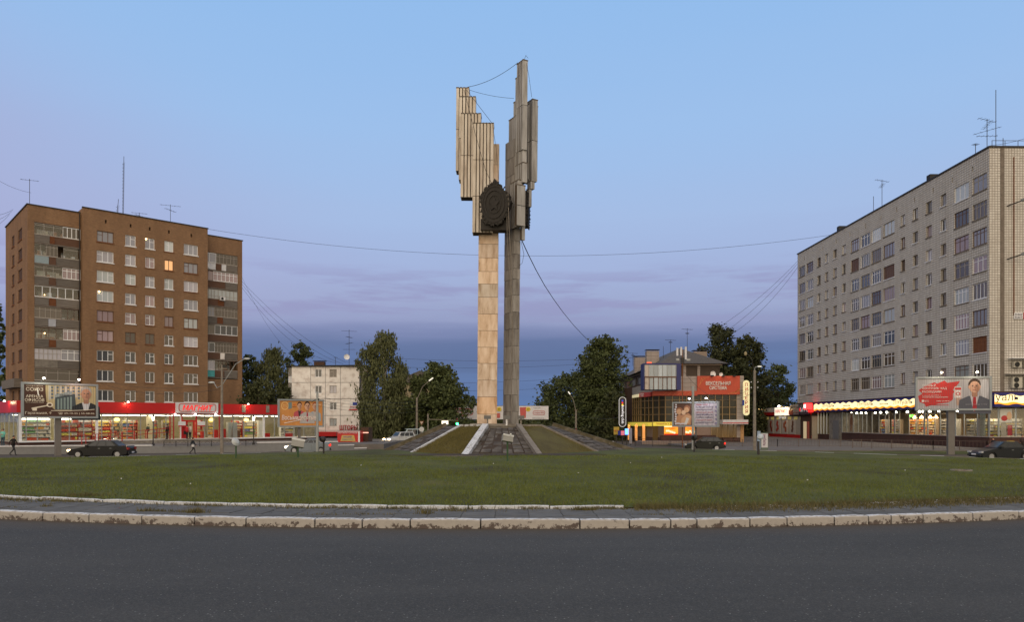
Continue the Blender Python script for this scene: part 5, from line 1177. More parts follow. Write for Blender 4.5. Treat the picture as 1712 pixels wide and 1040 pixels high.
sx0, sx1 = RBf.lx(1304), RBf.lx(1327); sg_ = MB().box(sx0, sx1, -1.0, -.77, 4.1, 5.55).build('lit_sign', EM((1, .84, .66), 1.0), rb); text('МАГНИТ', sg_, (sx0 + sx1) / 2, 4.9, (sx1 - sx0) * .85, .62, pm((.6, .02, .01), .5), -1.04, bold=.03, shear=.15)
text('24 часа', rb, (sx0 + sx1) / 2, 3.75, 3.4, .5, EM((.8, .8, .8), .5), -.8)
for px, c in ((1283 - 13, (1, .75, .4)), (1321, (1, .85, .6))):
    x_ = RBf.lx(px); o = MB().beam((x_, -.7, az), (x_ + .2, -2.0, az + .25), .06, .06).build('lamp_arm', M['steel'], rb); MB().ball((x_ + .2, -2.1, az + .2), .26, .22, .16).build('lamp_head', EM((1, .9, .75), 9), o); lamp(rb, (x_ + .2, -1.7, az - .15), 120, (1, .6, .22), 'POINT', .1)
sb = [(1330, 1345, (.26, .25, .25), 5.0, 5.9), (1335, 1345, (.32, .30, .30), 4.2, 4.85), (1345.5, 1362, (.035, .02, .05), 4.15, 5.9), (1328, 1334, (.3, .04, .03), 4.2, 5.0)]
for a, b, c, z0, z1 in sb: MB().box(RBf.lx(a), RBf.lx(b), -1.0, -.78, z0, z1).build('sign_board', pm(c, .5), rb)
text('МТС', rb, RBf.lx(1355), 5.0, 3.3, .75, EM((.6, .6, .62), .3), -1.04, bold=.02); MB().ball((RBf.lx(1347.7), -1.02, 5.0), .5, .04, .32).build('sign_dot', EM((.8, .02, .03), .6), rb)
text('аптека', rb, RBf.lx(1337.5), 5.45, 4, .5, pm((.05, .03, .03)), -1.04); text('оптика', rb, RBf.lx(1340), 4.5, 3, .4, pm((.2, .03, .03)), -1.04)
MB().box(RBf.lx(1344), RBf.lx(1362), -.6, -.4, -.3, 4.1).build('entrance_wall', M['brick_dark'], rb)
for a, b, c, e in ((1349.5, 1354.5, (.75, .60, .36), .35), (1355.5, 1359, (.45, .12, .08), 0)): MB().box(RBf.lx(a), RBf.lx(b), -.66, -.601, .0, 3.0).build('entrance_door', EM(c, e) if e else pm(c), rb)
b3 = MB().box(RBf.lx(1361.5), RBf.lx(1366.5), -1.8, -.8, 5.0, 6.0).build('red_cross_sign', EM((1, .03, .03), 3), rb); MB().box(RBf.lx(1362.6), RBf.lx(1365.3), -1.86, -1.81, 5.25, 5.8).build('sign_core', EM((1, .75, .7), 4), b3)
MB().box(RBf.lx(1364), RBf.lx(1368), -1.3, -.8, 4.5, 4.95).build('red_neon', EM((1, .02, .02), 1.0), rb)
# air conditioners under canopies on the end wall, flood lamps, phone board
def on_end(px, z): return X(px, 79.7) - RBf.o.x, z
def ac_end(px, z, w, h, fans):
    y, _ = on_end(px, z); o = MB().box(.2, .55, y, y + w, z, z + h).build('air_conditioner', pm((.46, .44, .38), .6), rb)
    for k in range(fans): MB().lathe([(.0, 0), (.10, .0), (.11, .03), (.16, .03), (.17, 0), (.25, 0), (.27, .04)], n=14).build('fan', M['dark'], o, (.56, y + w * .38, z + h * ((k + .5) / fans)), (0, R(90), 0))
    return o
ac_end(1690, 8.75, .85, .6, 1); ac_end(1708.5, 8.75, .85, .7, 1); ac_end(1687.5, 6.55, 1.05, 1.15, 2); ac_end(1707.6, 6.55, 1.05, 1.15, 2)
y_, _ = on_end(1680, 0)
MB().box(.03, .9, y_ + .3, y_ + 5, 9.65, 9.72).build('canopy', M['white'], rb); MB().box(.03, .8, y_ + .0, y_ + 5, 7.95, 8.05).build('canopy', pm((.30, .28, .25)), rb)
for zq in (342, 431):
    y_, _ = on_end(1687, 0); z_ = Z(zq, 79.7); o = MB().beam((.0, y_ - .2, z_ - .15), (1.2, y_ + .6, z_ + .1), .1, .1).build('flood_lamp', M['iron'], rb); MB().box(1.1, 1.6, y_ + .5, y_ + 1.3, z_ + .0, z_ + .25).build('lamp_head', M['steel'], o)
y_, _ = on_end(1695, 0); z_ = Z(529, 79.7); pb = MB().box(.03, .12, y_, y_ + .95, z_ - .28, z_ + .4).build('phone_board', M['white'], rb)
for k, tx in enumerate(('31-66-67', '31-66-77')):
    t_ = text(tx, pb, 0, 0, .8, .2, dk); t_.rotation_euler = (R(90), 0, R(90)); t_.location = (.14, y_ + .47, z_ + .2 - .3 * k)
MB().box(.03, .12, y_ + 1.0, y_ + 1.6, z_ - .28, z_ + .4).build('red_board', M['red'], rb)
def rb_world(px, back, z): x = RBf.lx(px); n_ = Vector((-math.sin(AR), math.cos(AR))); p = RBf.o + RBf.d * x + n_ * back; return p.x, p.y, z
for px, h, arms, w, lab in ((1451, 2.6, 0, 1, 'short chimney like mast on the tiled block roof, left of centre'), (1465, 4.2, 2, 2.6, 'slim aerial with crossed arms on the tiled block roof'), (1638, 3.6, 4, 2.8, 'many armed television aerial near the tiled block corner'),
                            (1652.5, 6.1, 0, 1, 'tallest whip mast at the corner of the tiled block roof'), (1619, 1.6, 1, .7, 'stubby aerial left of the many armed aerial'), (1677, 1.2, 0, 1, 'small post with a box at the roof edge')):
    x_, y_, z_ = rb_world(min(px, 1653), .8, RH + .1)
    if px == 1677: x_ = X(1677, 80.5); y_ = 80.5
    antenna(x_, y_, z_, h, lab, arms, w)
for px, w in ((1402, 1.2), (1552, 1.0)): x_, y_, z_ = rb_world(px, .5, RH); tag(MB().box(-w / 2, w / 2, -.4, .4, 0, .7).build('vent_box', M['dark'], None, (x_, y_, z_ + .1)), 'dark vent box on the tiled block roof edge, ' + ('farther' if px < 1500 else 'nearer') + ' of the two', 'vent')

# ================================================================ generic facade pieces for the mid distance
# white panel house
WH = Frame(X(487.5, 122), 122, 0); wh = thing('panel_house', 'white five storey panel house with grey joints and rusty stains', 'apartment building', (WH.o.x, 122, 0))
xs = [WH.lx(p) for p in (487.5, 519.5, 544, 569, 601)]; zs = [Z(y, 122) for y in (735, 720, 695, 667.4, 639.8, 613)]
hl = [(WH.lx(a), WH.lx(b), Z(y1, 122), Z(y0, 122)) for a, b in ((526.5, 538), (551, 563)) for y0, y1 in ((617.5, 631), (645, 658), (673, 686), (700, 713))]
MB().box(xs[0] + .03, xs[-1] - .03, .24, 14, -.3, zs[-1]).build('inner_body', M['joint'], wh)
for i in range(4):
    for j in range(5):
        g = .035; a, b, c, d = xs[i] + g, xs[i + 1] - g, zs[j] + g, zs[j + 1] - g; hh = [h for h in hl if a < h[0] < b and c < h[2] < d]
        o = wall('wall_panel', a, b, c, d, hh, M['pale_panel'], wh, thick=.2)
for i in range(4): MB().box(xs[i] - .06 + .06 * (i == 0), xs[i] + .06, .05, .2, -.3, zs[-1]).build('joint', M['joint'], wh) if i else None
MB().box(xs[0], xs[-1], .06, .2, -.3, zs[-1]).build('joint_backing', M['joint'], wh) if False else None
for k, (a, b, c, d) in enumerate(hl): window(wh, a, c, b - a, d - c, 2, M['white_pvc'] if k in (0, 1, 6) else M['grey_wood'], PANES[[2, 2, 5, 5, 5, 1, 2, 3][k]], .12, small=0 if k > 3 else None)
for sx, s0_, s1_ in ((-1, xs[0] - .85, xs[0]), (1, xs[-1], xs[-1] + 1.1)):
    for j in range(1, 5):
        z0 = zs[j]; o = MB().box(s0_, s1_, 1.0, 4, z0 - .1, z0 + .0).build('balcony', M['slabedge'], wh); MB().box(s0_ + .03, s1_ - .03, 1.0, 1.05, z0 + .01, z0 + 1.1).build('parapet', M['white'] if (j == 4 and sx < 0) else M['asb'], o); window(wh, s0_ + .05, z0 + 1.15, s1_ - s0_ - .1, 1.4, 1 if sx < 0 else 2, M['grey_wood'], PANES[2 if j % 2 else 5], 1.0)
m = MB(); m.prism([(xs[0] - 1.0, zs[-1]), (xs[-1] + 1.6, zs[-1] - .0), (xs[-1] + 1.2, zs[-1] + .28), (xs[0] - .6, zs[-1] + .1)], 'y', -.4, 14); m.build('roof', M['dark'], wh)
for px, w in ((524, .9), (533, .8), (594, 1.0)):
    x_ = WH.lx(px); c = MB().box(x_ - w / 2, x_ + w / 2, 2, 2.9, zs[-1], zs[-1] + .95).build('chimney', M['brick_dark'], wh); MB().box(x_ - w / 2 - .2, x_ + w / 2 + .2, 1.9, 3.0, zs[-1] + 1.05, zs[-1] + 1.12).build('chimney_cap', M['dark'], c)
x_ = WH.lx(577); a_ = antenna(x_ + WH.o.x, 125, zs[-1], 6.4, 'tall four armed aerial on the white panel house roof', 4, 2.6)
d_ = MB().lathe([(0, 0), (.3, .05), (.48, .16)], n=14).build('satellite_dish', M['white'], None, (X(579.5, 124), 124, zs[-1] + 1.7), (R(80), 0, R(20))); tag(d_, 'white satellite dish on the panel house roof below the aerial', 'satellite dish')
antenna(X(561, 125), 125, zs[-1], 1.8, 'short mast on the white panel house roof', 1, .7)
sn = MB().box(WH.lx(585), WH.lx(598), -.12, -.04, Z(686, 122), Z(672.5, 122)).build('wall_sign', M['white'], wh)
MB().box(WH.lx(590), WH.lx(597.5), -.15, -.121, Z(678, 122), Z(673, 122)).build('blue_patch', pm((.03, .05, .30)), sn); text('Регион', sn, WH.lx(591), Z(680.5, 122), 1.1, .32, M['red'], -.16, bold=.01); MB().box(WH.lx(583.5), WH.lx(597.5), -.15, -.121, Z(686, 122), Z(684, 122)).build('red_strip', M['red'], sn)
text('ШТОРЫ', wh, WH.lx(583.5), Z(715.2, 122), 2.9, .82, pm((.42, .02, .03)), -.35, bold=.05, ext=.06)
MB().box(WH.lx(568), WH.lx(601), -.3, -.04, Z(721.5, 122), Z(720, 122)).build('letter_rail', M['slabedge'], wh)
MB().box(WH.lx(533), WH.lx(565), -1.2, -.05, Z(729.5, 122), Z(722, 122)).build('red_awning', M['red'], wh); MB().box(WH.lx(533), WH.lx(565), -.6, -.05, 0, Z(729.6, 122)).build('shop_front', M['dark'], wh)
kx0, kx1 = X(564, 86), X(601.5, 86); ks = thing('kiosk', 'small red curtain shop kiosk with a yellow banner', 'kiosk', ((kx0 + kx1) / 2, 86, .0)); w = (kx1 - kx0) / 2
MB().box(-w, w, 0, 2.4, 0, Z(721, 86)).build('kiosk_body', M['red'], ks); MB().box(w - .18, w + .02, -.05, -.001, 0, Z(721, 86)).build('white_edge', M['white'], ks); MB().box(-w + .0, w - .2, -.05, -.001, Z(721.2, 86) - .06, Z(721, 86)).build('white_edge', M['white'], ks)
text('ПОРТЬЕРЫ КАРНИЗЫ', ks, -.1, Z(724, 86), 2.2, .15, M['white'], -.05); m = MB(); m.prism([(-w * .72, Z(738, 86)), (w * .62, Z(738, 86)), (w * .5, Z(728, 86)), (-w * .58, Z(728, 86))], 'y', -.07, -.01); bn = m.build('yellow_banner', pm((.50, .36, .12)), ks)
text('АКЦИЯ!', bn, -.1, Z(731, 86), 1.0, .26, pm((.12, .08, .35)), -.09, bold=.01); text('ткани и тюль', bn, -.1, Z(735, 86), 1.3, .15, pm((.15, .25, .3)), -.09); MB().box(w * .3, w * .75, -.06, -.01, Z(744, 86), Z(739, 86)).build('poster', pm((.5, .25, .12)), ks)
MB().box(X(603, 88), X(616, 88), 88, 90.5, 0, 2.3).build('dark_kiosk', M['brick_dark']); o = bpy.data.objects['dark_kiosk']; tag(o, 'dark windowless kiosk right of the red curtain kiosk', 'kiosk'); MB().box(X(604, 87.9), X(616, 87.9), 87.85, 87.95, Z(724.5, 88), Z(723, 88)).build('neon_strip', EM((1, .45, .35), 1.3), None); tag(bpy.data.objects['neon_strip'], 'thin pink glowing strip over the dark kiosk', 'light strip')

# old brick house behind the shopping centre
OH = thing('brick_house', 'old dark brick house with hipped slate roof and white chimneys behind the shopping centre', 'house', (X(1112, 120), 120, 0)); ow = X(1203.5, 120) - X(1112, 120); oe = Z(609, 120)
sidew = 50.0
hls = [(-sidew + 2 + k * 5.0, -sidew + 3.6 + k * 5.0, z, z + 1.7) for k in range(10) for z in (4.4, 7.4, 10.0)]
MB().box(0.0, ow, 0, .3, -.2, oe).build('front_wall', M['brown_brick'], OH); lwl = wall('side_wall', -sidew, 0, -.2, oe, hls, M['brown_brick'], OH); lwl.rotation_euler = (0, 0, R(-90))
MB().box(.3, ow, .31, sidew, -.2, oe - .1).build('inner_body', M['brick_dark'], OH)
for i, h in enumerate(hls): w_ = window(OH, 0, h[2], 1.6, 1.7, 2, M['grey_wood'] if i % 3 else M['white_pvc'], PANES[i % 6], 0, rz=R(-90)); w_.location = (.14, -h[0], h[2])
for px in (1144.5, 1168): x_ = X(px, 120) - X(1112, 120); MB().box(x_ - .22, x_ + .22, -.12, -.001, 7, oe - .25).build('pilaster', M['beige_slab'], OH)
MB().box(-.3, ow + .3, -.3, -.001, oe - .22, oe + .02).build('cornice', pm((.36, .28, .22)), OH); MB().box(-.3, -.001, -.3, sidew, oe - .22, oe + .02).build('cornice', pm((.36, .28, .22)), OH)
m = MB(); e = 1.1; rdg = Z(582.5, 126); xr0 = ow * .42
A_, B2, C2, D2 = (-e, -e, oe + .03), (ow + e, -e, oe + .03), (ow + e, sidew + e, oe + .03), (-e, sidew + e, oe + .03); E_, F_ = (xr0, 6.0, rdg), (xr0, sidew - 5, rdg)
m.poly([A_, B2, E_]); m.poly([B2, C2, F_, E_]); m.poly([C2, D2, F_]); m.poly([D2, A_, E_, F_]); m.poly([D2, C2, B2, A_]); m.build('roof', M['roofslate'], OH)
for (a, b, D_, y0, y1) in ((1081, 1102, 130, 587, 603), (1061, 1081, 142, 597.5, 614), (1160, 1182, 131, 588, 600)):
    x0, x1 = X(a, D_) - X(1112, 120), X(b, D_) - X(1112, 120); c = MB().box(x0, x1, D_ - 120, D_ - 118.6, oe, Z(y0, D_)).build('chimney', M['beige_slab'] if a < 1150 else pm((.28, .22, .18)), OH); MB().box(x0 - .1, x1 + .1, D_ - 120.1, D_ - 118.5, Z(y0, D_) + .18, Z(y0, D_) + .27).build('chimney_cap', M['iron'], c)
for k in range(6):
    for z in (4.2, 7.2, 9.9):
        MB().box(-1.2, 0, 8 + k * 7, 11 + k * 7, z - .1, z).build('balcony', M['slabedge'], OH); MB().box(-1.2, -1.1, 8 + k * 7, 11 + k * 7, z, z + 1.05).build('parapet', M['rust'] if (k + int(z)) % 3 == 0 else M['asb'], OH)
for px, D_, y0, y1, arms, lab in ((1121, 128, 568, 590, 2, 'aerial left of the ridge on the old brick house'), (1149, 127, 549, 592, 2, 'tall aerial right of the ridge on the old brick house'), (1109, 130, 579, 600, 0, 'plain rod on the old brick house roof'), (1058, 140, 590, 612, 3, 'aerial beside the far chimney of the old brick house')):
    antenna(X(px, D_), D_, Z(y1, D_), Z(y0, D_) - Z(y1, D_), lab, arms, 2.2)
# pale house half hidden behind the trees on the left
gh = thing('pale_house', 'pale yellow house glimpsed between the birch and the round tree', 'house', (X(660, 150), 150, 0)); gw_ = X(745, 150) - X(660, 150)
hh = [(1 + k * 2.2, 2 + k * 2.2, z, z + 1.5) for k in range(4) for z in (1.5, 4.4, 7.3)]; wall('front_wall', 0, gw_, 0, 10.8, hh, pm((.30, .25, .16), .9), gh)
for i, h in enumerate(hh): window(gh, h[0], h[2], 1, 1.5, 2, M['grey_wood'], PANES[2], .12)
MB().box(0, gw_, .3, 12, 0, 10.7).build('inner_body', M['brick_dark'], gh); m = MB(); m.prism([(-.5, 10.8), (gw_ + .5, 10.8), (gw_ / 2, 13.2)], 'y', -.5, 12.5); m.build('roof', M['roofslate'], gh)

# ================================================================ SHOPPING CENTRE (right of the street)
ml = thing('shopping_centre', 'corner shopping centre with tinted glass grid, red boards and lit ground floor', 'shopping centre', (X(1112, 105), 105, 0))
gold = pm((.28, .19, .09), .5, .2); goldp = pm((.030, .028, .018), .22, spec=.3); warmp = pane_mat('warm_tinted_pane', (.20, .12, .04), .1, (.08, .05, .02), emit=.12)
def facet(pA, DA, pB, DB): return frame2(pA, DA, pB, DB)
fcs = [facet(1112, 105, 1243, 105), facet(1091, 107.5, 1112, 105), facet(1071, 112, 1091, 107.5), facet(1057, 119, 1071, 112)]
OX, OY = X(1112, 105), 105
def sub(name, fr, mb, mat, par=ml, loc=(0, 0, 0)):
    o = mb.build(name, mat, par); o.location = (fr.o.x - OX, fr.o.y - OY, 0); o.rotation_euler = (0, 0, fr.a); return o
zG0, zG1, zT = 2.85, 7.0, 9.35
for fi, fr in enumerate(fcs):
    w = fr.w; top_ = zT if fi == 0 else Z(634 + 3 * fi, 108)
    sub('upper_wall', fr, MB().box(0, w, 0, .3, zG1 + .02, top_), M['beige_slab'] if fi < 2 else pm((.24, .22, .20)))
    # glass grid
    n = [9, 2, 3, 4][fi] if fi else 10; rows = [2.95, 4.0, 5.0, 6.0, 7.0]; g = w / n
    w_eff = w - (.95 if fi == 0 else 0); g = w_eff / n
    for i in range(n):
        for j in range(4):
            o = sub('glass_pane', fr, MB().box(i * g + .05, (i + 1) * g - .05, .1 + .02 * ((i * 7 + j * 3) % 3), .16, rows[j] + .04, rows[j + 1] - .04), goldp)
    for i in range(n + 1): sub('mullion', fr, MB().box(max(0, i * g - .045), i * g + .045, -.02, .1, 2.9, 7.0), gold)
    m = MB()
    for z in rows: m.box(0, w_eff, -.01, .09, z - .035, z + .035)
    for z in rows: sub('transom', fr, MB().box(0, w_eff, -.012, .088, z - .035, z + .035), gold)
    sub('ground_wall', fr, MB().box(0, w, .05, .3, -.5, 2.9), pm((.20, .15, .12)) if fi else pm((.24, .17, .14)))
    sub('plinth_wall', fr, MB().box(0, w, -.06, .04, -.5, .75), M['granite'])
w0 = fcs[0].w
MB().box(w0 - .95, w0, -.05, .3, .0, zG1).build('corner_pier', M['beige_slab'], ml)
MB().box(w0 - .45, w0 + .02, -.12, -.06, .0, 2.7).build('lit_pier', pm((.45, .26, .12)), ml)
m = MB(); m.prism([(0, .31), (w0, .31), (w0, 22), (fcs[3].o.x - OX, 22), (fcs[3].o.x - OX + .4, fcs[3].o.y - OY + .3), (fcs[2].o.x - OX + .2, fcs[2].o.y - OY + .3), (fcs[1].o.x - OX + .1, fcs[1].o.y - OY + .3)], 'z', -.4, 8.6); m.build('inner_body', M['brick_dark'], ml)
def lx5(p): return X(p, 105) - OX
def zz5(y): return Z(y, 105)
rbd = MB().box(lx5(1165), lx5(1236), -.30, -.01, zz5(660), zz5(629)).build('red_board', pm((.48, .065, .03), .5), ml)
MB().box(lx5(1236.2), w0, -.18, -.01, zz5(657), zz5(628.5)).build('edge_pier', M['beige_slab'], ml)
wht = pm((.75, .72, .70), .5)
text('ВЕКСЕЛЬНАЯ', rbd, lx5(1199.5), zz5(641.2), lx5(1220) - lx5(1179), .52, wht, -.36, bold=.03, ext=.03); text('СИСТЕМА', rbd, lx5(1199.5), zz5(648.8), lx5(1214) - lx5(1185), .5, wht, -.36, bold=.03, ext=.03)
org = pm((.62, .20, .06), .5)
def zig(par, x0, z0, x1, z1, n, y=-.325, w=.05):
    m = MB(); px_, pz = x0, z0
    for k in range(n):
        nx = x0 + (x1 - x0) * (k + 1) / n; nz_ = z0 + (z1 - z0) * (k + 1) / n; m.beam((px_, y, pz), (nx, y, pz + .12), w, .01, up=(0, 1, 0)); m.beam((nx, y, pz + .12), (nx, y, nz_), w, .01, up=(0, 1, 0)); px_, pz = nx, nz_
    o = m.build('zigzag_print', org, par); o['kind'] = 'stuff'
for k in range(4): zig(rbd, lx5(1166 + k * 2), zz5(650 - k * 5), lx5(1172 + k * 4), zz5(632 - k * .5), 5); zig(rbd, lx5(1216 + k * 4), zz5(659), lx5(1235), zz5(650 - k * 1.5 + 4), 5)
rs = MB().box(lx5(1090), lx5(1165), -.3, -.01, zz5(662), zz5(654)).build('red_strip', pm((.48, .065, .03), .5), ml)
for k in range(7): zig(rs, lx5(1108 + k * 8), zz5(661), lx5(1114 + k * 8), zz5(655.5), 3)
rs2 = sub('red_strip', fcs[2], MB().box(0.2, fcs[2].w, -.3, -.01, zz5(662), zz5(654.4)), pm((.48, .05, .03), .5)); text('ВЕКСЕЛЬНАЯ', rs2, 1.4, zz5(656.7), 1.5, .2, wht, -.34, bold=.01); text('СИСТЕМА', rs2, 1.4, zz5(659.8), 1.1, .2, wht, -.34, bold=.01)
sub('pale_strip', fcs[3], MB().box(1.5, fcs[3].w, -.3, -.01, zz5(661), zz5(656)), EM((.85, .75, .45), .35))
lamp(ml, (lx5(1207), -.9, zz5(629) + .25), 14, (1, .6, .3), 'POINT', .05)
for p in (1189, 1208, 1226): MB().box(lx5(p) - .15, lx5(p) + .15, -.9, -.3, zz5(630), zz5(628)).build('board_lamp', M['iron'], ml)
for p, r in ((1193, .42), (1206.5, .3)): o = MB().lathe([(0, 0), (r * .7, .06), (r, .2)], n=16).build('satellite_dish', M['white'], ml, (lx5(p), .6, zT + r * .8), (R(85), 0, R(12)))
# blue framed glass box on the upper floors
bx = MB().box(lx5(1125), lx5(1132.5), -2.2, .2, zz5(653), zz5(610)).build('blue_side', pm((.025, .03, .14), .5), ml)
MB().box(lx5(1071.5), lx5(1125), -2.2, .2, zz5(611.8), zz5(609.6)).build('blue_top', pm((.025, .03, .14), .5), ml); MB().box(lx5(1071.5), lx5(1073), -2.2, .2, zz5(653), zz5(612)).build('blue_side', pm((.025, .03, .14), .5), ml); MB().box(lx5(1073.1), lx5(1124.9), -.5, .2, zz5(653), zz5(612)).build('box_back', pm((.22, .24, .27)), ml)
bp_ = pane_mat('bright_pane', (.46, .54, .62), .05, (.14, .18, .22)); bpk = pane_mat('bright_pink_pane', (.45, .38, .34), .05, (.2, .17, .16))  # bluish panes: reflected sky and trees painted into the colour
for j, (y0, y1) in enumerate(((612.3, 631), (633, 652.5))):
    for i in range(7): a, b = 1073.3 + i * 7.35, 1073.3 + (i + 1) * 7.35; MB().box(lx5(a) + .05, lx5(b) - .05, -2.12 - .03 * ((i * 5 + j) % 3), -2.0, zz5(y1), zz5(y0)).build('box_pane', bpk if i == 0 else bp_, ml)
    for i in range(8): a = 1073.3 + i * 7.35; MB().box(lx5(a) - .045, lx5(a) + .045, -2.2, -2.1, zz5(y1), zz5(y0)).build('mullion', M['brown_frame'] if j else M['steel'], ml)
MB().box(lx5(1073), lx5(1125), -2.24, -2.0, zz5(633.2), zz5(631)).build('transom', M['brown_frame'], ml)
MB().box(lx5(1078), lx5(1086), -1.6, -1.5, zz5(609.3), zz5(607)).build('red_light', EM((1, .14, .06), .8), ml)
# ground floor: yellow fascia, lit posters, doors, awning
yf = MB().box(lx5(1091), lx5(1127), -.7, -.07, zz5(712.5), zz5(706)).build('yellow_fascia', EM((.75, .62, .08), .35), ml); text('Пиццерия-кафе', yf, lx5(1106), zz5(709), 1.8, .28, pm((.4, .03, .03)), -.74); text('Ем', yf, lx5(1122), zz5(709), .5, .36, pm((.5, .02, .02)), -.74, bold=.02)
for q in (2, 3): sub('yellow_fascia', fcs[q], MB().box(0, fcs[q].w, -.7, -.07, zz5(713), zz5(706.5)), EM((.75, .62, .08), .35))
o = sub('round_badge', fcs[2], MB().lathe([(0, -.06), (.42, -.06), (.42, .06), (0, .06)], n=16), EM((.7, .28, .08), .5)); o.rotation_euler = (R(90), 0, fcs[2].a); o.location = (fcs[2].o.x - OX + .8, fcs[2].o.y - OY - 1.1, zz5(708))
for k, (a, b) in enumerate(((1109, 1127.5), (1113, 1133), (1145.5, 1163))):
    if k == 0: MB().box(lx5(1109), lx5(1127), -.62, -.55, zz5(714), zz5(712.7)).build('lit_strip', EM((1, .8, .5), 1.2), ml); continue
    pc = MB().box(lx5(a - 3 * (k == 1)), lx5(b), -.2, -.08, zz5(732), zz5(713)).build('lit_poster', EM((1, .33, .03), .75), ml); MB().box(lx5(a - 3 * (k == 1)), lx5(b), -.23, -.201, zz5(732), zz5(725.5)).build('poster_base', EM((.55, .02, .01), .35), pc)
    rr_ = random.Random(k + 5)
    for q in range(5): MB().ball((lx5(a + 1.5 + q * 3.1), -.22, zz5(724 - rr_.uniform(0, 4))), .16, .03, .15).build('food_print', EM((.95, .85, .6), .6), pc)
    text('Скидка', pc, lx5((a + b) / 2), zz5(716.5), .9, .2, pm((.6, .02, .02)), -.24, bold=.02)
for a, b, fr_ in ((.15, 1.2, fcs[1]), (.4, 2.2, fcs[2])): sub('entrance_door', fr_, MB().box(a, b, -.1, .02, .3, 2.6), warmp)
for p in (1061, 1067, 1073): x_ = lx5(p); o = MB().box(x_ - .18, x_ + .18, -2.7 + (1075 - p) * .55, -2.6 + (1075 - p) * .55, .3, 2.6).build('lit_pillar', EM((.9, .40, .12), .28), ml); lamp(ml, (x_, -3.1 + (1075 - p) * .55, 2.5), 7, (1, .45, .15), 'POINT', .05)
for i in range(5): a = lx5(1190 + i * 9.2); MB().box(a, a + lx5(1199) - lx5(1190) - .1, -.02, .04, .1, 2.75).build('glass_door', warmp, ml); MB().box(a - .09, a, -.06, .04, .05, 2.75).build('door_post', gold, ml)
aw = MB().box(lx5(1203), lx5(1245), -1.6, -.06, zz5(709.5), zz5(702)).build('white_awning', pm((.55, .55, .58)), ml); MB().box(lx5(1203), lx5(1245), -1.63, -1.601, zz5(708.2), zz5(706.8)).build('red_line', M['red'], aw)
text('24', ml, lx5(1100), zz5(683), 1.0, .35, EM((.9, .85, .8), .8), -.1, bold=.02) if False else None
# terrace steps in front
MB().box(lx5(1060), lx5(1150), -6.5, -1.0, -.3, .35).build('porch', pm((.22, .17, .15)), ml)
MB().box(lx5(1100), lx5(1190), -2.2, -1.2, .35, 1.1).build('porch_wall', M['granite'], ml)
# pizza sign, blue house plate
pz = thing('hanging_sign', 'tall rounded cream sign with red vertical letters on the shopping centre corner', 'sign', (X(1247.5, 104), 104, Z(665.5, 104)))
w_, h_ = .42, (Z(636, 104) - Z(695, 104)); m = MB(); m.prism(rrect(.86, h_, .42), 'y', -.12, .12); m.build('sign_box', EM((.78, .72, .42), .42), pz)
for k, ch in enumerate('ПИЦЕРИЯ'): text(ch, pz, 0, h_ / 2 - .62 - k * (h_ - 1.2) / 6, .36, .46, pm((.50, .02, .02)), -.15, bold=.02)
MB().box(-.8, -.43, -.04, .04, 1.0, 1.08).build('bracket', M['iron'], pz); MB().box(-.8, -.43, -.04, .04, -1.08, -1.0).build('bracket', M['iron'], pz)
tag(MB().box(X(1241, 103.9), X(1244, 103.9), 103.8, 103.9, Z(678, 104), Z(669, 104)).build('blue_plate', pm((.02, .05, .28))), 'small blue plate on the shopping centre corner beside the tall cream sign', 'plate')
# club sign and small signs by the street corner
cs = thing('club_sign', 'narrow black vertical sign with rounded ends and white letters', 'sign', (X(1040.5, 97), 97, 0)); m = MB(); zc0, zc1 = Z(714, 97), Z(664, 97); cc = (zc0 + zc1) / 2
m.prism([(a, b + cc) for a, b in rrect(.92, zc1 - zc0, .44)], 'y', -.1, .1); m.build('sign_box', pm((.008, .008, .01), .3), cs); rring('sign_rim', cs, 0, cc, .92, zc1 - zc0, .44, .05, -.13, EM((.7, .7, .72), .5))
t_ = text('bowling club', cs, 0, cc - .35, 2.3, .42, EM((.85, .85, .9), .8), -.13); t_.rotation_euler = (R(90), R(90), 0)
for k, c in enumerate(((.05, .05, .5), (.8, .03, .03), (.9, .6, .05))): MB().ball((0, -.1, cc + 1.45 - k * .27), .11, .04, .11).build('dot', EM(c, .9), cs)
MB().box(-.05, .05, -.05, .05, 0, zc0).build('post', M['iron'], cs)
def minisign(name, label, px0, px1, y0, y1, D_, mat, leg=True, cat='sign', txt=None, tm=None):
    t = thing(name, label, cat, (X((px0 + px1) / 2, D_), D_, 0)); w = (X(px1, D_) - X(px0, D_)) / 2; b = MB().box(-w, w, -.08, .08, Z(y1, D_), Z(y0, D_)).build('sign_panel', mat, t)
    if leg: MB().box(-.05, .05, -.04, .04, 0, Z(y1, D_)).build('post', M['iron'], t)
    if txt: text(txt, b, 0, (Z(y0, D_) + Z(y1, D_)) / 2, w * 1.6, (Z(y0, D_) - Z(y1, D_)) * .3, tm or M['red'], -.11)
    return t
minisign('advert_sign', 'small yellow advert sign on a post left of the club sign', 1026, 1035, 714, 727, 96, pm((.42, .30, .05)), txt='кафе')
minisign('advert_sign', 'small dark blue sign under the club sign', 1033, 1038, 720.5, 728, 95, pm((.02, .03, .22)), leg=False)
minisign('advert_sign', 'small pinkish red sign under the club sign', 1038, 1044, 720.5, 728, 95, EM((.6, .12, .15), .7), leg=True, txt='бар', tm=M['white'])
minisign('light_box', 'small glowing blue light box right of the club sign', 1045, 1050.5, 717, 727, 94, EM((.12, .35, 1), 2.2))
minisign('column_poster', 'tall narrow poster post near the shopping centre entrance', 1052, 1056.5, 716, 742, 95, pm((.25, .24, .26)))
minisign('info_board', 'white board sign low on the street corner behind the mound', 1014, 1026, 738, 744, 90, pm((.5, .5, .55)), leg=False)

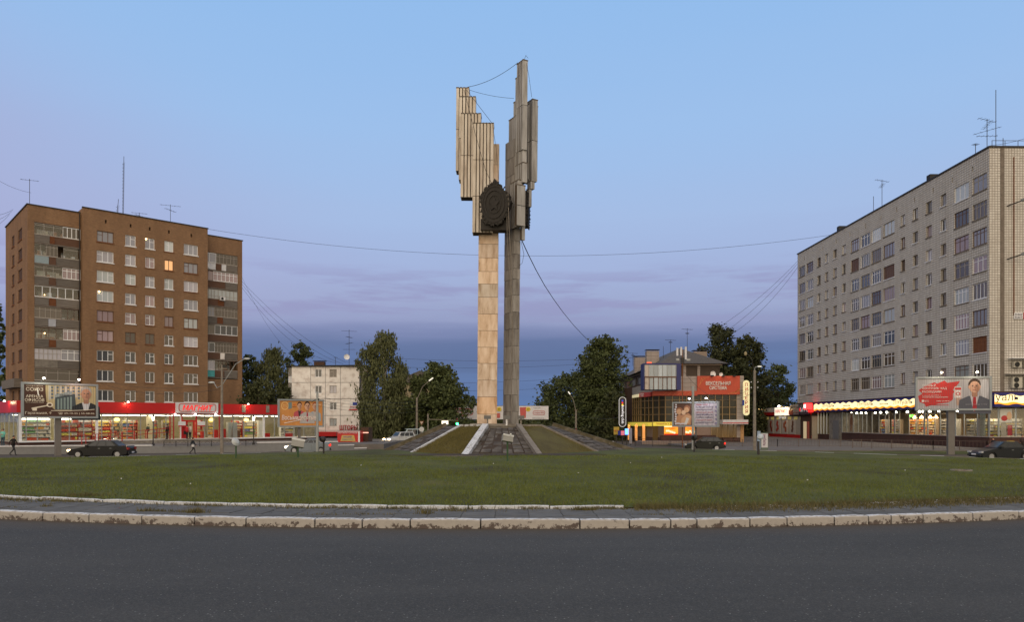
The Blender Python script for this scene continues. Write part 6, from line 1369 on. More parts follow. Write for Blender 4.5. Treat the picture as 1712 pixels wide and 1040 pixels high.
# ================================================================ TREES
def crown_mesh(name, clumps, n_leaf, size, mat, seed, droop=0):
    rs = np.random.RandomState(seed); c = np.array([k[:3] for k in clumps]); r = np.array([k[3] for k in clumps]); w = r ** 2; w /= w.sum()
    idx = rs.choice(len(clumps), n_leaf, p=w); d = rs.normal(size=(n_leaf, 3)); d /= np.linalg.norm(d, axis=1)[:, None]
    rad = r[idx] * (.25 + .75 * rs.rand(n_leaf) ** .6 + .25 * np.abs(rs.normal(size=n_leaf)) ** 2); p = c[idx] + d * rad[:, None] * np.array([1, 1, .8])
    if droop: p[:, 2] -= droop * rs.rand(n_leaf) ** 2
    a = rs.normal(size=(n_leaf, 3)); a /= np.linalg.norm(a, axis=1)[:, None]; b = np.cross(a, rs.normal(size=(n_leaf, 3))); b /= np.linalg.norm(b, axis=1)[:, None]
    s_ = size * (.6 + .8 * rs.rand(n_leaf))[:, None]; 
    if droop: a = a * .4 + np.array([0, 0, -1.0]); 
    v = np.empty((n_leaf, 4, 3)); v[:, 0] = p - a * s_; v[:, 1] = p + b * s_ * .55; v[:, 2] = p + a * s_; v[:, 3] = p - b * s_ * .55
    me = bpy.data.meshes.new(name); me.vertices.add(n_leaf * 4); me.loops.add(n_leaf * 4); me.polygons.add(n_leaf); me.vertices.foreach_set('co', v.ravel()); me.loops.foreach_set('vertex_index', np.arange(n_leaf * 4)); me.polygons.foreach_set('loop_start', np.arange(n_leaf) * 4); me.materials.append(mat); me.update(calc_edges=True); return me
def tree(name, label, px, D_, ytop, halfw_px, profile, seed, mat='leaf', n_leaf=9000, size=.22, zbase=1.0, trunk='bark', group=None, peaks=None, nclump=90, droop=0, lean=0):
    """profile: list of (height share, radius share); peaks: extra (dx share, top share, radius share) lobes"""
    H = Z(ytop, D_); W = halfw_px / F * D_; rnd = random.Random(seed); t = thing(name, label, 'tree', (X(px, D_), D_, 0), 0, group)
    cl = []
    ph = [p[0] for p in profile]; pr = [p[1] for p in profile]
    for k in range(nclump):
        h = zbase / H + (1 - zbase / H) * ((k + rnd.random()) / nclump) ; R_ = np.interp(h, ph, pr) * W; a = rnd.uniform(0, 6.283); q = rnd.random() ** .45; cr = (.17 + .15 * rnd.random()) * W * (1.2 - .55 * h)
        rr2 = max(0, R_ - cr * .45) * q * rnd.uniform(.85, 1.12); cl.append((rr2 * math.cos(a) + lean * W * h, rr2 * math.sin(a), h * H - cr * .5, max(.35, cr)))
    for (dx, tp, rs_) in (peaks or ()):
        for k in range(9): hh = tp * H * (1 - .05 * k) - rs_ * W * .3; cl.append((dx * W + rnd.gauss(0, rs_ * W * .28 * (.4 + k * .12)), rnd.gauss(0, rs_ * W * .4), hh, rs_ * W * rnd.uniform(.28, .55)))
    n2 = int(len(cl) * .9)
    for k in range(n2):       # small outlying sprays break the outline
        c = cl[rnd.randrange(nclump)]; l_ = math.hypot(c[0], c[1]) + .01; cl.append((c[0] * (1 + .85 * c[3] / l_), c[1] * (1 + .85 * c[3] / l_), c[2] + rnd.uniform(-.2, 1.1) * c[3], c[3] * rnd.uniform(.25, .5)))
    link('crown', crown_mesh('crown', cl, n_leaf, size, M[mat], seed, droop), t)
    m = MB(); tr = .035 * W + .10; m.tube([(0, 0, -.1), (.02 * W, 0, H * .3), (lean * W * .6 + .03 * W, .1, H * .62), (lean * W * .9, 0, H * .93)], [tr, tr * .8, tr * .5, .04], 8); m.build('trunk', M[trunk], t)
    m = MB()
    for k in range(12):
        c = cl[rnd.randrange(nclump)]; h0 = c[2] * rnd.uniform(.55, .8); x0 = lean * W * h0 / H; m.tube([(x0, 0, h0), ((c[0] + x0) * .55, c[1] * .5, (h0 + c[2]) * .52), (c[0], c[1], c[2])], [tr * .4, tr * .25, .03], 5, caps=False)
    o = m.build('limbs', M[trunk], t); o['kind'] = 'stuff'
    return t
OV = [(0, .6), (.15, .95), (.4, 1.05), (.68, 1), (.85, .75), (.95, .45), (1, .25)]; CO = [(0, .7), (.15, 1), (.4, .85), (.7, .5), (.9, .2), (1, .03)]; BI = [(0, .6), (.12, .9), (.35, 1.05), (.6, .98), (.8, .8), (.93, .5), (1, .2)]; DO = [(0, .8), (.3, 1), (.6, .95), (.85, .75), (1, .35)]
tree('birch_tree', 'tall drooping birch with pale trunk right of the white panel house', 642, 108, 553, 42, BI, 11, 'leaf_birch', 26000, .19, .3, 'birch', nclump=170, droop=1.1, peaks=[(-.05, 1.0, .22), (.3, .95, .2), (-.45, .88, .2)])
tree('poplar_tree', 'round dark broadleaf tree left of the pale pylon', 731, 108, 608, 48, OV, 12, 'leaf', 22000, .24, .2, nclump=140, peaks=[(-.15, 1.0, .25), (.5, .8, .22)])
tree('small_tree', 'low pale green tree just left of the pale pylon base', 784, 175, 662, 22, DO, 13, 'leaf', 5000, .25, .3, nclump=50)
tree('linden_tree', 'dark tree filling the gap between the birch and the round tree', 690, 142, 668, 30, DO, 14, 'leaf_dark', 9000, .26, .1, nclump=80)
tree('conifer_like_tree'.replace('conifer_like_', 'dark_'), 'tall dark pointed tree behind the supermarket left of the white house', 458, 128, 581, 38, BI, 15, 'leaf_birch', 22000, .2, .2, nclump=120, droop=.7, peaks=[(-.1, 1.0, .15), (-.5, .93, .16)])
tree('bushy_tree', 'loose tree crown rising behind the roof of the white panel house', 502, 150, 574, 30, DO, 16, 'leaf', 12000, .24, .5, nclump=60, peaks=[(.1, 1.0, .3)])
tree('bushy_tree', 'dark tree close to the right edge of the brick block', 412, 132, 594, 32, OV, 17, 'leaf', 9000, .24, .2, nclump=70)
tree('bushy_tree', 'low dark bushy tree behind the supermarket roof', 432, 118, 640, 34, DO, 18, 'leaf_dark', 9000, .26, .1, nclump=80)
tree('bushy_tree', 'low dark tree touching the left wall of the white panel house', 474, 120, 650, 20, DO, 19, 'leaf_dark', 6000, .26, .1, nclump=60)
tree('bushy_tree', 'sliver of dark tree at the far left edge behind the brick block', -4, 150, 500, 16, OV, 20, 'leaf', 6000, .3, .2, nclump=60)
tree('poplar_tree', 'tall forked poplar left of the shopping centre', 1006, 130, 566, 44, [(0, .9), (.35, 1.05), (.6, .95), (.8, .85), (.92, .6), (1, .3)], 21, 'leaf', 34000, .24, .2, nclump=190, peaks=[(.25, 1.0, .24), (-.25, 1.0, .2), (.95, .93, .2), (.6, .99, .17), (-.65, .80, .25), (-.95, .68, .25)])
tree('poplar_tree', 'broad dark tree left of the forked poplar', 952, 140, 625, 54, OV, 22, 'leaf', 20000, .25, .1, nclump=130, peaks=[(-.4, .95, .22), (.35, 1.02, .25)])
tree('small_tree', 'lower tree at the left end of the right hand tree row', 918, 165, 662, 22, DO, 23, 'leaf', 8000, .26, .1, nclump=70, peaks=[(-.3, 1.02, .3)])
tree('small_tree', 'dark low tree under the forked poplar beside the street', 1026, 118, 655, 26, DO, 24, 'leaf_dark', 9000, .25, .1, nclump=70)
tree('poplar_tree', 'tallest dark tree behind the red board of the shopping centre', 1203, 150, 543, 44, OV, 25, 'leaf_dark', 22000, .27, .2, nclump=130, peaks=[(-.1, 1.0, .25), (.35, .96, .22)])
tree('poplar_tree', 'dark tree between the tallest tree and the tiled block', 1249, 146, 563, 38, OV, 26, 'leaf_dark', 20000, .27, .1, nclump=120, peaks=[(.3, 1.0, .22), (-.2, .98, .25)])
tree('poplar_tree', 'dark crown filling the gap between the two tall trees right of the shopping centre', 1228, 156, 585, 40, DO, 41, 'leaf_dark', 16000, .28, .1, nclump=100)
tree('bushy_tree', 'paler green tree right beside the tiled block', 1300, 172, 610, 34, DO, 27, 'leaf', 13000, .28, .1, nclump=90)
tree('bushy_tree', 'low dark tree behind the annex roof lamps', 1272, 176, 648, 34, DO, 28, 'leaf_dark', 9000, .3, .1, nclump=80)
tree('bushy_tree', 'small dark tree behind the shopping centre roof', 1170, 160, 600, 22, DO, 29, 'leaf_dark', 7000, .28, .1, nclump=60)
# low shrubbery and a distant belt of trees closing the street
cl = [(random.uniform(-70, 70), random.uniform(0, 14), random.uniform(.5, 3.3), 2.2) for _ in range(150)]
fw = link('far_wood', crown_mesh('far_wood', cl, 22000, .55, M['leaf_dark'], 77), None, (5, 300, 0)); tag(fw, 'distant dark belt of trees closing the end of the street', kind='stuff')
cl = [(X(random.uniform(618, 780), 1) * d, d, random.uniform(.2, 2.1), 1.0) for d in [random.uniform(112, 128) for _ in range(70)]] + [(X(random.uniform(895, 1050), 1) * d, d, random.uniform(.2, 1.9), 1.0) for d in [random.uniform(122, 140) for _ in range(60)]]
fw = link('undergrowth', crown_mesh('undergrowth', cl, 24000, .26, M['leaf_dark'], 78)); tag(fw, 'dark undergrowth beneath the street trees', kind='stuff')
cl = [(X(random.uniform(1180, 1330), 1) * d, d, random.uniform(.5, 4.4), 1.6) for d in [random.uniform(175, 190) for _ in range(60)]] + [(X(random.uniform(395, 485), 1) * d, d, random.uniform(.5, 4.6), 1.5) for d in [random.uniform(118, 130) for _ in range(60)]]
fw = link('hedge_mass', crown_mesh('hedge_mass', cl, 24000, .3, M['leaf_dark'], 79)); tag(fw, 'dark mass of shrubs behind the low shops', kind='stuff')
# ================================================================ VEHICLES
def car(name, label, x, y, rz, kind, coat, L=4.4, Wd=1.72, H=1.42, lights=None, tail=False, plate=True, cat='car'):
    """local +x is forward"""
    t = thing(name, label, cat, (x, y, 0), rz); h = L / 2; s = Wd / 2; wr = .31; fx, rx = h - .82, -h + .86
    def arch(cx): return [(cx + (wr + .05) * math.cos(a), .30 + (wr + .05) * math.sin(a)) for a in [math.pi * k / 7 for k in range(8)]][::-1]
    belt = .92 if kind != 'suv' else 1.05
    hoodz = belt - .10
    prof = [(-h + .06, .30), (-h, .50), (-h + .03, belt - .12), (-h + .12, belt + (.06 if kind == 'sedan' else .02)), (-h + (.78 if kind == 'sedan' else .3), belt + .07), (h - 1.35, belt + .02), (h - .95, hoodz + .04), (h - .25, hoodz - .10), (h - .04, hoodz - .24), (h, .45), (h - .05, .22)]
    prof = prof + [(fx + wr + .05, .22)] + arch(fx)[::-1] + [(fx - wr - .05, .22), (rx + wr + .05, .22)] + arch(rx)[::-1] + [(rx - wr - .05, .22)]
    m = MB()
    # three slices across the width give rounded shoulders
    n = len(prof); sl = [(-s, .965, .965), (-s * .86, 1, 1), (s * .86, 1, 1), (s, .965, .965)]
    for yy_, fx_, fz_ in sl:
        for px_, pz_ in prof: m.v.append((px_ * fx_, yy_, .3 + (pz_ - .3) * (fz_ if pz_ > .6 else 1)))
    for k in range(3):
        for j in range(n): m.f.append((k * n + j, k * n + (j + 1) % n, (k + 1) * n + (j + 1) % n, (k + 1) * n + j)); m.m.append(0)
    m.f.append(tuple(range(n))[::-1]); m.m.append(0); m.f.append(tuple(3 * n + j for j in range(n))); m.m.append(0)
    m.build('body', coat, t)
    zb = belt + .03
    if kind == 'sedan': A0, A1, B0, B1 = -h + .75, h - 1.28, -h + 1.38, h - 2.02
    elif kind == 'hatch': A0, A1, B0, B1 = -h + .10, h - 1.12, -h + .70, h - 1.85
    else: A0, A1, B0, B1 = -h + .08, h - 1.25, -h + .28, h - 1.75
    bs, ts = s * .93, s * .74
    def cab(u, v, side, off=0):   # u along 0 rear..1 front, v 0 belt..1 roof
        x_ = (A0 * (1 - u) + A1 * u) * (1 - v) + (B0 * (1 - u) + B1 * u) * v; return (x_, side * ((bs * (1 - v) + ts * v) + off), zb + (H - zb) * v)
    m = MB(); b = [cab(0, 0, -1), cab(1, 0, -1), cab(1, 0, 1), cab(0, 0, 1)]; r_ = [cab(0, .93, -1), cab(1, .93, -1), cab(1, .93, 1), cab(0, .93, 1)]
    q = [(p[0] * .97 + (B0 + B1) * .015, p[1] * .9, H) for p in r_]
    for k in range(4): m.poly([b[k], b[(k + 1) % 4], r_[(k + 1) % 4], r_[k]]); m.poly([r_[k], r_[(k + 1) % 4], q[(k + 1) % 4], q[k]])
    m.poly(q); m.poly(b[::-1]); m.build('roof', coat, t)
    cuts = [.07, .36, .66, .93] if kind != 'suv' else [.05, .33, .63, .93]
    for sd in (-1, 1):
        for a, c in zip(cuts[:-1], cuts[1:]): MB().poly([cab(a + .015, .1, sd, .008), cab(c - .015, .1, sd, .008), cab(c - .015, .88, sd, .008), cab(a + .015, .88, sd, .008)]) 
        for a, c in zip(cuts[:-1], cuts[1:]):
            m = MB(); p4 = [cab(a + .015, .1, sd, .008), cab(c - .015, .1, sd, .008), cab(c - .015, .88, sd, .008), cab(a + .015, .88, sd, .008)]; p5 = [(p[0], p[1] - sd * .03, p[2]) for p in p4]; m.poly(p4); 
            for k in range(4): m.poly([p4[k], p4[(k + 1) % 4], p5[(k + 1) % 4], p5[k]])
            m.build('side_window', M['car_glass'], t)
    for u, nm in ((1, 'windscreen'), (0, 'rear_window')):
        d = .012 if u else -.012; m = MB(); p4 = [cab(u, .08, -1), cab(u, .08, 1), cab(u, .9, 1), cab(u, .9, -1)]; m.poly([(p[0] + d, p[1] * .9, p[2] + .012) for p in p4]); m.poly([(p[0] - d * 2, p[1] * .9, p[2] - .02) for p in p4][::-1]); m.build(nm, M['car_glass'] if u == 0 or kind != 'x' else M['car_glass'], t)
    for sd in (-1, 1):
        for cx in (fx, rx):
            w = MB().lathe([(0, -.09), (wr * .96, -.09), (wr, -.06), (wr, .06), (wr * .96, .09), (wr * .64, .09), (wr * .6, .06)], n=18).build('wheel', M['tyre'], t, (cx, sd * (s - .10), wr), (R(-90 * sd), 0, 0))
            m = MB().lathe([(0, .07), (wr * .2, .08), (wr * .62, .085)], n=18); 
            for k in range(6): a = k * math.pi / 3; m.beam((wr * .15 * math.cos(a), wr * .15 * math.sin(a), .09), (wr * .55 * math.cos(a), wr * .55 * math.sin(a), .085), .05, .02)
            m.build('rim', M['rim'], w)
        hl = MB().box(h - .16, h + .005, sd * s * .80 - .17, sd * s * .80 + .17, hoodz - .26, hoodz - .12).build('headlight', EM(lights, 12) if lights else pm((.4, .42, .45), .15), t)
        if lights: lamp(hl, (h + .2, sd * s * .8, hoodz - .2), 10, lights, 'POINT', .06)
        MB().box(-h - .01, -h + .14, sd * s * .78 - .19, sd * s * .78 + .19, belt - .24, belt - .06).build('taillight', EM((.9, .02, .01), 1.8) if tail else pm((.30, .01, .01), .3), t)
        MB().box(h - 1.62, h - 1.46, sd * (s + .02), sd * (s + .18), belt - .0, belt + .14).build('mirror', coat, t) if sd > 0 else MB().box(h - 1.62, h - 1.46, -s - .18, -s - .02, belt, belt + .14).build('mirror', coat, t)
        for dx in (h - 2.55, h - 3.45): MB().box(dx, dx + .16, sd * s - .012, sd * s + .018, belt - .14, belt - .11).build('door_handle', M['steel'], t)
        for dx in (h - 1.5, h - 2.4, h - 3.3): MB().box(dx - .006, dx + .006, sd * s * .995 - .004, sd * s * .995 + .006, .34, belt - .02).build('door_gap', M['dark'], t)
    MB().box(h - .02, h + .05, -s * .94, s * .94, .32, .46).build('bumper', M['dark'] if coat != 0 else coat, t); MB().box(-h - .05, -h + .02, -s * .94, s * .94, .32, .50).build('bumper', M['dark'], t)
    if plate: 
        for xx_ in (h + .055, -h - .06): MB().box(xx_ - .006, xx_ + .006, -.26, .26, .40, .51).build('number_plate', M['white'], t)
    MB().box(-h + .6, h - .6, -s * .8, s * .8, .16, .30).build('underbody', M['dark'], t)
    return t
black = pm((.008, .009, .010), .35, .0, spec=.25); silver = pm((.17, .20, .23), .35, .2); whitec = pm((.5, .52, .55), .35)
car('sedan_car', 'black sedan with lit headlamps driving left in front of the supermarket', X(169, 62), 62.2, R(180 + 6), 'sedan', black, 4.75, 1.78, 1.42, (1, .62, .30))
car('coupe_car', 'silver sedan with lit headlamps passing below the orange billboard', X(513, 70), 70.5, R(180 + 12), 'sedan', silver, 4.1, 1.7, 1.36, (1, .80, .55), tail=True)
car('offroad_car', 'white off road car with lit headlamps half hidden by the mound', X(668, 96), 96, R(180 + 38), 'suv', whitec, 3.9, 1.66, 1.66, (1, .72, .40))
car('hatchback_car', 'dark hatchback with red tail lamps below the poem billboard', X(1178, 77), 77, R(180 - 10), 'hatch', pm((.010, .012, .010), .35, spec=.25), 4.0, 1.66, 1.38, None, tail=True)
dc = car('sedan_car', 'dark sedan with a yellow roof sticker at the right edge', X(1680, 58.2), 58.6, R(180 + 2), 'sedan', pm((.009, .012, .016), .35, spec=.3), 4.35, 1.7, 1.44)
MB().box(-.9, -.55, -.2, .2, 1.445, 1.47).build('roof_sticker', pm((.7, .5, .05)), dc)
t = car('delivery_van', 'pale van roof peeping over the mound behind the white off road car', X(683, 104), 104, R(200), 'suv', pm((.32, .40, .44), .4), 4.2, 1.8, 2.0, None)

# ================================================================ PEOPLE
def person(name, label, x, y, z, face, h, coat, trousers, hair=(.03, .02, .015), stride=0, arms='down', skin=None, extra=None, coat_len=.52, lean=0.0):
    """one skinned figure; local +y is the direction faced"""
    t = thing(name, label, 'person', (x, y, z), face); k = h / 1.75
    J = {'pel': (0, 0, .96), 'waist': (0, .0, 1.08), 'chest': (0, .01 + lean * .4, 1.33), 'neck': (0, lean * .7, 1.50), 'hb': (0, .02 + lean, 1.57), 'ht': (0, .03 + lean, 1.70),
         'nose': (0, .115 + lean, 1.62)}
    for s_, sg in (('l', -1), ('r', 1)):
        st = stride * sg
        J['hip' + s_] = (.10 * sg, 0, .90); J['kn' + s_] = (.105 * sg, .5 * st + .03 + (.06 if stride else 0), .50); J['an' + s_] = (.11 * sg, st - (.12 if st < 0 else 0), .09 + (.06 if st < -.1 else 0)); J['to' + s_] = (.115 * sg, st + .17 - (.12 if st < 0 else 0), .04)
        J['sh' + s_] = (.19 * sg, lean * .5, 1.42)
        if arms == 'folded': J['el' + s_] = (.25 * sg, .04, 1.17); J['wr' + s_] = (.02 * sg, .22, 1.20); J['ha' + s_] = (-.08 * sg, .21, 1.22)
        elif arms == 'carry': J['el' + s_] = (.25 * sg, .02, 1.15); J['wr' + s_] = (.17 * sg, .26, 1.10); J['ha' + s_] = (.13 * sg, .33, 1.10)
        else: J['el' + s_] = (.245 * sg, -st * .5 - .02, 1.15); J['wr' + s_] = (.25 * sg, -st * .8 + .06, .92); J['ha' + s_] = (.245 * sg, -st * .85 + .09, .83)
    E_ = [('pel', 'waist'), ('waist', 'chest'), ('chest', 'neck'), ('neck', 'hb'), ('hb', 'ht'), ('hb', 'nose')]
    for s_ in 'lr': E_ += [('pel', 'hip' + s_), ('hip' + s_, 'kn' + s_), ('kn' + s_, 'an' + s_), ('an' + s_, 'to' + s_), ('chest', 'sh' + s_), ('sh' + s_, 'el' + s_), ('el' + s_, 'wr' + s_), ('wr' + s_, 'ha' + s_)]
    RR = {'pel': (.155, .115), 'waist': (.145, .11), 'chest': (.165, .12), 'neck': (.055, .055), 'hb': (.075, .085), 'ht': (.075, .09), 'nose': (.014, .014)}
    for s_ in 'lr': RR.update({'hip' + s_: (.095, .095), 'kn' + s_: (.062, .062), 'an' + s_: (.045, .045), 'to' + s_: (.04, .03), 'sh' + s_: (.065, .065), 'el' + s_: (.047, .047), 'wr' + s_: (.034, .034), 'ha' + s_: (.042, .022)})
    ks = list(J); me = bpy.data.meshes.new('body'); me.from_pydata([tuple(v * k for v in J[a]) for a in ks], [(ks.index(a), ks.index(b)) for a, b in E_], [])
    tmp = bpy.data.objects.new('tmp', me); C.objects.link(tmp); md = tmp.modifiers.new('s', 'SKIN'); tmp.modifiers.new('u', 'SUBSURF').levels = 1
    sv = me.skin_vertices[0].data
    for i, a in enumerate(ks): sv[i].radius = (RR[a][0] * k, RR[a][1] * k); sv[i].use_root = (a == 'pel')
    bpy.context.view_layer.update(); ev = tmp.evaluated_get(bpy.context.evaluated_depsgraph_get()); nm = bpy.data.meshes.new_from_object(ev); nm.name = 'body'; bpy.data.objects.remove(tmp)
    nm.materials.clear()
    for q in (pm(coat, .85), pm(trousers, .85), M['skin'], pm((.02, .018, .016), .6)): nm.materials.append(q)
    for p in nm.polygons:
        c = p.center / k
        hand = any((c - Vector(J['ha' + s_])).length < .085 for s_ in 'lr')
        p.material_index = 2 if (c.z > 1.49 or hand) else (3 if c.z < .10 else (1 if c.z < .90 else 0)); p.use_smooth = True
    link('body', nm, t)
    m = MB(); m.ball((0, (-.005 + lean) * k, 1.665 * k), .092 * k, .105 * k, .085 * k, 12); smooth_obj(m.build('hair', pm(hair, .9), t))
    m = MB(); zt, zb_ = 1.46 * k, (1.46 - coat_len) * k; n = 14; m.lathe([(.09 * k, zt + .02), (.185 * k, zt - .06), (.178 * k, zt - .22), (.17 * k, zt - .38), (.19 * k, zb_), (.17 * k, zb_ + .01)], n=n)
    m.v = [(a, b * .72 + lean * k * .4 * max(0, (c / k - .9) / .6), c) for a, b, c in m.v]; smooth_obj(m.build('jacket', pm(coat, .85), t))
    if extra: extra(t, k)
    return t
def bag(c, off=(.3, .05, .62), sz=(.08, .16, .2)):
    def f(t, k): 
        m = MB(); x_, y_, z_ = off; m.box(x_ - sz[0], x_ + sz[0], y_ - sz[1], y_ + sz[1], z_ - sz[2], z_ + sz[2]); m.tube([(x_, y_ - sz[1] * .6, z_ + sz[2]), (x_, y_, z_ + sz[2] + .14), (x_, y_ + sz[1] * .6, z_ + sz[2])], .012, 5); m.build('bag', pm(c, .7), t)
    return f
person('person', 'person in turquoise top with folded arms standing at the far left edge', X(5, 72), 72, .62, R(175), 1.68, (.16, .50, .42), (.02, .06, .09), arms='folded')
person('person', 'person in black jacket striding right below the retaining wall', X(22, 66), 66, 0, R(-95), 1.76, (.022, .018, .017), (.02, .02, .025), stride=.30, lean=.06)
person('person', 'person in dark clothes walking near the steps, white bag at the hip', X(322.5, 68), 68, 0, R(-80), 1.55, (.02, .025, .03), (.02, .02, .024), stride=.24, extra=bag((.5, .5, .52), (.22, .05, .80), (.05, .10, .10)), hair=(.02, .02, .02))
Ds = SM.D(313)
person('person', 'person in red coat entering the supermarket with a black bag', X(312.5, Ds - 1.4), Ds - 1.4, .97, R(-30), 1.66, (.42, .02, .03), (.02, .02, .022), extra=bag((.02, .02, .02), (-.3, 0, .75)), coat_len=.62)
person('person', 'person in pale coat carrying parcels out of the supermarket door', X(318, Ds - 1.1), Ds - 1.1, .97, R(150), 1.72, (.55, .50, .46), (.02, .02, .022), arms='carry', hair=(.25, .15, .07), coat_len=.66)
person('person', 'person in black clothes standing by the red porch post', X(279.5, SM.D(279.5) - 1.4), SM.D(279.5) - 1.4, .97, R(80), 1.7, (.02, .018, .02), (.02, .02, .02))
person('person', 'person in dark jacket behind the shop glass beside the green goods', X(248, SM.D(248) + 1.8), SM.D(248) + 1.8, 1.0, R(60), 1.72, (.05, .06, .06), (.04, .04, .05))
person('person', 'person in black hooded jacket behind the dark sedan', X(1661, 66), 66, .1, R(100), 1.5, (.012, .012, .014), (.012, .012, .014), arms='carry', coat_len=.7)
person('person', 'person in dark coat at the extreme right edge by the shop', X(1709, 72), 72, .14, R(180), 1.6, (.05, .03, .03), (.02, .02, .02))

# ================================================================ BILLBOARDS
def billboard(name, label, fr, y0L, y1L, pxL, DL, colpx, colw, zb, poster_mat, art, lamps=(), slats=True, colD=None):
    z1, z0 = Z(y0L, DL), Z(y1L, DL); t = thing(name, label, 'billboard', (fr.o.x, fr.o.y, 0), fr.a); w = fr.w; ft = .17
    m = MB(); m.box(0, w, -.12, .14, z0, z0 + ft); m.box(0, w, -.12, .14, z1 - ft, z1); m.box(0, ft, -.12, .14, z0 + ft, z1 - ft); m.box(w - ft, w, -.12, .14, z0 + ft, z1 - ft); m.build('frame', pm((.26, .29, .31), .5), t)
    MB().box(ft, w - ft, .10, .13, z0 + ft, z1 - ft).build('back_sheet', M['steel'], t)
    ps = MB().box(ft + .005, w - ft - .005, .0, .09, z0 + ft + .005, z1 - ft - .005).build('poster', poster_mat, t)
    iw, ih = w - 2 * ft - .04, z1 - z0 - 2 * ft - .04
    class A: pass
    a = A(); a.n = 0
    def pt(u, v, dy): return (ft + .02 + u * iw, -dy, z0 + ft + .02 + v * ih)
    def shape(pts, mat, name='print', lv=1):
        dy = .004 + .004 * lv; m = MB(); p = [pt(u, v, dy) for u, v in pts]; q = [pt(u, v, -.002) for u, v in pts]; m.poly(p)
        for k in range(len(p)): m.poly([p[k], q[k], q[(k + 1) % len(p)], p[(k + 1) % len(p)]])
        return m.build(name, mat, ps)
    def ell(cu, cv, ru, rv, mat, lv=1, name='print', n=18): return shape([(cu + ru * math.cos(2 * math.pi * k / n), cv + rv * math.sin(2 * math.pi * k / n)) for k in range(n)], mat, name, lv)
    def tx(s_, cu, cv, wu, hv, mat, bold=.02, shear=0, lv=6): return text(s_, ps, ft + .02 + cu * iw, z0 + ft + .02 + cv * ih, wu * iw, hv * ih, mat, -(.008 + .004 * lv), bold=bold, shear=shear, ext=.003)
    a.shape, a.ell, a.tx = shape, ell, tx; art(a)
    if slats:
        m = MB(); k = int(iw / .19)
        for q in range(k): x_ = ft + .02 + iw * q / k; m.box(x_ - .006, x_ + .006, -.034, -.03, z0 + ft, z1 - ft)
        o = m.build('slat_edges', pm((.10, .10, .11)), t); o['kind'] = 'stuff'
    cx = fr.lx(colpx); cw = colw / F * fr.D(colpx) / 2; MB().box(cx - cw, cx + cw, .15, .15 + cw * 1.6, zb - .2, z1 - .5).build('column', pm((.15, .14, .13), .7), t)
    for u, c in lamps:
        x_ = w * u; o = MB().beam((x_, 0, z1), (x_, -.9, z1 + .32), .04, .04).build('lamp_arm', M['steel'], t); MB().ball((x_, -.95, z1 + .33), .12, .10, .07).build('lamp_head', EM(c, 14), o); lamp(o, (x_, -.95, z1 + .18), 34, c, 'POINT', .08)
    return t
def man(a, cu, base, s_, suit, shirt, tie=None, hair=(.035, .02, .015), skin=(.50, .30, .21), lv=2, asp=.5, shade=(.36, .19, .13)):
    """printed bust: s_ = head height share; asp = height/width of the sheet"""
    hw = s_ * asp * .36; cy = base + s_ * 1.15
    a.shape([(cu - hw * 3.0, base - s_ * 1.0), (cu + hw * 3.0, base - s_ * 1.0), (cu + hw * 2.8, base + s_ * .10), (cu + hw * 1.1, base + s_ * .42), (cu - hw * 1.1, base + s_ * .42), (cu - hw * 2.8, base + s_ * .10)], pm(suit), 'printed_figure', lv)
    a.shape([(cu - hw * .8, base + s_ * .45), (cu + hw * .8, base + s_ * .45), (cu + hw * .1, base - s_ * .8), (cu - hw * .2, base - s_ * .8)], pm(shirt), 'printed_figure', lv + 1)
    a.shape([(cu - hw * .5, base + s_ * .35), (cu + hw * .5, base + s_ * .35), (cu + hw * .55, cy), (cu - hw * .55, cy)], pm(shade), 'printed_figure', lv + 1.4)
    if tie: a.shape([(cu - hw * .25, base + s_ * .34), (cu + hw * .25, base + s_ * .34), (cu + hw * .38, base - s_ * .55), (cu, base - s_ * .85), (cu - hw * .38, base - s_ * .55)], pm(tie), 'printed_figure', lv + 2)
    a.ell(cu, cy + s_ * .20, hw * 1.12, s_ * .46, pm(hair), lv + 2, 'printed_figure')
    a.ell(cu, cy - s_ * .02, hw, s_ * .46, pm(skin), lv + 3, 'printed_figure'); a.ell(cu + hw * .45, cy - s_ * .1, hw * .42, s_ * .34, pm(shade), lv + 3.4, 'printed_figure')
    for sg in (-1, 1):
        a.ell(cu + sg * hw * 1.02, cy - s_ * .02, hw * .13, s_ * .11, pm(skin), lv + 2.5, 'printed_figure'); a.ell(cu + sg * hw * .38, cy + s_ * .05, hw * .17, s_ * .035, pm((.03, .02, .02)), lv + 4, 'printed_figure')
        a.shape([(cu + sg * hw * .12, cy + s_ * .10), (cu + sg * hw * .56, cy + s_ * .115), (cu + sg * hw * .56, cy + s_ * .135), (cu + sg * hw * .2, cy + s_ * .125)], pm(hair), 'printed_figure', lv + 4.2)
    a.shape([(cu - hw * .12, cy - s_ * .14), (cu + hw * .16, cy - s_ * .14), (cu + hw * .06, cy + s_ * .06), (cu - hw * .04, cy + s_ * .06)], pm(shade), 'printed_figure', lv + 4)
    a.ell(cu, cy - s_ * .26, hw * .34, s_ * .03, pm((.30, .10, .08)), lv + 4, 'printed_figure')
cream_t = pm((.72, .66, .55), .6)
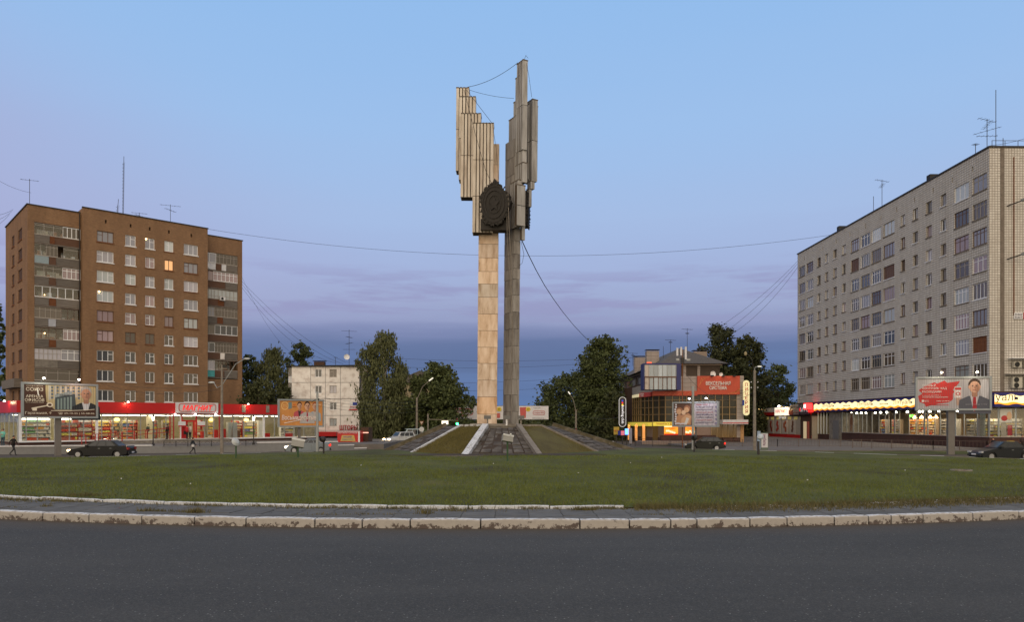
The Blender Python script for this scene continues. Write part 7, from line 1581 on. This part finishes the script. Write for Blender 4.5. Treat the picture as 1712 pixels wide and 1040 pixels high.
def art1(a):
    a.shape([(.29, .18), (.29, 1), (1, 1), (1, .22), (.7, .14), (.45, .12)], pm((.50, .42, .24), .6), 'printed_scene', 1)
    for k in range(7): a.shape([(.33 + k * .075, .52 + .02 * k), (.36 + k * .075, .52 + .02 * k), (.36 + k * .075, .99), (.33 + k * .075, .99)], pm((.55, .55, .52)), 'printed_scene', 1.6)
    for k in range(6):
        for j in range(4): a.shape([(.365 + k * .075, .56 + j * .11), (.395 + k * .075, .56 + j * .11), (.395 + k * .075, .63 + j * .11), (.365 + k * .075, .63 + j * .11)], pm((.12, .17, .24)), 'printed_scene', 1.6)
    a.shape([(.42, .2), (.42, .62), (.70, .72), (.72, .2)], pm((.06, .085, .10)), 'printed_scene', 2.2); a.shape([(.42, .6), (.42, .69), (.66, .83), (.66, .72)], pm((.30, .36, .38)), 'printed_scene', 2.6)
    for k in range(5): a.shape([(.45 + k * .045, .22), (.475 + k * .045, .22), (.475 + k * .045, .56 + k * .02), (.45 + k * .045, .56 + k * .02)], pm((.22, .30, .30)), 'printed_scene', 2.8)
    a.tx('СОЮЗ', .55, .68, .12, .06, pm((.05, .05, .05)), lv=4)
    man(a, .86, .27, .40, (.02, .025, .03), (.60, .62, .68), None, (.38, .38, .38), (.48, .27, .18), 3)
    a.shape([(0, 0), (1, 0), (1, .22), (.7, .16), (.42, .19), (.30, .45), (.28, 1), (0, 1)], pm((.060, .026, .018), .6), 'brown_ground', 10)
    for k in range(24):
        u0, u1 = .36 + k * .026, .36 + (k + 1) * .026; f = lambda u: .165 + .05 * ((u - .45) / .5) ** 2
        a.shape([(u0, f(u0)), (u1, f(u1)), (u1, f(u1) + .018), (u0, f(u0) + .018)], cream_t, 'gold_line', 11)
    a.tx('БИЗНЕС-ЦЕНТР', .14, .955, .22, .03, cream_t, 0, lv=11); a.tx('СОЮЗ', .14, .85, .23, .11, cream_t, .01, lv=11); a.tx('АРЕНДА', .14, .62, .23, .10, cream_t, .02, lv=11); a.tx('ОФИСОВ', .14, .51, .26, .10, cream_t, .02, lv=11)
    a.tx('ключ к успешному бизнесу', .14, .43, .24, .03, cream_t, 0, lv=11); a.tx('Гаражная, 9', .19, .09, .35, .10, cream_t, .0, lv=11); a.tx('☎ 29-10-25 | 55-08-06', .72, .09, .52, .08, cream_t, .0, lv=11)
    a.ell(.345, .36, .045, .075, cream_t, 11, 'printed_key'); a.ell(.345, .36, .025, .04, pm((.060, .026, .018), .6), 12, 'printed_key'); a.shape([(.10, .22), (.31, .32), (.31, .35), (.10, .26)], cream_t, 'printed_key', 11); a.shape([(.11, .17), (.17, .17), (.17, .26), (.11, .23)], cream_t, 'printed_key', 11.5)
    a.shape([(.17, .88), (.185, .88), (.20, .66), (.19, .64), (.178, .7)], pm((.7, .7, .68)), 'torn_strip', 13)
fr1 = frame2(35.5, 63, 163.5, 67.5)
billboard('billboard', 'brown and cream billboard for offices on a square post, lit from above', fr1, 638.5, 699.5, 35.5, 63, 99, 8.5, 0, pm((.060, .026, .018), .6), art1, ((.235, (1, .88, .66)), (.69, (1, .62, .5))))
ogm = ramp_mat('orange_poster', [(.48, .20, .055), (.60, .28, .09)], scale=(2, 2, .3), nscale=2, bump=0, rough=.6)
def art2(a):
    rng_ = pm((.62, .34, .12)); 
    n = 20
    for k in range(n):
        a0, a1 = 2 * math.pi * k / n, 2 * math.pi * (k + 1) / n; a.shape([(.12 + .085 * math.cos(a0), .80 + .17 * math.sin(a0)), (.12 + .085 * math.cos(a1), .80 + .17 * math.sin(a1)), (.12 + .07 * math.cos(a1), .80 + .14 * math.sin(a1)), (.12 + .07 * math.cos(a0), .80 + .14 * math.sin(a0))], pm((.75, .50, .20)), 'printed_ring', 1)
    a.tx('СТС', .12, .80, .09, .10, pm((.75, .50, .20)), lv=2)
    a.shape([(.20, .66), (.28, .70), (.28, .96), (.20, .93)], pm((.16, .22, .23)), 'torn_patch', 2); a.tx('на', .34, .85, .06, .07, pm((.75, .15, .02)), lv=2); a.tx('канале', .335, .76, .09, .04, pm((.3, .08, .02)), lv=2); a.tx('понедельник', .85, .86, .24, .035, cream_t, lv=2)
    man(a, .46, .50, .26, (.45, .08, .10), (.05, .03, .03), None, (.05, .02, .015), (.55, .34, .24), 3); man(a, .82, .46, .28, (.30, .36, .42), (.45, .40, .38), None, (.32, .09, .03), (.55, .34, .24), 3)
    man(a, .64, .41, .325, (.42, .40, .40), (.45, .43, .42), (.35, .02, .06), (.04, .02, .015), (.58, .35, .24), 5)
    a.tx('Восьмидесятые', .45, .30, .80, .24, pm((.70, .30, .20)), .05, .15, lv=13); a.tx('Восьмидесятые', .445, .305, .80, .235, pm((.75, .72, .68)), .01, .15, lv=15)
    for k in range(8): a.shape([(.10 + k * .05, .08 + k * .018), (.15 + k * .05, .098 + k * .018), (.15 + k * .05, .12 + k * .018), (.10 + k * .05, .10 + k * .018)], pm((.75, .72, .68)), 'printed_swash', 13)
fr2 = frame2(464.5, 82, 541.5, 85)
billboard('billboard', 'orange billboard with three printed actors before the white panel house', fr2, 667.3, 714.6, 464.5, 82, 501.5, 4, 0, ogm, art2, ((.2, (.9, .8, .6)),) and (), slats=False)
vio = ramp_mat('violet_poster', [(.20, .17, .24), (.42, .40, .46), (.50, .47, .50)], nscale=3, detail=5, bump=0, rough=.6)
def art3(a):
    a.shape([(.0, 0), (.44, 0), (.44, 1), (0, 1)], pm((.10, .05, .035)), 'printed_scene', 1)
    rr_ = random.Random(2); sk = [(.58, .36, .22), (.45, .24, .14), (.66, .46, .32), (.30, .14, .08)]
    a.ell(.13, .66, .085, .16, pm(sk[3]), 2, 'printed_figure'); a.ell(.12, .62, .055, .13, pm(sk[0]), 3, 'printed_figure'); a.ell(.31, .76, .075, .15, pm(sk[3]), 2, 'printed_figure'); a.ell(.30, .70, .055, .13, pm(sk[0]), 3, 'printed_figure'); a.ell(.23, .58, .05, .11, pm(sk[2]), 4, 'printed_figure')
    a.shape([(.04, .02), (.40, .02), (.42, .42), (.34, .56), (.22, .46), (.12, .50), (.04, .36)], pm(sk[1]), 'printed_figure', 2); a.shape([(.16, .04), (.36, .10), (.40, .40), (.28, .48), (.18, .3)], pm(sk[0]), 'printed_figure', 3); a.shape([(.24, .02), (.30, .02), (.36, .30), (.30, .36)], pm((.62, .60, .58)), 'printed_figure', 4)
    for k in range(9): a.ell(.03 + rr_.random() * .02, .95 - k * .11, .022, .045, pm((.62, .62, .68)), 5, 'printed_flower'); 
    for k in range(5): a.ell(.08 + k * .04, .05 + rr_.random() * .06, .022, .04, pm((.55, .55, .62)), 5, 'printed_flower'); a.ell(.97, .1 + k * .18, .02, .045, pm((.20, .18, .30)), 5, 'printed_flower')
    L_ = ['Мама, папа, я —', 'дружная семья!', 'Берегите близких,', 'любите друг друга,', 'дарите радость', 'и тепло сердец', 'каждый день', 'родной семье!']
    for k, s_ in enumerate(L_): a.tx(s_, .71, .93 - k * .115, .40 if k % 2 else .36, .065, pm((.07, .05, .12)) if k % 3 else pm((.40, .06, .08)), .004, .15, lv=3)
fr3 = frame2(1124.5, 88, 1202, 84)
billboard('billboard', 'violet billboard with a printed family and poem before the glass shopping centre', fr3, 672.5, 714, 1124.5, 88, 1161.5, 3, 0, vio, art3, ((.46, (.95, .92, 1)), (.82, (.95, .92, 1))), slats=False)
gry = ramp_mat('grey_stripe_poster', [(.30, .29, .33), (.44, .43, .46)], scale=(6, 1, .2), nscale=2, bump=0, rough=.6)
def art4(a):
    rd = pm((.50, .025, .025), .6); wt = pm((.72, .70, .70), .6)
    rr_ = random.Random(4); tp, bt = [], []
    a.shape([(.02, .62), (.12, .78), (.24, .88), (.28, .84), (.38, .94), (.42, .86), (.60, .92), (.56, .78), (.52, .70), (.50, .62), (.52, .55), (.50, .50), (.50, .30), (.44, .20), (.30, .16), (.12, .06), (.10, .16), (.03, .22), (.01, .42), (.07, .50)], rd, 'brush_stroke', 1)
    for k in range(6): a.shape([(.10 + k * .05, .16 - .01 * k), (.18 + k * .05, .13), (.2 + k * .05, .10), (.12 + k * .05, .11)], rd, 'brush_stroke', 1.3)
    a.tx('ПОЛНЫЙ', .165, .79, .19, .085, wt, .02, lv=3); a.tx('КОНТРОЛЬ НАД', .24, .675, .34, .085, wt, .02, lv=3); a.tx('РАСХОДАМИ', .20, .56, .27, .085, wt, .02, lv=3); a.tx('с услугой «Мой МТС» и', .20, .44, .26, .045, wt, .0, lv=3); a.tx('специальными предложениями', .25, .375, .36, .045, wt, .0, lv=3)
    a.shape([(.06, .22), (.09, .22), (.09, .29), (.06, .29)], wt, 'printed_logo', 3); a.tx('МТС', .13, .25, .06, .06, wt, .01, lv=3); a.tx('8 800 250 08 90', .36, .25, .18, .035, wt, 0, lv=3)
    a.shape([(.55, .10), (.60, .10), (.62, .34), (.60, .44), (.54, .40)], pm((.44, .30, .25)), 'printed_hand', 2); a.shape([(.52, .36), (.62, .36), (.62, .72), (.52, .72)], wt, 'printed_phone', 3); a.shape([(.525, .62), (.615, .62), (.615, .70), (.525, .70)], rd, 'printed_phone', 4); a.ell(.57, .49, .032, .065, rd, 4, 'printed_phone'); a.ell(.57, .49, .018, .036, wt, 5, 'printed_phone'); a.shape([(.53, .38), (.535, .38), (.535, .60), (.53, .60)], rd, 'printed_phone', 4); a.shape([(.605, .38), (.61, .38), (.61, .60), (.605, .60)], rd, 'printed_phone', 4)
    a.ell(1.0 - .06, .66, .055, .34, pm((.50, .50, .55)), 1, 'printed_shade')
    man(a, .80, .24, .42, (.085, .09, .12), (.50, .48, .54), (.35, .02, .03), (.045, .025, .018), (.56, .33, .24), 3)
    a.tx('закажите по номеру *111*919#', .82, .13, .30, .03, pm((.4, .4, .45)), 0, lv=14)
fr4 = frame2(1530, 68, 1657.5, 66.8)
billboard('billboard', 'grey and red billboard with a man in a suit and red tie, right', fr4, 630.5, 686.8, 1530, 68, 1592, 10, 0, gry, art4, ((.30, (1, .84, .6)), (.76, (1, .84, .6))))
# street banner
bn = thing('street_banner', 'long white banner hung across the street behind the pylons', 'banner', (X(843, 115), 115, 0)); bw = (X(917, 115) - X(740, 115)); bx0 = X(740, 115) - X(843, 115); z0, z1 = Z(701.5, 115), Z(679, 115)
m = MB(); n = 16
for k in range(n):
    f = lambda q: .05 * math.sin(q * .9); a, b = bx0 + bw * k / n, bx0 + bw * (k + 1) / n; m.poly([(a, f(k), z0), (b, f(k + 1), z0), (b, f(k + 1), z1), (a, f(k), z1)]); m.poly([(a, f(k) + .02, z0), (a, f(k) + .02, z1), (b, f(k + 1) + .02, z1), (b, f(k + 1) + .02, z0)])
cl_ = m.build('cloth', pm((.62, .62, .66), .7), bn)
def bX(p): return X(p, 115) - X(843, 115)
def bZ(p): return Z(p, 115)
rring('printed_ring', cl_, bX(771), bZ(689), bX(791) - bX(751), 1.05, .35, .08, -.07, M['red'], .02); text('МАГНИТ', cl_, bX(771), bZ(688.2), bX(788) - bX(754), .55, M['red'], -.08, bold=.03, shear=.15); text('супермаркет', cl_, bX(771), bZ(695.3), 2.4, .16, M['red'], -.08)
m = MB(); m.prism([(bX(870), bZ(699)), (bX(879), bZ(699)), (bX(880), bZ(681)), (bX(869), bZ(681.5))], 'y', -.07, -.05); m.build('printed_pack', pm((.50, .10, .09)), cl_); m = MB(); m.ball((bX(874), -.08, bZ(697)), .32, .02, .2); m.build('printed_food', pm((.5, .35, .1)), cl_)
for p in (883, 834.5): MB().ball((bX(p), -.07, bZ(684.5)), .38, .02, .36).build('yellow_disc', pm((.65, .50, .06)), cl_); text('47', cl_, bX(p), bZ(684.5), .4, .26, pm((.1, .05, .02)), -.11)
rring('printed_ring', cl_, bX(901), bZ(690.5), bX(911) - bX(891), .65, .25, .05, -.07, M['red'], .02); text('скидка 80%', cl_, bX(901), bZ(690.5), 1.5, .25, M['red'], -.08, bold=.01); text('ВЫГОДА В ЦЕНАХ', cl_, bX(898), bZ(682.5), 1.1, .12, M['dark'], -.08); text('МОСКОВСКАЯ, 5', cl_, bX(901), bZ(699.6), 2.0, .14, M['dark'], -.08); text('до 31 мая', cl_, bX(775), bZ(699.5), 2.6, .12, pm((.1, .1, .3)), -.08)
m = MB(); m.box(bX(829), bX(836), -.07, -.05, bZ(699), bZ(691)); m.build('printed_pack', pm((.5, .12, .1)), cl_)
wire('banner_cable', 'steel cable carrying the white street banner', [(X(700, 115), 115, z1 + .35), (X(740, 115), 115, z1 + .03), (X(917, 115), 115, z1 + .03), (X(962, 115), 115, z1 + .3)], .02)

# ================================================================ POLES, LAMPS, LIGHTS
def pole(name, label, px, D_, ytop, zb=0, r=.11, mat='pole', cat='pole', r2=None, yb=None):
    t = thing(name, label, cat, (X(px, D_), D_, zb)); h = Z(ytop, D_) - zb; m = MB(); m.tube([(0, 0, -.1), (0, 0, h)], [r, r2 or r * .75], 10); m.build('shaft', M[mat], t); t['h'] = 0; del t['h']; return t, h
t, h = pole('street_lamp', 'concrete lamp post with two arms before the supermarket entrance', 371, 69, 610, r=.17, cat='street lamp', r2=.08)
for dx, dz, lit in ((-.75, -1.35, 1), (2.1, .85, 0)):
    m = MB(); x1, z1_ = dx, h + dz - .3; m.tube([(0, 0, h - 1.9), (dx * .6, 0, z1_ - .5), (x1, 0, z1_)], .04, 6); o = m.build('arm', M['steel'], t); m = MB(); m.ball((x1 + (.2 if dx > 0 else -.2), 0, z1_), .32, .14, .1); m.build('lamp_head', pm((.45, .48, .5), .3, .2), o)
MB().box(-.5, .5, -.05, .05, h - .4, h - .32).build('crossarm', M['pole'], t)
t, h = pole('pole', 'plain grey pole in front of the orange billboard', 530.5, 68, 655, r=.14, mat='steel', r2=.10)
MB().beam((0, 0, h - .6), (-.55, 0, h - 1.0), .04, .04).build('bracket', M['iron'], t); MB().ball((.14, -.1, h - .7), .08).build('insulator', M['iron'], t)
t, h = pole('pole', 'plain grey pole in front of the poem billboard', 1158.5, 70, 646, r=.13, mat='steel', r2=.12)
t, h = pole('antenna_mast', 'thin rusty mast with three white cellular panels before the shopping centre', 1141, 88, 585, r=.06, mat='rust', cat='mast', r2=.05)
for px, y0, y1 in ((1132, 582, 595), (1138.5, 580.5, 594.5), (1146, 580, 601)): MB().box(X(px, 88) - X(1141, 88) - .10, X(px, 88) - X(1141, 88) + .12, -.12, .0, Z(y1, 88), Z(y0, 88)).build('antenna_panel', pm((.62, .62, .66)), t)
m = MB(); m.beam((-.7, 0, Z(600, 88)), (.4, 0, Z(600, 88)), .05, .05); m.beam((-.7, 0, Z(591, 88)), (.4, 0, Z(591, 88)), .05, .05); m.box(-.2, .2, -.1, .1, Z(607, 88), Z(598, 88)); m.build('bracket', M['iron'], t)
MB().box(-.75, -.4, -.1, .1, Z(603, 88), Z(599.5, 88)).build('radio_unit', M['steel'], t); MB().box(.45, .9, -.1, .1, Z(603.5, 88), Z(600, 88)).build('radio_unit', M['steel'], t)
t, h = pole('street_lamp', 'concrete lamp post right of the tall cream sign', 1261.5, 75, 619, r=.18, cat='street lamp', r2=.12)
m = MB(); m.tube([(0, 0, h), (.05, 0, h + .28), (.35, 0, h + .36)], .035, 6); o = m.build('arm', M['steel'], t); MB().ball((.5, 0, h + .36), .24, .1, .07).build('lamp_head', EM((.8, .8, .75), .5), o)
m = MB(); m.tube([(0, 0, h - .2), (-.3, 0, h + 1.2), (-.85, 0, h + 1.75)], .03, 5); o = m.build('arm', M['iron'], t); MB().ball((-.9, 0, h + 1.65), .15, .1, .22).build('lamp_head', pm((.30, .25, .15)), o)
for k in range(2): MB().box(-.35, .35, -.03, .03, h - 1.3 - k * .55, h - 1.26 - k * .55).build('crossarm', M['iron'], t); 
for sx in (-.33, .33):
    for k in range(2): MB().ball((sx, 0, h - 1.2 - k * .55), .06).build('insulator', M['white'], t)
for (px, D_, y0, ax, ay, lab) in ((697, 104, 665, 724, 632, 'lamp post leaning its arm right beside the round dark tree'), (963, 112, 685, 950, 655, 'lamp post with lit head turned left in the right tree row')):
    t, h = pole('street_lamp', lab, px, D_, y0, r=.20, cat='street lamp', r2=.12)
    dx = X(ax, D_) - X(px, D_); dz = Z(ay, D_) - Z(y0, D_); s_ = 1 if dx > 0 else -1
    m = MB(); m.tube([(0, 0, h - .3), (dx * .35, 0, h + dz * .55), (dx * .8, 0, h + dz * .88)], .05, 6); o = m.build('arm', M['pole'], t); m = MB(); m.beam((dx * .75, 0, h + dz * .85), (dx, 0, h + dz), .22, .16); m.build('lamp_head', EM((.8, .8, .72), .6), o)
    if s_ < 0:
        for k in range(3): MB().ball((-.2 + .2 * k, 0, h - .1), .06).build('insulator', M['rust'], t)
for (px, D_, lab) in ((256, 71.2, 'black ornamental lamp post glowing before the supermarket windows, left one'), (424, 74.2, 'black ornamental lamp post glowing under the grey fascia panels, right one')):
    t = thing('lantern', lab, 'lamp post', (X(px, D_), D_, .6), 0, 'ornamental lanterns'); h = Z(704, D_) - .6
    m = MB(); m.lathe([(.14, 0), (.14, .25), (.08, .35), (.05, .6), (.04, h * .9), (.07, h - .05), (.05, h)], n=10); m.build('post', M['iron'], t)
    o = MB().lathe([(.07, h), (.15, h + .36), (.13, h + .38)], n=8).build('lantern_glass', EM((1, .86, .58), 5), t); MB().lathe([(.18, h + .38), (.07, h + .50), (.0, h + .62)], n=8).build('lantern_cap', M['iron'], t); lamp(t, (0, 0, h + .2), 16, (1, .75, .42), 'POINT', .12)
# traffic lights
def traffic(label, px, D_, y, armto=None, zb=0):
    t = thing('traffic_light', label, 'traffic light', (X(px, D_), D_, zb)); z = Z(y, D_); b = MB().box(-.17, .17, -.1, .15, z - .2, z + .75).build('signal_box', M['dark'], t)
    for k, c in enumerate(((.03, 1, .30), (.12, .07, .01), (.10, .01, .01))):
        m = MB().lathe([(0, .02), (.13, .0), (.13, -.05)], n=14); m.build('lens', EM(c, 26) if k == 0 else pm(c), b, (0, -.12, z + .3 * k), (R(90), 0, 0)) 
    lamp(t, (0, -.5, z), 9, (.05, 1, .35), 'POINT', .1)
    if armto: MB().beam((0, 0, z + .45), (X(armto, D_) - X(px, D_), 0, z + .6), .07, .07).build('arm', M['pole'], t); MB().tube([(X(armto, D_) - X(px, D_), 0, -.1), (X(armto, D_) - X(px, D_), 0, z + 1.3)], .1, 8).build('post', M['pole'], t); q = MB().box(-1.1 - .9, -1.1 - .05, -.08, -.02, z - .06, z + .4).build('lit_board', EM((1, .9, .75), 1.1), t)
    else: MB().tube([(0, .05, -.1), (0, .05, z)], .08, 8).build('post', M['pole'], t)
    return t
traffic('green traffic light on a long arm left of the pale pylon', 764.5, 96, 709, 715.5)
traffic('green traffic light at the foot of the right hand lamp post', 963, 98, 725.5)
def roundsign(label, px, y, r, D_, mat, shape='disc', post=True, pm_='pole'):
    t = thing('road_sign', label, 'road sign', (X(px, D_), D_, 0)); z = Z(y, D_)
    if shape == 'disc': MB().lathe([(0, 0), (r, 0), (r, .04), (0, .04)], n=18).build('sign_plate', mat, t, (0, -.05, z), (R(90), 0, 0))
    elif shape == 'tri': m = MB(); m.prism([(-r, z + r * .6), (r, z + r * .6), (0, z - r)], 'y', -.08, -.04); m.build('sign_plate', mat, t); m = MB(); m.prism([(-r * .6, z + r * .38), (r * .6, z + r * .38), (0, z - r * .55)], 'y', -.1, -.081); m.build('sign_field', pm((.5, .42, .35)), t)
    else: MB().box(-r, r, -.08, -.04, z - r * .8, z + r * .8).build('sign_plate', mat, t); m = MB(); m.prism([(-r * .6, z - r * .5), (r * .6, z - r * .5), (0, z + r * .6)], 'y', -.1, -.081); m.build('sign_field', M['white'], t)
    if post: MB().tube([(0, 0, -.1), (0, 0, z)], .035, 6).build('post', M[pm_], t)
    return t
roundsign('rusty triangular give way sign on the left lamp post', 705, 707, .36, 103, M['rust'], 'tri'); roundsign('pale round road sign under the triangular sign', 705, 718, .34, 102.7, pm((.5, .52, .53)))
roundsign('blue crossing sign left of the mound', 720, 726, .28, 100, pm((.03, .16, .36)), 'sq'); roundsign('small blue crossing sign beside the right green light', 956, 724.5, .26, 100, EM((.05, .25, .5), .35), 'sq')
minisign('utility_box', 'small grey box at the foot of the left lamp post', 693, 698, 731, 738, 102, M['steel'], cat='utility box')
# flood lights on the lawn
def flood(label, px, ybase, ytop, D_, kind, r=.28):
    zb = lawn_h(X(px, D_), D_) - .03; t = thing('floodlight', label, 'floodlight', (X(px, D_), D_, zb)); z = Z(ytop, D_) - zb; g = pm((.03, .075, .03), .6)
    if kind == 'disc':
        MB().tube([(0, 0, 0), (0, 0, z - r)], .05, 7).build('post', g, t); MB().lathe([(0, .02), (r * .9, .0), (r, .06), (r * .6, .18), (0, .22)], n=16).build('lamp_head', pm((.42, .45, .47), .3), t, (-.05, 0, z - r * .9), (R(62), 0, R(55)))
    elif kind == 'box':
        MB().tube([(0, 0, 0), (0, 0, z - r * 1.2)], .06, 7).build('post', g, t); o = MB().box(-r, r, -r * .5, r * .6, -r * .65, r * .65).build('lamp_head', pm((.26, .26, .25), .5), t, (0, 0, z - r * .7), (R(-12), R(10), R(15)))
        MB().box(-r * 1.05, r * 1.05, -r * .55, -r * .5, r * .35, r * .68).build('lamp_visor', pm((.5, .52, .53), .4), o)
    else:
        MB().tube([(0, 0, 0), (0, 0, z - r)], .07, 7).build('post', M['iron'], t); o = MB().lathe([(0, 0), (r, 0), (r * .9, .2), (r * .3, .35)], n=14).build('lamp_head', M['iron'], t, (0, -.05, z - r * .8), (R(80), 0, R(-25))); MB().lathe([(0, -.01), (r * .8, -.01)], n=14).build('lens', pm((.5, .62, .70), .1), o)
    return t
flood('pale tilted disc floodlight on a green post in the lawn, left', 394.5, 770, 733, 49.5, 'disc', .3)
flood('grey box floodlight on a green post before the silver car', 498, 768, 734, 51.5, 'box', .42); flood('round dark floodlight beside the grey pole, below the orange billboard', 541, 762, 731, 58, 'spot', .24)
f_ = flood('grey box floodlight on a green post in front of the mound ramp', 848.5, 776, 727, 46.8, 'box', .33)
for dx in (-.2, .2): MB().ball((dx, -.2, Z(726.5, 46.8) - f_.location.z), .06).build('lamp_bulb', pm((.7, .7, .65), .2), f_)
flood('round floodlight fixed low before the poem billboard', 1160.5, 758, 728, 62, 'spot', .26)
t = thing('floodlight', 'pale tilted floodlight on a dark stake beside the advert board', 'floodlight', (X(1268, 59), 59, .2)); MB().box(-.08, .08, -.06, .06, -.1, 1.25).build('post', M['iron'], t); MB().lathe([(0, 0), (.26, .02), (.22, .2), (0, .28)], n=14).build('lamp_head', pm((.42, .48, .55), .3), t, (.18, 0, 1.55), (R(60), 0, R(-40)))
t = thing('advert_board', 'upright white advert board with rounded top on the pavement', 'advert board', (X(1278.5, 75), 75, .14)); MB().box(-.42, .34, -.06, .06, 0, 1.75).build('board', pm((.10, .13, .11)), t); MB().box(-.36, .28, -.09, -.061, .25, 1.65).build('board_face', pm((.52, .52, .56)), t); text('мебель', t, -.04, 1.0, 1.1, .32, pm((.15, .04, .12)), -.1, bold=.01).rotation_euler = (R(90), R(90), 0)
MB().box(-.75, -.44, -.05, .05, .1, 1.9).build('side_flag', pm((.25, .33, .45)), t)
for px, D_, lab in ((815, 65.3, 'grey floodlight on a short post at the foot of the pale pylon'), (847, 65.2, 'grey floodlight on a white post between the pylons'), (871, 65.6, 'grey floodlight on the right of the dark pylon base')):
    t = thing('floodlight', lab, 'floodlight', (X(px, D_), D_, 2.66)); MB().box(-.07, .07, -.05, .05, 0, .55).build('post', M['white'] if px == 847 else M['pole'], t); MB().box(-.3, .3, -.15, .15, .55, .86).build('lamp_head', pm((.12, .12, .12), .5), t)

# ================================================================ FENCE on the right pavement
def fence(label, pts, h, panel, mat):
    t = thing('fence', label, 'fence', pts[0]); o0 = Vector(pts[0])
    for a, b in zip(pts[:-1], pts[1:]):
        a, b = Vector(a) - o0, Vector(b) - o0; k = max(1, round((b - a).length / panel))
        for q in range(k):
            p, e = a.lerp(b, q / k), a.lerp(b, (q + 1) / k); MB().box(-.03, .03, -.03, .03, 0, h).build('post', mat, t, p)
            m = MB(); up_ = Vector((0, 0, 1)); m.beam(p + up_ * h * .96, e + up_ * h * .96, .03, .03); m.beam(p + up_ * h * .15, e + up_ * h * .15, .03, .03)
            nb_ = 7
            for j in range(nb_): c = p.lerp(e, (j + .5) / nb_); m.beam(c + up_ * h * .15, c + up_ * h * .95, .014, .014)
            m.build('fence_panel', mat, t)
        MB().box(-.03, .03, -.03, .03, 0, h).build('post', mat, t, b)
    return t
fg = pm((.12, .09, .075), .7)
fence('long low brown metal fence along the pavement before the tiled block', [(X(1425, 80), 80, .14), (X(1560, 76), 76, .14), (X(1650, 73.5), 73.5, .14), (X(1790, 73), 73, .14)], .95, 1.9, fg)
fence('low metal fence along the street before the annex', [(X(1212, 85), 85, .14), (X(1300, 85), 85, .14), (X(1440, 84), 84, .14)], .85, 2.1, fg)
fence('low dark fence in front of the shopping centre porch', [(X(1062, 90), 90, .0), (X(1150, 88), 88, .0)], .95, 2.0, M['iron'])
fence('short black fence between the retaining wall and the street trees', [(X(612, 86), 86, 0), (X(632, 88), 88, 0)], .7, 1.6, M['iron'])

# ================================================================ OVERHEAD WIRES
W_ = lambda lab, a, b, sag, r=.025: wire('overhead_wire', lab, [P(*a), P(*b)], r * .7, sag=sag, cat='wire', n=24)
W_('long wire sagging from the brick block roof to the tiled block roof', (348, 383, 112), (1395, 392, 112), 3.6, .03)
W_('wire from the top left edge down to the brick block roof', (-20, 290, 100), (52, 322, 104), .4); 
for k, (a, b, s_) in enumerate((((-20, 360, 95), (22, 350, 110), .3), ((-20, 372, 95), (20, 353, 110), .3), ((-20, 385, 95), (16, 358, 111), .3))): W_(('upper', 'middle', 'lowest')[k] + ' of three wires reaching the brick block from the left edge', a, b, s_, .03)
W_('wire falling from the brick block to the tree behind the supermarket', (404, 462, 112), (500, 598, 125), 2.0)
W_('upper wire from the brick block to the panel house aerial', (404, 470, 112), (578, 606, 123), 1.2); W_('lower wire from the brick block to the panel house roof', (404, 480, 112), (562, 607, 123), 2.2); W_('middle wire from the brick block to the panel house roof', (404, 475, 112), (574, 609, 123), 1.7)
for k, (a, b) in enumerate((((1334, 436, 130), (1180, 560, 130)), ((1334, 440, 130), (1196, 566, 130)), ((1334, 446, 130), (1228, 556, 130)))): W_(('first', 'second', 'third')[k] + ' wire from the tiled block down to the trees, counted from the left', a, b, 1.0, .03)
for k, (ya, yb_) in enumerate(((598, 597), (613, 604), (640, 625), (652, 641))): W_(('topmost', 'second', 'third', 'lowest')[k] + ' wire crossing the dark sky between the street trees', (640, ya, 120), (1040, yb_, 120), .6, .022)
for k in range(4): W_(('topmost', 'second', 'third', 'lowest')[k] + ' wire running from the grey pole across the panel house', (533, 664 + 5 * k, 68), (740, 662 + 6 * k, 110), .8, .015)
W_('wire from the club sign to the right hand lamp post', (966, 692, 112), (1040, 697, 98), .5); W_('wire from the rusty mast past the red board to the lamp post', (1141, 618, 88), (1262, 655, 75), 2.0, .025); W_('wire from the lamp post to the annex corner', (1262, 650, 75), (1345, 666, 110), .8, .025); W_('second wire from the lamp post towards the poem billboard', (1262, 646, 75), (1160, 668, 70), .6, .02)
W_('wire along the facade of the brick block above the shop roof', (165, 632, 96), (372, 640, 69), .9, .02); W_('lower wire along the facade of the brick block', (165, 640, 96), (372, 650, 69), .9, .02)
W_('wire at the right end of the tiled block roof', (1656, 243, 80), (1740, 222, 80), .2, .025)

# ---------------------------------------------------------------- fit lettering
def fit_text():
    bpy.context.view_layer.update(); dg = bpy.context.evaluated_depsgraph_get()
    for o, w, h in TEXTS:
        me = bpy.data.meshes.new_from_object(o.evaluated_get(dg)); me.name = 'lettering'
        n = bpy.data.objects.new('lettering', me); C.objects.link(n); n.parent = o.parent; n.location = o.location; n.rotation_euler = o.rotation_euler
        co = np.empty(len(me.vertices) * 3); me.vertices.foreach_get('co', co); co = co.reshape(-1, 3)
        if len(co):
            lo, hi = co.min(0), co.max(0); co[:, 0] = (co[:, 0] - (lo[0] + hi[0]) / 2) * w / (hi[0] - lo[0]); co[:, 1] = (co[:, 1] - (lo[1] + hi[1]) / 2) * h / (hi[1] - lo[1]); me.vertices.foreach_set('co', co.ravel()); me.update()
        bpy.data.objects.remove(o)
fit_text()
